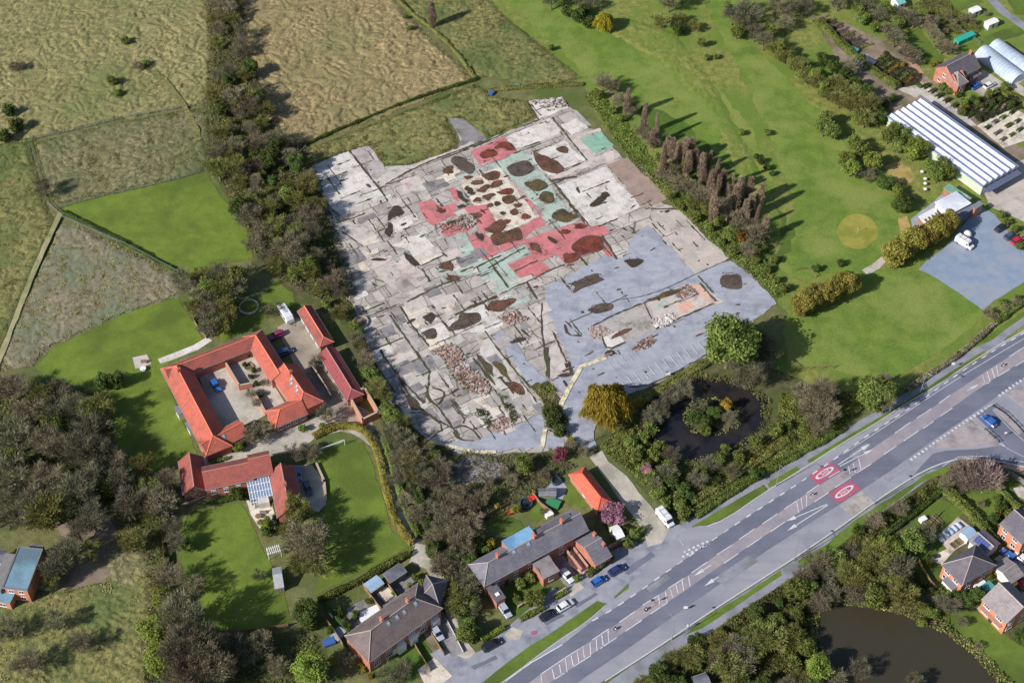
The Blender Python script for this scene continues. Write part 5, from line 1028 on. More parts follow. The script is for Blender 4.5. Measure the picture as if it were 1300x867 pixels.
for k in range(7):
    y = k * sw_; MB().box(-.25, w.L + .25, y - .4, y + .4, 3.42, 3.63, w.M).build('gutter', m_gutshade, H)  # wide blue gutters hold the far slopes' shade in their colour
m_dkbl = flat('dark_blue_eaves', S(92, 98, 124), .6)
MB().box(w.L + .05, w.L + 2.2, .2, w.W - .2, 2.5, 2.65, w.M).build('canopy', m_dkbl, H)
# clubhouse
w = Wing((1181, 267), (1207, 273), 3.4, C=(1208, 247)); w = Wing((1206, 272), (1231.5, 258.5), 3.6, C=(1180, 262)); H = house('clubhouse', w, 'white flat-roofed clubhouse with mossy green strip and brick end', 'clubhouse')
MB().box(0, w.L, 0, w.W, -.05, 3.6, w.M).build('wall', m_render, H); MB().box(-.25, w.L + .25, -.25, w.W + .25, 3.603, 3.8, w.M).build('roof', mat('white_roof_sheet', S(206, 208, 220), S(222, 224, 232), S(190, 194, 210), s=.6, obj=True), H)
for t in (.2, .5, .8): w.window(H, 'f', w.L * t, 1, 1.4, 1.2)
x = Wing((1225, 256), (1234, 251), 2.9, C=(1203, 235)); x = Wing((1226, 257), (1233, 252), 2.8, C=(1203, 236)); MB().box(0, x.L, 0, x.W, -.05, 2.8, x.M).build('wall', m_brickdk, H)
MB().box(-.15, x.L + .15, -.15, x.W + .15, 2.803, 2.95, x.M).build('roof', mat('mossy_green_roof', S(96, 140, 120), S(196, 200, 206), S(110, 152, 132), s=.5, obj=True, amt=(.4, .5), big=.3), H)
x = Wing((1217, 277), (1240, 262), 3.0, C=(1209, 270)); MB().box(0, x.L, 0, x.W, -.05, 3.0, x.M).build('wall', m_felt, H); MB().box(-.15, x.L + .15, -.15, x.W + .15, 3.003, 3.12, x.M).build('roof', m_felt, H)
x = Wing((1238, 266), (1248, 259), 3.3, C=(1234, 262)); MB().box(0, x.L, 0, x.W, -.05, 3.3, x.M).build('wall', m_brick2, H); MB().box(-.15, x.L + .15, -.15, x.W + .15, 3.303, 3.4, x.M).build('roof', m_lead, H)
x = Wing((1174, 284), (1192, 274), 2.4, C=(1170, 276)); r_, wb = x.mono(H, m_whitep, .9); wb.build('wall', m_brickdk, H)
for k in range(4): MB().box(x.L * (.1 + .25 * k), x.L * (.1 + .25 * k) + .25, -.15, x.W * .9, 2.46, 2.6, x.M @ Matrix.Rotation(math.atan2(.9, x.W), 4, 'X') @ Matrix.Translation((0, 0, 0))).build('awning_rib', m_door, H)

# --- sheds, glasshouses, summer houses
def shed(A, B, he, C, m, label, roof=None, pitch=.35, mono=False, name='garden_shed', cat='shed', win=True):
    w = Wing(A, B, he, C=C); H = house(name, w, label, cat)
    w.walls(H, m, pitch=pitch); w.roof(H, roof or m_felt, None, pitch=pitch, over=.15, th=.08)
    w.door(H, 'f', w.L * .5, .8, 1.8, m_timber)
    if win: w.window(H, 'r', w.W * .5, 1, .7, .6)
    return w
shed((684, 627), (706, 627), 2.0, (684, 621), m_timberg, 'long grey felt-roofed shed behind the slate terrace', name='garden_shed')
shed((495, 738.5), (515.8, 724.6), 2.2, (488, 728), m_timberg, 'grey corrugated shed beside the bottom of the football lawn')
shed((470.8, 751), (487, 739.6), 2.1, (461.5, 742), m_timber, 'glazed blue-green roofed garden shed behind the brown semis', roof=m_blueglass)
shed((349, 746), (360, 744), 2.1, (345, 722), m_timberg, 'grey barrel-shaped shed on the edge of the cottage lawn', roof=mat('corrugated_sheet', S(150, 154, 160), S(172, 176, 180), s=2, obj=True), pitch=.55)
shed((884, 872), (902, 866), 2.3, (884, 858), m_timber, 'small dark shed at the bottom edge below the trees')
shed((808, 672), (818, 666), 2.2, (800, 655), m_render, 'small white shed behind the hedge by the pink tree', roof=m_whitep, win=False) if False else None
w = Wing((783, 684), (793, 680), 2.2, C=(778, 668)); H = house('white_shed', w, 'small white shed beside the dusty pink tree', 'shed'); w.walls(H, m_render, pitch=.3); w.roof(H, m_whitep, None, pitch=.3, over=.1, th=.08); w.door(H, 'f', w.L * .5, .7, 1.7, m_timberg)
w = Wing((1206, 0), (1214, 2), 2.2, C=(1204, -6)); 
shed((1141, 6), (1150, 3), 2.2, (1138, -4), m_render, 'teal-roofed garden shed at the top edge', roof=flat('teal_sheet', S(110, 176, 176)))
shed((1236, 16), (1246, 12), 2.0, (1234, 10), m_render, 'white allotment shed nearest the track', roof=m_whitep); shed((1256, 32), (1268, 27), 2.0, (1254, 26), m_render, 'white allotment shed beside the green field', roof=m_whitep)
w = Wing((1218, 52), (1240, 42), 2.0, C=(1211, 48)); H = house('netted_cage', w, 'bright teal netted cage on the allotments', 'netting cage')
m_teal = flat('teal_netting', S(40, 160, 142), .8); MB().box(0, w.L, 0, w.W, 0, 1.5, w.M).build('netting', m_teal, H)
po = MB()
for a in (0, w.L / 2, w.L):
    for b in (0, w.W): po.tube([w.at(a, b, 0), w.at(a, b, 1.7)], .06, 5)
po.build('frame', m_timber, H)
# kitchen garden cold frames and raised beds
m_bed = mat('dark_bed_soil', S(58, 52, 46), S(76, 68, 58), S(70, 84, 50), s=2, obj=True)
def frame_bed(A, B, C, h, top, label, name, cat, group, glass=False):
    w = Wing(A, B, h, C=C); H = house(name, w, label, cat); H['group'] = group; L, W = w.L, w.W; b = MB(); t = .12
    b.box(0, L, 0, t, 0, h, w.M); b.box(0, L, W - t, W, 0, h, w.M); b.box(0, t, t, W - t, 0, h, w.M); b.box(L - t, L, t, W - t, 0, h, w.M); b.build('frame', m_whitep if glass else m_timber, H)
    if glass:
        K = 8; vs = []
        for i in range(K + 1):
            a = math.pi * i / K
            for y in (.02, W - .02): vs.append((L / 2 - (L / 2 - .02) * math.cos(a), y, h + .5 * math.sin(a)))
        MB().add(vs, [(2 * i, 2 * i + 2, 2 * i + 3, 2 * i + 1) for i in range(K)], w.M).build('cover', top, H)
    else: MB().box(t, L - t, t, W - t, 0, h * .8, w.M).build('soil', top, H)
for i in range(4):
    ax, ay = 1196 + i * 5.4, 676 - i * 3.6
    frame_bed((ax, ay), (ax + 4, ay - 2.7), (ax + 7.5, ay + 6), .35, m_poly if i != 1 else m_blueglass, ('white plastic-covered', 'pale blue covered', 'white plastic-covered', 'white plastic-covered')[i] + ' cold frame, ' + ('first', 'second', 'third', 'fourth')[i] + ' from the lawn end of the row', 'cold_frame', 'cold frame', 'cold frames in the kitchen garden', True)
for i in range(4):
    ax, ay = 1205 + i * 5.4, 690 - i * 3.8
    frame_bed((ax, ay), (ax + 4, ay - 2.7), (ax + 7.5, ay + 6), .3, m_bed, 'timber bed of dark soil below the cold frames, ' + ('first', 'second', 'third', 'fourth')[i] + ' from the lawn', 'raised_bed', 'raised bed', 'raised beds beside the cold frames')
for i in range(3):
    ax, ay = 1172 + i * 5.5, 662 - i * 3.9
    frame_bed((ax, ay), (ax + 3.4, ay - 2.4), (ax + 13, ay + 10.5), .25, m_bed, 'long planted bed cut in the kitchen garden lawn, ' + ('nearest the white box', 'in the middle of three', 'nearest the flower border')[i], 'vegetable_bed', 'vegetable bed', 'vegetable beds on the lawn')
shed((1229, 684), (1240, 676), 2.0, (1222, 674), m_whitep, 'small glass greenhouse at the end of the cold frames', roof=m_blueglass, name='garden_greenhouse', cat='greenhouse')
# pergola by the lawn
def pergola(A, B, C, n, label):
    w = Wing(A, B, 2.2, C=C); H = house('pergola', w, label, 'pergola'); 
    for a in (.1, w.L - .1):
        for b in (.1, w.W - .1): MB().tube([w.at(a, b, 0), w.at(a, b, 2.2)], .08, 5).build('post', m_whitep, H)
    MB().box(0, w.L, .02, .18, 2.2, 2.35, w.M).build('beam', m_whitep, H); MB().box(0, w.L, w.W - .18, w.W - .02, 2.2, 2.35, w.M).build('beam', m_whitep, H)
    for k in range(n): x = w.L * (k + .5) / n; MB().box(x - .06, x + .06, -.3, w.W + .3, 2.353, 2.48, w.M).build('rafter', m_whitep, H)
pergola((340, 704), (357, 699), (339, 697), 7, 'white slatted pergola between the lawn and the large bare tree')
# ------------------------------------------------------------------ plants
BARK = mat('bark', S(96, 84, 72), S(128, 116, 102), s=3, obj=True)
L_bare = leafmat('bare_twigs_brown', S(100, 93, 76), S(128, 119, 98), S(150, 141, 118), trans=.1)
L_grey = leafmat('bare_twigs_grey', S(88, 88, 70), S(114, 112, 90), S(138, 134, 110), trans=.1)
L_olive = leafmat('budding_twigs', S(98, 100, 56), S(122, 124, 68), S(146, 144, 88), trans=.2)
L_green = leafmat('mid_green_leaves', S(82, 96, 46), S(106, 118, 58), S(130, 138, 76))
L_bright = leafmat('spring_green_leaves', S(98, 112, 46), S(120, 132, 58), S(142, 150, 76))
L_dark = leafmat('dark_evergreen_leaves', S(54, 68, 36), S(74, 90, 44), S(98, 112, 58))
L_gold = leafmat('golden_willow_shoots', S(124, 112, 36), S(148, 132, 46), S(168, 152, 68))
L_cyp = leafmat('golden_cypress', S(98, 94, 44), S(124, 116, 54), S(146, 134, 66), trans=.1)
L_pink = leafmat('pink_blossom', S(150, 100, 122), S(174, 124, 142), S(190, 146, 160)); L_plum = leafmat('plum_leaves', S(96, 50, 68), S(122, 64, 84), S(136, 80, 96))
L_pop = leafmat('poplar_twigs', S(122, 106, 92), S(148, 130, 112), S(170, 150, 130), trans=.1)
L_bronze = leafmat('bronze_leaves', S(118, 92, 36), S(146, 114, 46), S(164, 134, 66)); L_purple = leafmat('purple_brown_twigs', S(110, 94, 92), S(130, 112, 108), S(148, 130, 124), trans=.1)

def mesh_obj_data(mb, name, m):
    me = bpy.data.meshes.new(name); me.from_pydata(mb.v, [], mb.f); me.materials.append(m); me.update(); return me
def limbs(q, h, r, n=6, lean=.9, levels=2, t0=.25):
    """trunk and limbs; returns mesh builder and the tips"""
    mb = MB(); tips = []
    top = Vector((q.uniform(-.04, .04) * h, q.uniform(-.04, .04) * h, h * .8)); tr = h * .03
    mb.tube([Vector((0, 0, -.2)), Vector((0, 0, h * t0)), top * .55 + Vector((0, 0, h * .1)), top], [tr * 1.3, tr, tr * .6, tr * .2], 7)
    for i in range(n):
        a = 2 * math.pi * (i + q.uniform(-.3, .3)) / n * 1.0 * 2.4; z = h * (t0 + .45 * i / n); L = r * q.uniform(.65, .98) * (1 if i < n * .6 else .75)
        p0 = Vector((0, 0, z)); p2 = Vector((math.cos(a) * L, math.sin(a) * L, min(h * .96, z + L * lean * q.uniform(.5, 1)))); p1 = p0.lerp(p2, .5) + Vector((0, 0, -L * .08))
        mb.tube([p0, p1, p2], [tr * .5, tr * .33, tr * .12], 5, cap=False); tips += [p1, p2]
        if levels > 1:
            for k in range(3):
                b = a + q.uniform(-.9, .9); s0 = p0.lerp(p2, q.uniform(.35, .8)); s1 = s0 + Vector((math.cos(b), math.sin(b), q.uniform(.3, 1))) * L * q.uniform(.3, .5)
                mb.tube([s0, s1], [tr * .22, tr * .06], 4, cap=False); tips.append(s1)
    tips.append(top); return mb, tips
def clumps(q, h, r, n, zlo=.35, flat=.85, shape='round'):
    """overlapping leaf masses making an uneven crown: (centre, radius)"""
    out = []
    for i in range(n):
        a = q.uniform(0, 2 * math.pi); u = q.uniform(0, 1)
        z = zlo + (1 - zlo) * (.08 + .8 * u); env = math.sin(math.pi * min(1, max(.06, (z - zlo * .8) / (1.08 - zlo * .8)))) ** .7
        if shape == 'cone': env = (1 - (z - zlo) / (1.04 - zlo)) ** .8
        rr = r * env * q.uniform(.45, .85)
        out.append((Vector((math.cos(a) * rr * .8, math.sin(a) * rr * .8, z * h)), r * q.uniform(.25, .42) * (.6 + .5 * env)))
    return out
def crown_pts(cl, n, q, shell=.55):
    w_ = np.array([c[1] ** 2 for c in cl]); w_ /= w_.sum(); k = q.choice(len(cl), n, p=w_)
    d = q.normal(size=(n, 3)); d /= np.linalg.norm(d, axis=1)[:, None]; rr = q.uniform(shell, 1, n)[:, None]
    C = np.array([tuple(c[0]) for c in cl])[k]; Rr = np.array([c[1] for c in cl])[k][:, None]
    return C + d * Rr * rr * np.array([1, 1, .85]), d
def twig_quads(P, D, q, ln=(.5, 1.1), wd=(.03, .07), up=.45):
    n = len(P); d = D + q.normal(size=(n, 3)) * .45; d[:, 2] += up; d /= np.linalg.norm(d, axis=1)[:, None]
    r = q.normal(size=(n, 3)); s = np.cross(d, r); s /= np.linalg.norm(s, axis=1)[:, None]
    L = q.uniform(*ln, n)[:, None]; W_ = q.uniform(*wd, n)[:, None]
    V = np.stack([P - s * W_, P + s * W_, P + d * L], 1).reshape(-1, 3); return V, np.arange(n * 3).reshape(n, 3)

L_straw = leafmat('straw_blades', S(92, 92, 58), S(134, 126, 86), S(164, 152, 108), trans=.1, clump=.12); L_mix = leafmat('mixed_grass_blades', S(70, 82, 42), S(108, 110, 62), S(150, 140, 94), trans=.1, clump=.15)
PROTO = {}
def proto(kind, i, make):
    PROTO.setdefault(kind, []).append(make(random.Random(hash((kind == '', i)) % 97 + i * 31 + len(kind) * 7 + sum(map(ord, kind))), np.random.default_rng(i * 17 + len(kind) + sum(map(ord, kind)))))
def bare(m, h=9.0, r=4.0, n=2600, wd=(.035, .08), nl=11, big=1.0):
    def f(q, qn):
        mb, tips = limbs(q, h, r, nl, .9)
        cl = clumps(q, h, r, 16, .3) + [(t, r * .3) for t in tips[::2]]
        P, D = crown_pts(cl, n, qn, .1); D = D * .5 + (P - np.array([0, 0, h * .45])) / r
        V, Fc = twig_quads(P, D, qn, (.5 * big, 1.2 * big), wd)
        return ('bare', h, r, mesh_obj_data(mb, 'trunk', BARK), fastmesh('crown', V, Fc, m))
    return f
def leafy(m, h=7.0, r=3.2, n=2600, size=(.14, .3), nc=26, zlo=.28, shape='round', shell=.5, up=.2, extra=None):
    def f(q, qn):
        mb, tips = limbs(q, h * .9, r * .7, 6, .7, 1, .15)
        cl = clumps(q, h, r, nc, zlo, shape=shape) + [(Vector((0, 0, h * (zlo + .25))), r * .62), (Vector((0, 0, h * .72)), r * .5 if shape != 'cone' else r * .3)]
        P, D = crown_pts(cl, n, qn, shell); V, Fc = leaves(P, qn, size, up, D)
        return ('leafy', h, r, mesh_obj_data(mb, 'trunk', BARK), fastmesh('crown', V, Fc, m))
    return f
def poplar(q, qn):
    h, r = 12.0, 1.3; mb = MB(); mb.tube([Vector((0, 0, -.2)), Vector((0, 0, h * .5)), Vector((.1, 0, h * .95))], [.28, .18, .04], 7)
    for i in range(16):
        a = i * 2.4; z = 1.5 + i * .55; mb.tube([Vector((0, 0, z)), Vector((math.cos(a) * .7, math.sin(a) * .7, z + 1.2)), Vector((math.cos(a) * .9, math.sin(a) * .9, z + 2.6))], [.07, .05, .02], 4, cap=False)
    n = 2600; z = 1.2 + (h - 1.4) * qn.uniform(0, 1, n) ** .9; env = r * np.sin(np.pi * np.clip((z - .4) / (h + .4), .03, 1)) ** .6 * (1 - .45 * z / h); a = qn.uniform(0, 2 * np.pi, n); rr = env * np.sqrt(qn.uniform(.1, 1, n))
    P = np.stack([rr * np.cos(a), rr * np.sin(a), z], -1); D = np.stack([np.cos(a) * .3, np.sin(a) * .3, np.ones(n) * .8], -1)
    V, Fc = twig_quads(P, D, qn, (.5, 1.0), (.04, .08), .5)
    return ('poplar', h, r, mesh_obj_data(mb, 'trunk', BARK), fastmesh('crown', V, Fc, L_pop))
def willow(q, qn):
    h, r = 9.0, 4.6; mb, tips = limbs(q, h * .9, r * .7, 8, .9)
    n = 9000; a = qn.uniform(0, 2 * np.pi, n); t = qn.uniform(0, 1, n) ** .6; ang = t * 1.5
    lump = 1 + .14 * np.sin(a * 5 + 1) + .1 * np.sin(a * 9 + ang * 4)
    P = np.stack([r * lump * np.sin(ang) * np.cos(a), r * lump * np.sin(ang) * np.sin(a), h * (.36 + .64 * np.cos(ang) ** .8 * (.9 + .1 * lump)) + qn.normal(size=n) * .3], -1)
    P[:, :2] *= qn.uniform(.75, 1.02, n)[:, None]
    D = np.stack([np.cos(a) * .35, np.sin(a) * .35, -np.ones(n) * .9], -1) + qn.normal(size=(n, 3)) * .25
    V, Fc = twig_quads(P, D, qn, (1.0, 2.2), (.05, .11), -.9)
    return ('willow', h, r, mesh_obj_data(mb, 'trunk', BARK), fastmesh('crown', V, Fc, L_gold))
for i in range(3):
    proto('bare_brown', i, bare(L_bare)); proto('bare_grey', i, bare(L_grey)); proto('budding', i, bare(L_olive, 8.5, 3.8, 3000, (.05, .1)))
    proto('green', i, leafy(L_green)); proto('evergreen', i, leafy(L_dark, 7, 3.0, 3200)); proto('bright', i, leafy(L_bright, 5.5, 3.0, 2800)); proto('poplar', i, poplar)
    proto('bush_green', i, leafy(L_green, 2.6, 1.7, 1100, (.12, .24), 16, .1)); proto('bush_dark', i, leafy(L_dark, 2.6, 1.7, 1100, (.12, .24), 16, .1)); proto('bush_bare', i, bare(L_grey, 3.2, 2.0, 1200, (.03, .06), 7, .6)); proto('bush_brown', i, bare(L_bare, 3.2, 2.0, 1200, (.03, .06), 7, .6))
    proto('cypress', i, leafy(L_cyp, 7, 3.2, 6500, (.12, .26), 40, .05, shell=.7, up=.3))
for i in range(2):
    proto('willow', i, willow); proto('pink', i, leafy(L_pink, 4.6, 2.6, 2600, (.12, .26))); proto('plum', i, leafy(L_plum, 4, 2.2, 1800, (.12, .24))); proto('bronze', i, leafy(L_bronze, 4, 2.2, 1600)); proto('purple_bare', i, bare(L_purple, 6, 3.2, 2200, (.04, .08))); proto('oak', i, leafy(L_green, 11, 6.0, 9000, (.18, .4), 46)); proto('big_bare', i, bare(L_bare, 13, 6.5, 7000, (.04, .09), 16, 1.25)); proto('big_grey', i, bare(L_grey, 13, 6.5, 7000, (.04, .09), 16, 1.25))
    proto('bush_gold', i, leafy(L_gold, 2.2, 1.5, 800, (.1, .22), 12, .1)); proto('big_bright', i, leafy(L_bright, 9, 4.6, 6500, (.16, .34), 40)); proto('ivy', i, leafy(L_green, 10, 4.4, 7000, (.16, .34), 40, .12))
KN = dict(bare_brown=('bare_tree', 'bare brown tree'), bare_grey=('bare_tree', 'bare grey tree'), budding=('budding_tree', 'olive budding tree'), green=('leafy_tree', 'mid-green leafy tree'), evergreen=('evergreen_tree', 'dark evergreen tree'), bright=('leafy_tree', 'bright spring-green tree'), poplar=('poplar_tree', 'narrow bare poplar'),
          bush_green=('bush', 'green bush'), bush_dark=('bush', 'dark green bush'), bush_bare=('bush', 'bare grey bush'), bush_brown=('bush', 'bare brown bush'), cypress=('cypress_tree', 'dense golden-olive cypress'), willow=('willow_tree', 'golden weeping willow'), pink=('blossom_tree', 'pink blossom tree'), plum=('plum_tree', 'dark plum-coloured tree'), bronze=('bronze_tree', 'bronze-leaved tree'),
          purple_bare=('bare_tree', 'purple-brown bare tree'), oak=('leafy_tree', 'large green tree'), big_bare=('bare_tree', 'large bare brown tree'), big_grey=('bare_tree', 'large bare grey tree'), bush_gold=('bush', 'golden yellow bush'), big_bright=('leafy_tree', 'large yellow-green tree'), ivy=('leafy_tree', 'tall ivy-clad green tree'))
# things one can find in the photograph, used to say which tree is meant
MARKS = [((430, 210), 'the white slab corner'), ((365, 400), 'the white caravan'), ((392, 410), 'the red garage range'), ((435, 475), 'the maroon barn'), ((462, 520), 'the roofless brick pen'), ((268, 520), 'the courtyard house'), ((318, 390), 'the round pond'), ((210, 300), 'the bright green paddock'), ((60, 262), 'the paddock fence corner'), ((290, 600), 'the dull red cottage'), ((430, 568), 'the football goal'), ((30, 722), 'the flat-roofed house'), ((352, 730), 'the barrel-shaped shed'), ((510, 790), 'the brown semis'), ((475, 735), 'the corrugated shed'), ((660, 690), 'the slate terrace'), ((750, 618), 'the orange garage'), ((844, 657), 'the white van'), ((588, 574), 'the curved cream kerb line'), ((771, 512), 'the golden willow'), ((902, 532), 'the pond island'), ((840, 490), 'the marked parking bays'), ((1046, 600), 'the red speed roundels'), ((1110, 420), 'the triangular lawn'), ((1088, 294), 'the round putting green'), ((1205, 262), 'the clubhouse'), ((1235, 330), 'the blue car park'), ((1210, 180), 'the white glasshouse'), ((1216, 92), 'the nursery house'), ((1270, 78), 'the polytunnels'), ((1226, 46), 'the teal netted cage'), ((1143, 220), 'the sand hollow'), ((620, 120), 'the field ditch bend'), ((755, 182), 'the green painted floor'), ((880, 300), 'the beige slab'), ((950, 370), 'the asphalt yard corner'), ((560, 20), 'the lone hedge poplar'), ((768, 28), 'the yellow golf willow'), ((300, 20), 'the top of the tree belt'), ((300, 130), 'the brown field edge'), ((1228, 715), 'the grey hipped house'), ((1264, 780), 'the pond-side house'), ((1130, 820), 'the brown pond'), ((1020, 800), 'the pond west bank'), ((960, 760), 'the roadside footpath'), ((1060, 700), 'the roadside verge'), ((1250, 556), 'the traffic islands'), ((1175, 660), 'the vegetable beds'), ((1245, 635), 'the corner garden'), ((1080, 60), 'the nursery plots'), ((930, 30), 'the ditch at the top'), ((1010, 420), 'the lawn corner'), ((320, 720), 'the cottage lawn'), ((90, 560), 'the western wood'), ((220, 780), 'the ivy hedgerow'), ((450, 660), 'the football lawn'), ((560, 640), 'the scrub below the site'), ((580, 760), 'the pale lane track')]
PLANTS = []
def plant(kind, px, py, r=None, h=None, note=None, group=None, ground=False):
    """crown centre in the photograph; r, h in metres"""
    k = PROTO[kind]; _, h0, r0, tm, cm = k[len(PLANTS) % len(k)]
    r = r or r0; h = h or h0 * r / r0; q = random.Random(int(px * 7.3 + py * 3.1))
    zc = 0 if ground else h * (.55 if kind != 'poplar' else .5); p = G(px, py, zc); p.z = 0
    n, words = KN[kind]; o = thing(n, p, None, n.replace('_', ' ') if 'bush' not in n else 'bush'); tl = .07 if kind == 'poplar' else .05; o.rotation_euler = (q.uniform(-tl, tl), q.uniform(-tl, tl), q.uniform(0, 6.28)); o.scale = (r / r0, r / r0, h / h0)
    for nm, me in (('trunk', tm), ('crown', cm)):
        c = bpy.data.objects.new(nm, me); COL.objects.link(c); c.parent = o
    PLANTS.append((o, kind, px, py, note, group)); return o
def many(kind, pts, r=None, h=None, group=None, jit=.2):
    for a, b in pts:
        q = random.Random(int(a * 3 + b * 7)); plant(kind, a, b, r and r * q.uniform(1 - jit, 1 + jit), h and h * q.uniform(1 - jit * .7, 1 + jit * .7), group=group)
def scatter(poly, n, kinds, rr, dist, group, seed, hs=1.0):
    """trees filling a belt, no two closer than dist metres"""
    q = random.Random(seed); P = PX(poly); xs = [p[0] for p in poly]; ys = [p[1] for p in poly]; got = []; t = 0
    while len(got) < n and t < n * 60:
        t += 1; a, b = q.uniform(min(xs), max(xs)), q.uniform(min(ys), max(ys)); p = G(a, b)
        if not inpoly(np.array([p.x]), np.array([p.y]), P)[0] or any((p - g).length < dist for g in got): continue
        got.append(p); kd = q.choice(kinds); r = q.uniform(*rr) * (1 if 'bush' not in kd else .6); plant(kd, a, b, r, None if 'bush' in kd else r * q.uniform(1.7, 2.3) * hs, group=group)

BB, BG, BU, GR, EV, BR = 'bare_brown', 'bare_grey', 'budding', 'green', 'evergreen', 'bright'
scatter([(254, -14), (300, -14), (316, 60), (326, 108), (340, 150), (374, 180), (390, 222), (409, 280), (431, 340), (442, 384), (432, 400), (412, 384), (374, 366), (348, 346), (322, 318), (300, 268), (276, 214), (268, 150), (276, 90), (262, 40)], 96, [BB, BB, BB, BG, BG, BU, BU, BU, GR, 'bush_green', EV], (2.0, 3.7), 2.9, 'trees in the long belt beside the concrete site', 3)
scatter([(444, 386), (460, 430), (475, 474), (494, 512), (532, 560), (560, 586), (528, 612), (500, 566), (482, 506), (462, 456), (440, 404)], 34, [BB, BG, BU, GR, 'bush_green', 'bush_dark'], (1.8, 3.0), 2.6, 'trees in the narrow hedge beside the site', 4, .85)
scatter([(500, 556), (548, 566), (566, 600), (602, 650), (600, 668), (562, 684), (546, 694), (522, 662), (505, 615)], 26, [BB, BB, BG, 'bush_green', 'bush_bare', BB], (2.2, 3.4), 3.2, 'trees in the scrub below the site', 5, .8)
scatter([(548, 700), (566, 690), (602, 704), (600, 740), (608, 790), (590, 812), (572, 760)], 16, [BG, BU, GR, 'bush_green', EV], (1.8, 3.0), 3.0, 'trees beside the lane', 6)
scatter([(226, 352), (262, 340), (300, 352), (316, 366), (300, 380), (292, 402), (278, 420), (262, 414), (246, 384)], 17, [BU, BB, BG, BU, GR], (2.2, 3.6), 3.2, 'trees round the round pond', 7)
scatter([(-10, 484), (70, 484), (128, 516), (146, 566), (150, 628), (110, 640), (56, 664), (-10, 660)], 27, [BB, BG, BG, BB, BU, BU, GR, 'big_bare', 'big_grey'], (2.8, 5.2), 4.4, 'trees in the western wood', 8)
many('big_bright', [(112, 522), (198, 800), (206, 760), (205, 838), (395, 848)], 3.6); many('bush_gold', [(124, 536), (420, 838)], 1.4)
many(BG, [(140, 590), (150, 612), (165, 640), (185, 640), (135, 570)], 3.2); many(BU, [(180, 590), (190, 626), (196, 650)], 3.0); many(BB, [(214, 610), (206, 640)], 3.4)
many('big_grey', [(232, 782), (250, 822)], 5.2, 14); many('big_bare', [(226, 830), (268, 850), (240, 860)], 4.6, 12)
many(BG, [(218, 670), (222, 690), (236, 850), (300, 826), (320, 832)], 2.8); many(BB, [(330, 816), (290, 846), (350, 850), (272, 812), (245, 742), (212, 735)], 2.8)
many('bush_dark', [(386, 774), (392, 790), (130, 484), (146, 482)], 2.6, 4.6); many('bush_green', [(310, 812), (326, 828), (238, 690)], 2.0)
many('big_bare', [(392, 690)], 6.0, 11); many(BU, [(372, 678), (382, 716), (404, 716), (376, 650)], 3.2); many(BB, [(318, 556), (330, 548), (374, 576), (392, 574)], 2.4, 4.5); many('bright', [(302, 568), (338, 664)], 1.8, 3)
many('bush_green', [(410, 542), (384, 544), (346, 668), (350, 655), (352, 640)], 1.3); many(BG, [(413, 526)], 2.4, 5)
many('bush_dark', [(338, 672), (306, 628), (298, 624)], 1.6, 2.6); many('bush_bare', [(330, 731), (96, 818), (398, 464), (404, 458), (352, 394), (340, 394)], 1.7)
many('evergreen', [(388, 778)], 3.2, 6); many('bush_dark', [(300, 438), (316, 450), (322, 470), (326, 486), (332, 500), (318, 478), (310, 462)], .9); many('bush_brown', [(336, 486), (318, 500), (326, 512), (420, 458), (428, 492), (434, 502)], 1.3)
many(BG, [(56, 238), (70, 790), (36, 842), (6, 800), (104, 816)], 3.2, 6); many('bush_brown', [(18, 86), (26, 84), (176, 84)], 1.6); many('bush_green', [(158, 52), (186, 80), (142, 102), (150, 118)], 1.8); many('bush_dark', [(12, 140), (20, 158), (4, 172)], 2.6)
many(BG, [(80, 712), (70, 722), (90, 700), (100, 676), (118, 660), (40, 640), (20, 620), (60, 620)], 3.4); many(BU, [(110, 700), (64, 740), (165, 690)], 2.4)
# golf course
many('poplar', [(795, 130), (816, 152), (836, 164), (855, 190), (868, 190), (879, 192), (889, 212), (899, 206), (907, 222), (917, 232), (929, 234), (842, 206), (940, 246), (949, 246), (962, 254), (971, 290), (907, 266), (956, 262), (934, 258), (876, 206), (902, 236)], 1.2, 10.5, 'bare poplars between the site and the golf course', .38)
many(BB, [(776, 112), (766, 106), (786, 128), (800, 140), (815, 168), (826, 178), (846, 222), (860, 236), (886, 246), (920, 262), (940, 276), (955, 290), (964, 302), (950, 318)], 2.6, 5); many(GR, [(870, 232), (896, 262), (912, 280), (928, 296), (880, 258), (944, 260), (905, 250)], 2.6, 4.6)
many('poplar', [(848, 186), (862, 198), (884, 204), (895, 222), (912, 240), (924, 246), (937, 258), (830, 176), (870, 214), (890, 232), (946, 268), (960, 276), (926, 268), (902, 250)], 1.1, 8.5, 'bare poplars between the site and the golf course', .35)
many(BB, [(852, 214), (874, 238), (894, 254), (914, 272), (936, 288), (958, 300)], 2.6, 6)
many('bush_green', [(836, 200), (850, 250), (866, 262), (882, 276), (900, 290), (916, 306), (930, 318), (960, 330), (975, 342), (985, 356), (996, 366), (968, 316), (760, 120), (776, 140), (790, 150), (982, 330)], 1.6); many('bronze', [(868, 216), (940, 300), (866, 230)], 1.9)
many('poplar', [(549, 20)], 1.9, 10); many('willow', [(767, 28)], 2.9, 6); many('bush_dark', [(735, 20), (748, 28), (742, 12), (720, 14), (862, 36)], 2.6)
many(BG, [(700, 0), (716, -6), (735, -4), (750, 4), (850, 2), (866, -8)], 2.8); many(BU, [(862, 24), (880, 34), (840, 28)], 2.6, 3.6); many('green', [(890, 53)], 2.2, 4.5); many('bush_green', [(897, 73), (908, 72), (940, 168), (974, 168)], 1.4); many('bush_dark', [(960, 198), (966, 204), (974, 212), (980, 220)], 1.2)
many('bush_green', [(700, 60), (520, 36), (514, 22)], 1.3)
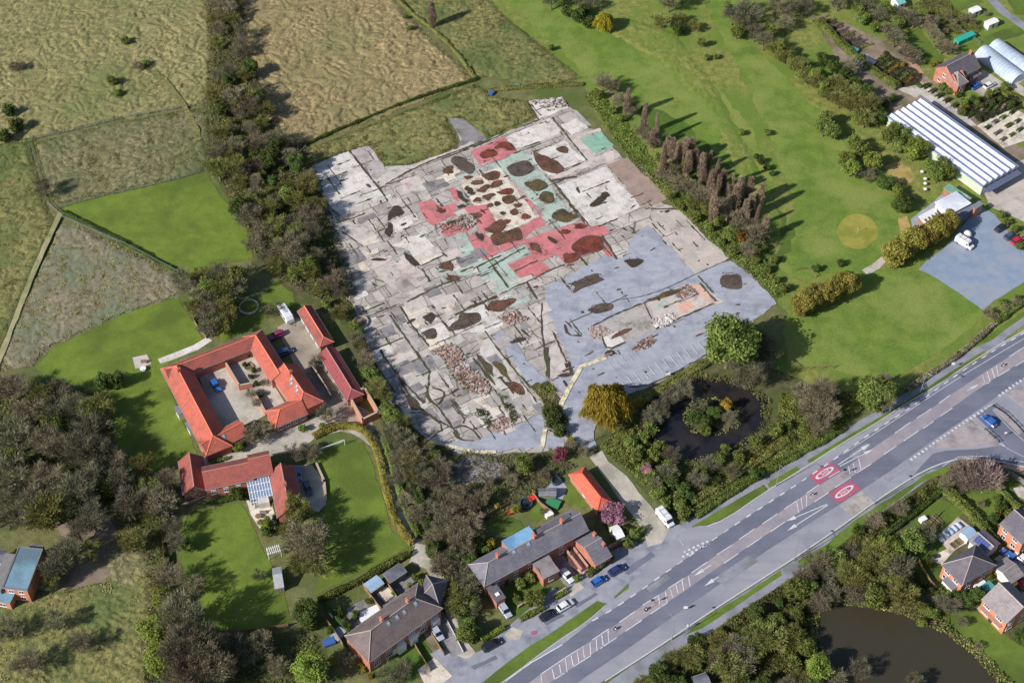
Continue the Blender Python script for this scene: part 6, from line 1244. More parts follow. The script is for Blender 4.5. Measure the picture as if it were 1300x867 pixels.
many(BU, [(985, 60), (998, 72), (1012, 84), (1026, 98), (1040, 108), (1052, 118), (1066, 128), (1080, 132), (1092, 138), (1098, 152), (1104, 130), (1076, 118), (1062, 108)], 3.0, 5.5, 'pale budding trees along the fairway edge'); many('bright', [(990, 66), (1020, 90), (1046, 112), (1072, 126), (1090, 150), (1033, 96), (1006, 80)], 2.6, 5)
many(EV, [(1058, 84), (1072, 96), (1086, 106), (1100, 116), (1044, 74), (1118, 150), (1112, 140)], 2.6, 4.2); many(BG, [(930, 20), (944, 30), (958, 42), (970, 52), (948, 10), (985, 8), (1000, 14), (1010, 4), (1022, 10), (996, 30), (960, 20), (1080, 86)], 3.0, 6); many(GR, [(924, 10), (936, 40), (975, 40)], 3.0, 5)
many('green', [(1050, 152), (1046, 164), (1056, 166), (1082, 180), (1090, 190)], 3.0, 5); many('bright', [(1108, 206)], 3.2, 5.5); many('bush_bare', [(1101, 224)], 2.4, 3.4); many('evergreen', [(1124, 232), (1148, 256), (1143, 262)], 2.9, 4.2); many('bright', [(1140, 243)], 2.0, 3.4)
many(GR, [(1136, 166), (1150, 172), (1128, 172), (1180, 212), (1196, 208), (1204, 218), (1190, 222), (1142, 184)], 3.0, 5.5); many('bright', [(1162, 182), (1172, 190), (1160, 194), (1080, 214), (1074, 204)], 3.0, 5.5); many('bush_dark', [(1088, 220), (1068, 334), (1036, 340)], 1.5)
many('cypress', [(1018, 386), (1026, 380), (1036, 376), (1044, 371), (1060, 366), (1070, 360), (1078, 356)], 3.5, 8.0, 'cypresses hedging the triangular lawn', .08); many('cypress', [(1136, 322), (1143, 315), (1151, 311), (1160, 306), (1169, 302), (1178, 297), (1186, 293), (1195, 288), (1204, 283)], 3.6, 8.0, 'cypresses hedging the clubhouse car park', .08)
# round the site pond
many('oak', [(926, 438)], 7.8, 14.5); many('green', [(946, 420), (962, 430)], 3.2, 6); many('big_grey', [(962, 444), (948, 474)], 5.0, 9); many('big_bare', [(1044, 502)], 4.4, 9); many(BB, [(1030, 520), (1050, 524), (1040, 540), (1018, 500)], 3.4, 7); many('ivy', [(1112, 500)], 4.8, 10.5); many(BB, [(1124, 510), (1120, 490)], 3.0, 8)
many('willow', [(771, 513)], 4.9, 9.5); many('bush_gold', [(813, 510)], 1.6); many('bush_green', [(816, 556), (824, 546), (838, 566), (830, 578), (812, 572), (800, 560), (806, 580), (850, 590), (862, 640), (870, 652), (826, 606), (834, 624), (846, 640), (812, 600), (820, 590)], 2.0); many(BG, [(832, 616), (846, 600), (852, 578), (900, 590), (850, 506), (838, 520), (868, 494), (826, 530), (930, 600), (886, 610)], 2.4, 4.2)
many('pink', [(820, 597)], 2.1, 3.4); many('pink', [(778, 653)], 3.2, 4.6); many('plum', [(711, 577)], 2.0, 3.8); many('bush_dark', [(704, 536), (710, 546), (698, 526), (842, 606), (852, 612)], 2.4, 3.2); many('bush_bare', [(704, 530)], 1.6)
many(EV, [(884, 530), (896, 536), (908, 526)], 2.4, 4); many('bronze', [(922, 514)], 2.0, 4); many(BG, [(926, 532), (888, 518)], 2.4, 4.2); many('bush_green', [(896, 546), (910, 586), (890, 600), (920, 570), (940, 580), (960, 560), (985, 545), (1000, 540)], 1.9)
many('bush_gold', [(872, 650), (956, 584), (976, 574), (994, 560)], 1.0); many('bush_dark', [(878, 628), (868, 622), (910, 612), (960, 600), (856, 600)], 2.0)
many('green', [(664, 590)], 2.6, 4.6); many('bush_gold', [(674, 592), (726, 558)], 1.1); many('bush_brown', [(640, 600), (622, 612), (650, 610), (690, 604), (724, 566), (740, 574)], 1.6)
many(BB, [(598, 640), (612, 634), (588, 690), (572, 706), (560, 720)], 2.4)
# terrace and semis gardens
many('bush_green', [(612, 682), (606, 692), (618, 700), (600, 700), (660, 742), (672, 734), (656, 758), (780, 684), (798, 690), (806, 676), (792, 674)], 1.5); many('bush_gold', [(632, 642), (624, 690)], 1.3); many('bright', [(656, 646), (594, 688)], 1.5, 2.4); many('green', [(677, 758)], 2.7, 3.8); many('bush_brown', [(668, 726), (690, 650), (700, 690)], 1.2)
many(BG, [(590, 742), (580, 728), (596, 770), (586, 756), (600, 722)], 2.6, 5); many(BB, [(574, 718), (592, 706)], 2.6, 5); many('evergreen', [(598, 800)], 1.8, 4.2); many('bush_green', [(500, 752), (536, 740), (520, 744), (528, 732), (468, 762)], 1.1); many('bush_dark', [(440, 790), (420, 800), (452, 780), (430, 776)], 1.5)
many('bush_gold', [(456, 842), (462, 850), (470, 858)], 1.0); many(BG, [(492, 858), (440, 840), (510, 850)], 2.2, 4)
# roadside and pond at bottom right
scatter([(1000, 742), (1030, 716), (1060, 694), (1100, 694), (1136, 706), (1150, 740), (1160, 768), (1120, 760), (1060, 758), (1030, 772)], 22, [BB, BU, BG, BB, BU, GR], (2.2, 3.8), 3.0, 'trees on the pond bank beside the road', 21, .9)
scatter([(890, 850), (926, 800), (970, 772), (1010, 748), (1028, 776), (1026, 806), (1040, 842), (1040, 870), (960, 872)], 24, [GR, EV, GR, BU, BG, 'bush_green', 'bush_dark'], (2.2, 3.6), 3.0, 'trees between the pond and the road', 22, .9)
scatter([(812, 872), (850, 836), (900, 806), (926, 796), (900, 832), (880, 868)], 14, [EV, 'bush_dark', 'bush_green', BU], (1.8, 3.0), 2.6, 'shrubs behind the lower footpath', 23, .8)
many('purple_bare', [(922, 836)], 3.6, 5); many('bright', [(964, 826)], 2.6, 3.8); many('big_bright', [(1038, 848), (1128, 700)], 3.4, 6); many('bush_green', [(1170, 790), (1176, 770), (1160, 756), (1184, 778)], 1.6)
many(BG, [(1208, 770), (1196, 766), (1164, 684), (1176, 680), (1090, 852), (1060, 862), (1160, 866)], 2.6, 4.4); many(GR, [(1158, 690)], 3.6, 5.5); many('evergreen', [(1228, 762), (1240, 758), (1220, 758), (1296, 810)], 2.2, 4); many('purple_bare', [(1220, 600), (1240, 606), (1256, 608)], 3.4, 6); many('pink', [(1246, 590), (1258, 600)], 2.2, 5)
many(BB, [(1226, 618), (1110, 662), (1140, 646), (1200, 614)], 2.2, 4); many('bush_dark', [(1090, 672), (1064, 708), (1118, 656), (1100, 690), (1270, 604), (1262, 658), (1270, 642)], 1.5); many('bush_green', [(1150, 636), (1172, 626), (1194, 616), (1130, 660), (1254, 732), (1250, 724), (1280, 652), (1266, 634), (1196, 748), (1206, 752)], 1.2); many('bush_gold', [(1264, 728), (1268, 652), (1180, 714)], .9); many('bush_brown', [(1242, 820), (1222, 790), (1246, 640)], 1.2)
# nursery and allotments at top right
many(BG, [(1064, 4), (1080, -4), (1100, 6), (1116, 20), (1150, 22), (1160, 28), (1136, 50), (1130, 40)], 3.0, 5); many(GR, [(1096, 24), (1110, 34), (1124, 12), (1140, 30), (1090, 10)], 2.8, 4); many(BB, [(1180, 36), (1186, 46), (1204, 62), (1196, 60), (1150, 66), (1160, 74), (1182, 28)], 2.6, 4.4); many('bright', [(1116, 8), (1130, 22), (1098, 26), (1172, 18), (1178, 26)], 2.0, 3)
many('bush_green', [(1206, 98), (1196, 110), (1216, 120), (1204, 116), (1224, 130), (1240, 130), (1256, 120), (1264, 116), (1222, 142), (1276, 110)], 1.5); many('bush_gold', [(1184, 82), (1190, 80), (1228, 136), (1122, 72), (1146, 82)], .9); many('bush_dark', [(1236, 126), (1248, 134), (1260, 130), (1112, 136), (1124, 132), (1106, 142), (1134, 124), (1272, 126), (1284, 132)], 1.6); many('bush_brown', [(1156, 70), (1210, 30), (1216, 36), (1224, 26), (1230, 20), (1236, 28), (1200, 40), (1252, 18), (1204, 22)], 1.2)
many('bush_green', [(1288, 290), (1294, 312), (1270, 272), (1278, 282), (1284, 388), (1292, 378), (1272, 384)], 1.3); many('bush_brown', [(1262, 402), (1276, 392), (1290, 384), (1254, 398)], 1.4)

# ------------------------------------------------------------------ hedges and ground cover
def hedge(path, wd, h, m, label, n=None, group=None, lump=.25):
    P = smooth(PX(path), 1); qn = np.random.default_rng(int(path[0][0] * 3 + path[0][1])); L = [0]
    for a, b in zip(P, P[1:]): L.append(L[-1] + (b - a).length)
    T = L[-1]; n = n or int(T * wd * 60 + T * h * 60); s_ = qn.uniform(0, T, n)
    X = np.interp(s_, L, [p.x for p in P]); Y = np.interp(s_, L, [p.y for p in P]); X2 = np.interp(s_ + .5, L, [p.x for p in P]); Y2 = np.interp(s_ + .5, L, [p.y for p in P])
    X1 = np.interp(s_ - .5, L, [p.x for p in P]); Y1 = np.interp(s_ - .5, L, [p.y for p in P]); dx, dy = X2 - X1, Y2 - Y1; k = np.hypot(dx, dy) + 1e-6; nx, ny = -dy / k, dx / k
    a = qn.uniform(-.12, math.pi + .12, n); v = 1 + lump * 2 * (vnoise(X / 1.8, Y / 1.8, 4) - .5); rr = qn.uniform(.8, 1.03, n) * v
    C = np.stack([X + nx * np.sign(np.cos(a)) * np.abs(np.cos(a)) ** .6 * rr * wd / 2, Y + ny * np.sign(np.cos(a)) * np.abs(np.cos(a)) ** .6 * rr * wd / 2, np.maximum(.05, np.abs(np.sin(a)) ** .5 * h * rr)], -1)
    D = np.stack([nx * np.cos(a), ny * np.cos(a), np.abs(np.sin(a))], -1); V, Fc = leaves(C, qn, (.12, .26), .2, D)
    base = P[0]; o = bpy.data.objects.new('hedge', fastmesh('hedge', V - np.array(base), Fc, m)); COL.objects.link(o); o.location = base; tag(o, label, 'hedge', group); return o
hedge([(398, 556), (424, 544), (446, 542), (464, 548), (476, 566), (484, 588), (490, 620), (498, 652), (508, 672), (524, 692)], 1.8, 1.8, L_cyp, 'curving golden-olive hedge along the top of the football lawn')
hedge([(520, 704), (490, 720), (450, 742), (404, 764)], 1.5, 1.6, L_green, 'green hedge along the bottom of the football lawn')
hedge([(488, 560), (500, 600), (516, 650), (532, 684)], 1.8, 1.8, L_green, 'green hedge between the drive and the scrub')
hedge([(494, 530), (506, 570), (522, 612), (540, 660), (552, 690), (574, 740), (592, 800), (604, 816)], 2.4, 2.2, L_dark, 'long dark hedge beside the pale lane track')
hedge([(610, 814), (640, 798)], 1.2, 1.2, L_bright, 'bright green hedge at the bottom of the bare plot'); hedge([(660, 788), (690, 772)], 1.1, 1.1, L_bright, 'bright green hedge before the cottage gardens'); hedge([(744, 732), (778, 708)], 1.4, 1.3, L_green, 'green clipped hedge before the slate extension'); hedge([(728, 738), (736, 734)], 1.3, 1.2, L_green, 'short green hedge beside the white car driveway'); hedge([(704, 760), (718, 752)], 1.2, 1.1, L_bright, 'low bright hedge by the dark yard')
hedge([(754, 640), (770, 664), (786, 690)], 1.2, 1.6, L_dark, 'dark hedge running down beside the pink tree'); hedge([(788, 692), (806, 684), (818, 672)], 1.4, 1.4, L_green, 'green hedge on the entrance road corner')
hedge([(880, 656), (920, 630), (960, 606), (1010, 578), (1050, 556), (1070, 544)], 2.4, 1.5, L_green, 'leafy green hedge along the road footpath below the pond'); hedge([(876, 640), (920, 614), (960, 590), (1000, 560)], 1.6, 1.2, L_olive, 'straw-coloured scrubby hedge along the pond bank')
hedge([(1150, 498), (1180, 476), (1206, 460), (1236, 436), (1262, 412)], 1.4, 1.2, L_bare, 'brown bare hedge between the triangular lawn and the path'); hedge([(1262, 412), (1284, 396), (1320, 372)], 1.6, 1.4, L_green, 'green hedge below the blue car park')
hedge([(1112, 690), (1140, 668), (1170, 646), (1196, 624)], 1.3, 1.4, L_dark, 'dark hedge between the kitchen garden and the road'); hedge([(1200, 624), (1220, 642), (1240, 662), (1262, 690)], 2.4, 1.8, L_green, 'broad green hedge between the two lawns'); hedge([(1240, 600), (1260, 614), (1284, 640), (1294, 648)], 2.0, 1.8, L_green, 'green hedge bordering the corner garden'); hedge([(1156, 722), (1172, 744), (1200, 762)], 1.2, 1.3, L_dark, 'dark hedge between the kitchen garden lawn and pond')
hedge([(1040, 30), (1070, 60), (1100, 86), (1130, 106), (1140, 114)], 2.6, 1.8, L_green, 'green hedge strip along the nursery ditch'); hedge([(880, 606), (940, 588), (992, 548)], 1.4, 1.0, L_olive, 'olive reeds along the near pond edge')
hedge([(790, 524), (830, 500), (874, 474), (912, 452)], 2.2, 1.2, L_olive, 'olive bank hedge below the parking bays'); hedge([(800, 530), (790, 556), (768, 572)], 1.6, .8, L_olive, 'olive scrub line below the golden willow')
hedge([(424, 780), (440, 800), (470, 830)], 1.0, 1.3, L_dark, 'dark hedge on the far side of the semis garden'); hedge([(412, 768), (440, 800)], .8, 1.2, L_dark, 'thin dark hedge beside the semis sheds')
for i in range(7):
    hedge([(1234 + i * 9, 146 - i * 1.0), (1252 + i * 7, 122 + i * 1.5)], .7, .6, (L_dark, L_purple, L_dark)[i % 3], f'dark plant row between the glasshouse and nursery drive, {["first", "second", "third", "fourth", "fifth", "sixth", "seventh"][i]} from the left end', group='dark plant rows at the nursery')
for i in range(8):
    hedge([(1036 + i * 8, 26 + i * 5), (1052 + i * 8, 20 + i * 5.2)], .8, .5, (L_purple, L_olive, L_bare)[i % 3], f'low plant row on the brown nursery plots, {["first", "second", "third", "fourth", "fifth", "sixth", "seventh", "eighth"][i]} from the top', group='low plant rows on the nursery plots')
for i in range(6):
    hedge([(1128 + i * 6, 74 + i * 5.2), (1112 + i * 7.5, 84 + i * 4.6)], .8, .7, (L_dark, L_green, L_bronze)[i % 3], f'planted row beside the brick path plot, {["first", "second", "third", "fourth", "fifth", "sixth"][i]} from the top', group='planted rows beside the brick path')
hedge([(1300, 128), (1262, 112), (1280, 124)], 1.0, 1.0, L_green, 'short green hedge by the nursery drive')
hedge([(274, 446), (300, 434)], .8, .8, L_green, 'low planting along the courtyard upper wall') ; hedge([(265, 640), (310, 630)], 1.2, 1.0, L_dark, 'dark flower border under the cottage windows'); hedge([(268, 590), (290, 582)], 1.0, 1.0, L_green, 'green border between the courtyard house and drive')
hedge([(384, 186), (430, 166), (484, 144), (540, 122), (604, 102)], .9, .9, L_dark, 'dark straight hedge along the brown field bottom'); hedge([(604, 102), (580, 68), (552, 40), (520, 16), (496, -10)], 1.0, .9, L_olive, 'thin olive hedge line between the two upper fields'); hedge([(620, 116), (660, 112), (740, 108)], 1.6, 1.0, L_olive, 'scrubby olive hedge along the golf boundary ditch')
hedge([(78, 270), (120, 290), (160, 310), (232, 350)], 1.0, .9, L_dark, 'dark thin hedge along the lower paddock edge')
for i, (a, b) in enumerate([((1164, 108), (1170, 112)), ((1171, 113), (1180, 108)), ((1180, 119), (1188, 114)), ((1188, 125), (1197, 120)), ((1198, 131), (1206, 126)), ((1208, 138), (1216, 132)), ((1217, 144), (1226, 138)), ((1226, 150), (1234, 145))]):
    hedge([a, b], 1.3, .8, L_dark, f'dark row of pot plants on the nursery path, {["first", "second", "third", "fourth", "fifth", "sixth", "seventh", "eighth"][i]} from the top', group='pot plant rows at the nursery')
for i, (a, b) in enumerate([((1250, 165), (1256, 161)), ((1260, 158), (1266, 154)), ((1270, 152), (1276, 148)), ((1282, 146), (1288, 140)), ((1262, 172), (1270, 167)), ((1276, 163), (1284, 158)), ((1288, 157), (1294, 153)), ((1270, 180), (1276, 176)), ((1281, 174), (1287, 170)), ((1291, 168), (1298, 163))]):
    hedge([a, b], 1.0, .8, (L_dark, L_purple, L_green)[i % 3], f'potted shrub row on the pale nursery standing, {["first", "second", "third", "fourth"][i if i < 4 else i - 4 if i < 7 else i - 7]} along its {"top" if i < 4 else "middle" if i < 7 else "bottom"} line', group='potted shrubs on the pale standing')
for i_, (pl_, m_, n_) in enumerate([
    ([(-40, -60), (262, -60), (268, 40), (272, 95), (262, 135), (246, 134), (150, 152), (40, 176), (-40, 190)], 'straw', 42000), ([(306, -60), (470, -60), (515, 18), (604, 102), (480, 150), (384, 186), (350, 168), (330, 120), (312, 60)], 'straw', 30000),
    ([(44, 181), (150, 156), (245, 138), (262, 140), (268, 215), (170, 238), (82, 258), (66, 258)], 'mixed', 14000), ([(-40, 180), (36, 180), (58, 262), (72, 284), (-8, 462), (-40, 470)], 'mixed', 14000), ([(78, 286), (100, 286), (232, 352), (222, 376), (160, 396), (62, 440), (40, 466), (0, 470), (6, 440)], 'straw', 11000),
    ([(386, 192), (480, 155), (604, 107), (628, 124), (668, 128), (680, 148), (620, 176), (588, 152), (566, 150), (584, 188), (520, 210), (488, 212), (470, 184), (420, 200), (392, 208)], 'mixed', 14000), ([(480, -60), (560, -60), (640, 20), (690, 60), (738, 100), (700, 108), (640, 102), (606, 98), (525, 18)], 'mixed', 12000),
    ([(-40, 762), (60, 752), (130, 740), (188, 700), (196, 760), (186, 880), (-40, 900)], 'straw', 16000)]):
    cover('tussock_grass', pl_, {'straw': L_straw, 'mixed': L_mix}[m_], n_ * 3, (.08, .2), .5, 40 + i_, up=.9, lump=1.2)
cover('reeds', ribbon(PX([(812, 540), (822, 510), (850, 488), (890, 478), (940, 486), (972, 510), (970, 545), (930, 575), (880, 588), (845, 580), (826, 560), (812, 540)]), 2.4, True), L_mix, 3600, (.14, .34), .8, 31, world=True); cover('reeds', ribbon(PX([(868, 530), (880, 510), (910, 506), (935, 520), (938, 540), (910, 552), (880, 548), (868, 530)]), 1.2, True), L_olive, 600, (.14, .3), .8, 32, world=True)
cover('reeds', ribbon(PX([(1044, 850), (1030, 800), (1036, 764), (1060, 762), (1110, 766), (1150, 776), (1200, 798), (1240, 828), (1285, 880)]), 2.6, True), L_mix, 6500, (.14, .34), .7, 33, world=True)
cover('undergrowth', [(262, -20), (300, -20), (316, 60), (345, 140), (392, 190), (424, 280), (454, 372), (440, 400), (350, 352), (312, 290), (272, 216), (262, 100)], leafmat('undergrowth_leaves', S(84, 82, 54), S(108, 102, 68), S(124, 120, 82)), 26000, (.15, .35), .8, 1)
cover('undergrowth', [(440, 400), (470, 440), (500, 510), (548, 566), (700, 580), (732, 592), (690, 620), (616, 662), (590, 704), (606, 812), (556, 690), (505, 610)], leafmat('brown_undergrowth', S(82, 76, 60), S(104, 94, 76), S(116, 116, 76)), 20000, (.12, .3), .6, 2)
cover('undergrowth', [(-20, 476), (130, 500), (150, 600), (200, 640), (214, 720), (256, 820), (400, 806), (420, 880), (180, 890), (190, 740), (130, 620), (60, 660), (-20, 660)], leafmat('wood_undergrowth', S(76, 82, 48), S(112, 110, 66), S(88, 108, 50)), 22000, (.15, .35), .8, 3)
cover('bank_undergrowth', [(760, 570), (796, 530), (812, 545), (826, 566), (850, 590), (890, 600), (935, 586), (985, 550), (990, 500), (1060, 500), (1120, 500), (1060, 548), (980, 590), (880, 650), (850, 650), (800, 600)], leafmat('bank_leaves', S(82, 96, 44), S(108, 116, 58), S(140, 132, 80)), 34000, (.15, .34), .9, 4)
cover('bank_undergrowth', [(850, 850), (900, 806), (950, 770), (1010, 732), (1060, 698), (1110, 662), (1190, 606), (1196, 618), (1110, 690), (1136, 720), (1164, 770), (1110, 766), (1040, 762), (1028, 800), (1040, 880), (830, 880)], leafmat('roadside_leaves', S(76, 86, 44), S(98, 106, 56), S(126, 120, 78)), 36000, (.15, .34), 1.0, 5)
cover('bank_undergrowth', [(1160, 770), (1180, 770), (1206, 768), (1204, 790), (1180, 786)], L_bright, 2600, (.15, .3), .8, 6)
cover('bank_undergrowth', [(740, 124), (760, 150), (800, 206), (850, 256), (905, 310), (985, 380), (1000, 372), (960, 320), (900, 270), (840, 220), (790, 150), (756, 112)], leafmat('site_edge_leaves', S(80, 98, 40), S(104, 116, 56), S(136, 132, 78)), 26000, (.14, .32), .8, 7)
cover('nursery_plants', [(1108, 82), (1124, 66), (1170, 96), (1166, 108), (1146, 112), (1126, 98)], leafmat('nursery_leaves', S(52, 54, 40), S(72, 72, 48), S(96, 92, 62)), 6000, (.12, .26), .8, 8)
cover('nursery_plants', [(1030, 28), (1056, 24), (1104, 58), (1088, 66), (1060, 52)], leafmat('dried_nursery_plants', S(92, 84, 76), S(116, 106, 96), S(104, 100, 78)), 5000, (.1, .24), .5, 9)
cover('nursery_plants', [(1228, 138), (1262, 116), (1290, 126), (1300, 140), (1282, 140), (1244, 158)], leafmat('dark_nursery_leaves', S(54, 54, 48), S(76, 72, 60), S(86, 92, 56)), 7000, (.12, .26), .8, 10)
cover('allotment_plants', [(1150, 10), (1200, -10), (1210, 10), (1250, 36), (1240, 44), (1200, 44), (1172, 34)], leafmat('allotment_leaves', S(84, 84, 52), S(108, 104, 66), S(124, 130, 70)), 7000, (.12, .28), .6, 11)
cover('weeds', zz(8, [(440, 780), (570, 730), (620, 800), (640, 900), (720, 1030), (640, 1150), (560, 1000), (520, 880)]), leafmat('site_weeds', S(78, 88, 44), S(116, 118, 62), S(146, 138, 84)), 3500, (.12, .28), .6, 12)
cover('weeds', zz(7, [(820, 490), (1000, 640), (1050, 760), (990, 740), (880, 600)]), L_dark, 500, (.1, .24), .5, 13)
cover('weeds', zz('A', [(720, 240), (800, 260), (830, 330), (800, 370), (740, 300)]), L_dark, 500, (.1, .24), .5, 14); cover('weeds', zz('A', [(860, 150), (920, 170), (960, 230), (990, 300), (960, 340), (900, 240)]), L_dark, 700, (.1, .24), .6, 15)
q_ = np.random.default_rng(77); PC = []
for a, b, rx, ry, an, k in PT:
    c = G(a, b); n_ = int(rx * ry * 16) + 6; t_ = q_.uniform(0, 2 * np.pi, n_); r_ = np.sqrt(q_.uniform(.1, 1.15, n_)) * .86; X_ = rx * r_ * np.cos(t_); Y_ = ry * r_ * np.sin(t_); A_ = R(an)
    PC.append(np.stack([c.x + X_ * math.cos(A_) - Y_ * math.sin(A_), c.y + X_ * math.sin(A_) + Y_ * math.cos(A_), q_.uniform(.2, .3, n_)], -1))
leaves_obj('pit_weeds', np.concatenate(PC), q_, (.06, .2), leafmat('dead_pit_weeds', S(70, 56, 46), S(98, 80, 62), S(112, 104, 70), trans=.05), .9)
# heaps of broken brick and concrete
def rubble(name, pts, n, ms, seed, size=(.1, .34), h=.22):
    P = PX(pts); q = random.Random(seed); xs = [p.x for p in P]; ys = [p.y for p in P]; mb = MB(); k = 0
    while k < n:
        x, y = q.uniform(min(xs), max(xs)), q.uniform(min(ys), max(ys))
        if not inpoly(np.array([x]), np.array([y]), P)[0]: continue
        k += 1; s_ = q.uniform(*size); mb.k = q.randrange(len(ms)); hz = h * (vnoise(np.array([x / 1.5]), np.array([y / 1.5]), 8)[0] ** 2)
        M = Matrix.Translation((x, y, .15 + hz * q.random())) @ Matrix.Rotation(q.uniform(0, 6.28), 4, 'Z') @ Matrix.Rotation(q.uniform(-.5, .5), 4, 'X')
        mb.box(-s_, s_, -s_ * .6, s_ * .6, -s_ * .3, s_ * .4, M)
    o = mb.build(name, ms); return tag(o, kind='stuff')
m_rb = flat('broken_brick', S(158, 122, 110), .95, var=.25); m_rc = flat('broken_concrete', S(168, 158, 152), .95, var=.2); m_rd = flat('dark_rubble', S(112, 96, 88), .95, var=.25)
sheet('rubble_floor', zz(7, [(745, 450), (900, 390), (960, 420), (1020, 560), (1100, 600), (1200, 740), (1150, 790), (1060, 770), (940, 660), (860, 520)]), slab('broken_pink_floor', S(160, 128, 118), S(186, 160, 150), S(104, 88, 78)), 10, .6, step=.8)
sheet('rubble_floor', zz('A', [(790, 330), (870, 295), (945, 300), (960, 360), (860, 405), (805, 375)]), m_s['brown'], 10, .5, step=.8)
RU = [m_rb, m_rc, m_rd, m_rd]
rubble('rubble', zz(7, [(745, 450), (900, 390), (960, 420), (1020, 560), (1100, 600), (1200, 740), (1150, 790), (1060, 770), (940, 660), (860, 520)]), 520, RU, 1); rubble('rubble', zz('A', [(800, 330), (870, 300), (940, 305), (950, 360), (860, 395), (815, 370)]), 170, RU, 2); rubble('rubble', zz('B', [(220, 290), (300, 270), (360, 290), (390, 310), (320, 345), (270, 360)]), 150, [m_rc, m_rc, m_rb], 3)
rubble('rubble', zz('B', [(640, 230), (760, 190), (800, 230), (700, 280), (660, 280)]), 160, [flat('white_debris', S(212, 208, 208), .9), m_rc], 4, (.1, .35), .2); rubble('rubble', zz('B', [(860, 0), (930, 60), (840, 90), (780, 90)]), 160, RU, 5, (.1, .35), .2); rubble('rubble', zz(4, [(900, 270), (1100, 220), (1200, 240), (1180, 300), (1000, 320), (930, 340)]), 110, RU[2:] + [m_rb], 6, (.08, .3), .15)
rubble('rubble', zz(8, [(190, 260), (330, 200), (420, 270), (330, 300), (260, 310)]), 160, [m_rb, m_rd, m_rc], 7, (.1, .35), .3); rubble('rubble', zz(5, [(0, 200), (100, 190), (150, 250), (60, 320), (0, 300)]), 140, [m_rc, m_rd], 8, (.1, .4), .3); rubble('rubble', zz('B', [(500, 420), (600, 340), (660, 370), (600, 420)]), 90, [m_rd, m_rc], 9, (.1, .3), .2); rubble('rubble', zz(2, [(660, 110), (900, 85), (950, 150), (800, 190)]), 120, [m_rc, m_rd], 10, (.1, .4), .2)

# ------------------------------------------------------------------ label every plant by its look and what it stands nearest to
ORD = ['', 'second ', 'third ', 'fourth ', 'fifth ', 'sixth ', 'seventh ', 'eighth ', 'ninth ', 'tenth ', 'eleventh ', 'twelfth ', 'thirteenth ', 'fourteenth ', 'fifteenth ', 'sixteenth ', 'seventeenth ', 'eighteenth ', 'nineteenth ', 'twentieth ', 'twenty-first ', 'twenty-second ', 'twenty-third ', 'twenty-fourth ', 'twenty-fifth ']
bins = {}
for rec in PLANTS:
    o, kind, px, py, note, group = rec; p = G(px, py)
    ds = sorted(((p - G(*a)).length, nm) for a, nm in MARKS); bins.setdefault((KN[kind][1], ds[0][1]), []).append((ds[0][0], o, kind, group))
for (words, nm), L_ in bins.items():
    L_.sort(key=lambda t: t[0])
    for i, (dist, o, kind, group) in enumerate(L_):
        o['label'] = f"{words} {'standing ' if 'tree' in words else ''}{ORD[i]}nearest to {nm}" if len(L_) > 1 else f"{words} {'standing' if 'tree' in words else 'growing'} near {nm}"
        o['group'] = group or (words + 's around the place')
# ------------------------------------------------------------------ vehicles
m_tyre = flat('tyre_rubber', S(38, 38, 40), .9); m_rim = flat('wheel_rim', S(150, 152, 156), .35, metal=.6); m_carglass = flat('car_glass', S(30, 36, 46), .08, .6); m_lamp = flat('headlight_lens', S(214, 218, 224), .15, .6); m_tail = flat('tail_light', S(150, 26, 26), .2, .5); m_plate = flat('black_trim', S(34, 34, 38), .7)
def paint(n, c): 
    m = flat(n, c, .25, .5, var=.04); b = m.node_tree.nodes['Principled BSDF']; b.inputs['Coat Weight'].default_value = .6; b.inputs['Coat Roughness'].default_value = .08; return m
PAINT = dict(black=paint('black_paint', S(34, 38, 46)), white=paint('white_car_paint', S(216, 218, 222)), navy=paint('navy_paint', S(40, 56, 108)), blue=paint('bright_blue_paint', S(44, 100, 180)), lblue=paint('light_blue_paint', S(92, 132, 186)), red=paint('red_paint', S(188, 36, 62)), plum=paint('plum_paint', S(132, 48, 92)), silver=paint('silver_paint', S(168, 176, 190)), grey=paint('dark_grey_paint', S(70, 78, 98)))
def ring(x, hw, z0, z1, r=.18):
    return [(x, -hw + r * .6, z0), (x, -hw, z0 + r), (x, -hw, z1 - r), (x, -hw + r, z1), (x, hw - r, z1), (x, hw, z1 - r), (x, hw, z0 + r), (x, hw - r * .6, z0)]
def loft(rings):
    mb = MB(); n = len(rings[0]); vs = [p for r_ in rings for p in r_]; fs = []
    for i in range(len(rings) - 1):
        for j in range(n): fs.append((i * n + j, i * n + (j + 1) % n, (i + 1) * n + (j + 1) % n, (i + 1) * n + j))
    fs.append(tuple(reversed(range(n)))); fs.append(tuple(range((len(rings) - 1) * n, len(rings) * n)))
    for f in fs: pass
    return mb.add(vs, [tuple(reversed(f)) for f in fs])
def data(mb, name, m, smooth=False):
    me = bpy.data.meshes.new(name); me.from_pydata(mb.v, [], mb.f)
    bm = bmesh.new(); bm.from_mesh(me); bmesh.ops.recalc_face_normals(bm, faces=bm.faces); bm.to_mesh(me); bm.free()
    me.materials.append(m); me.update(); return me
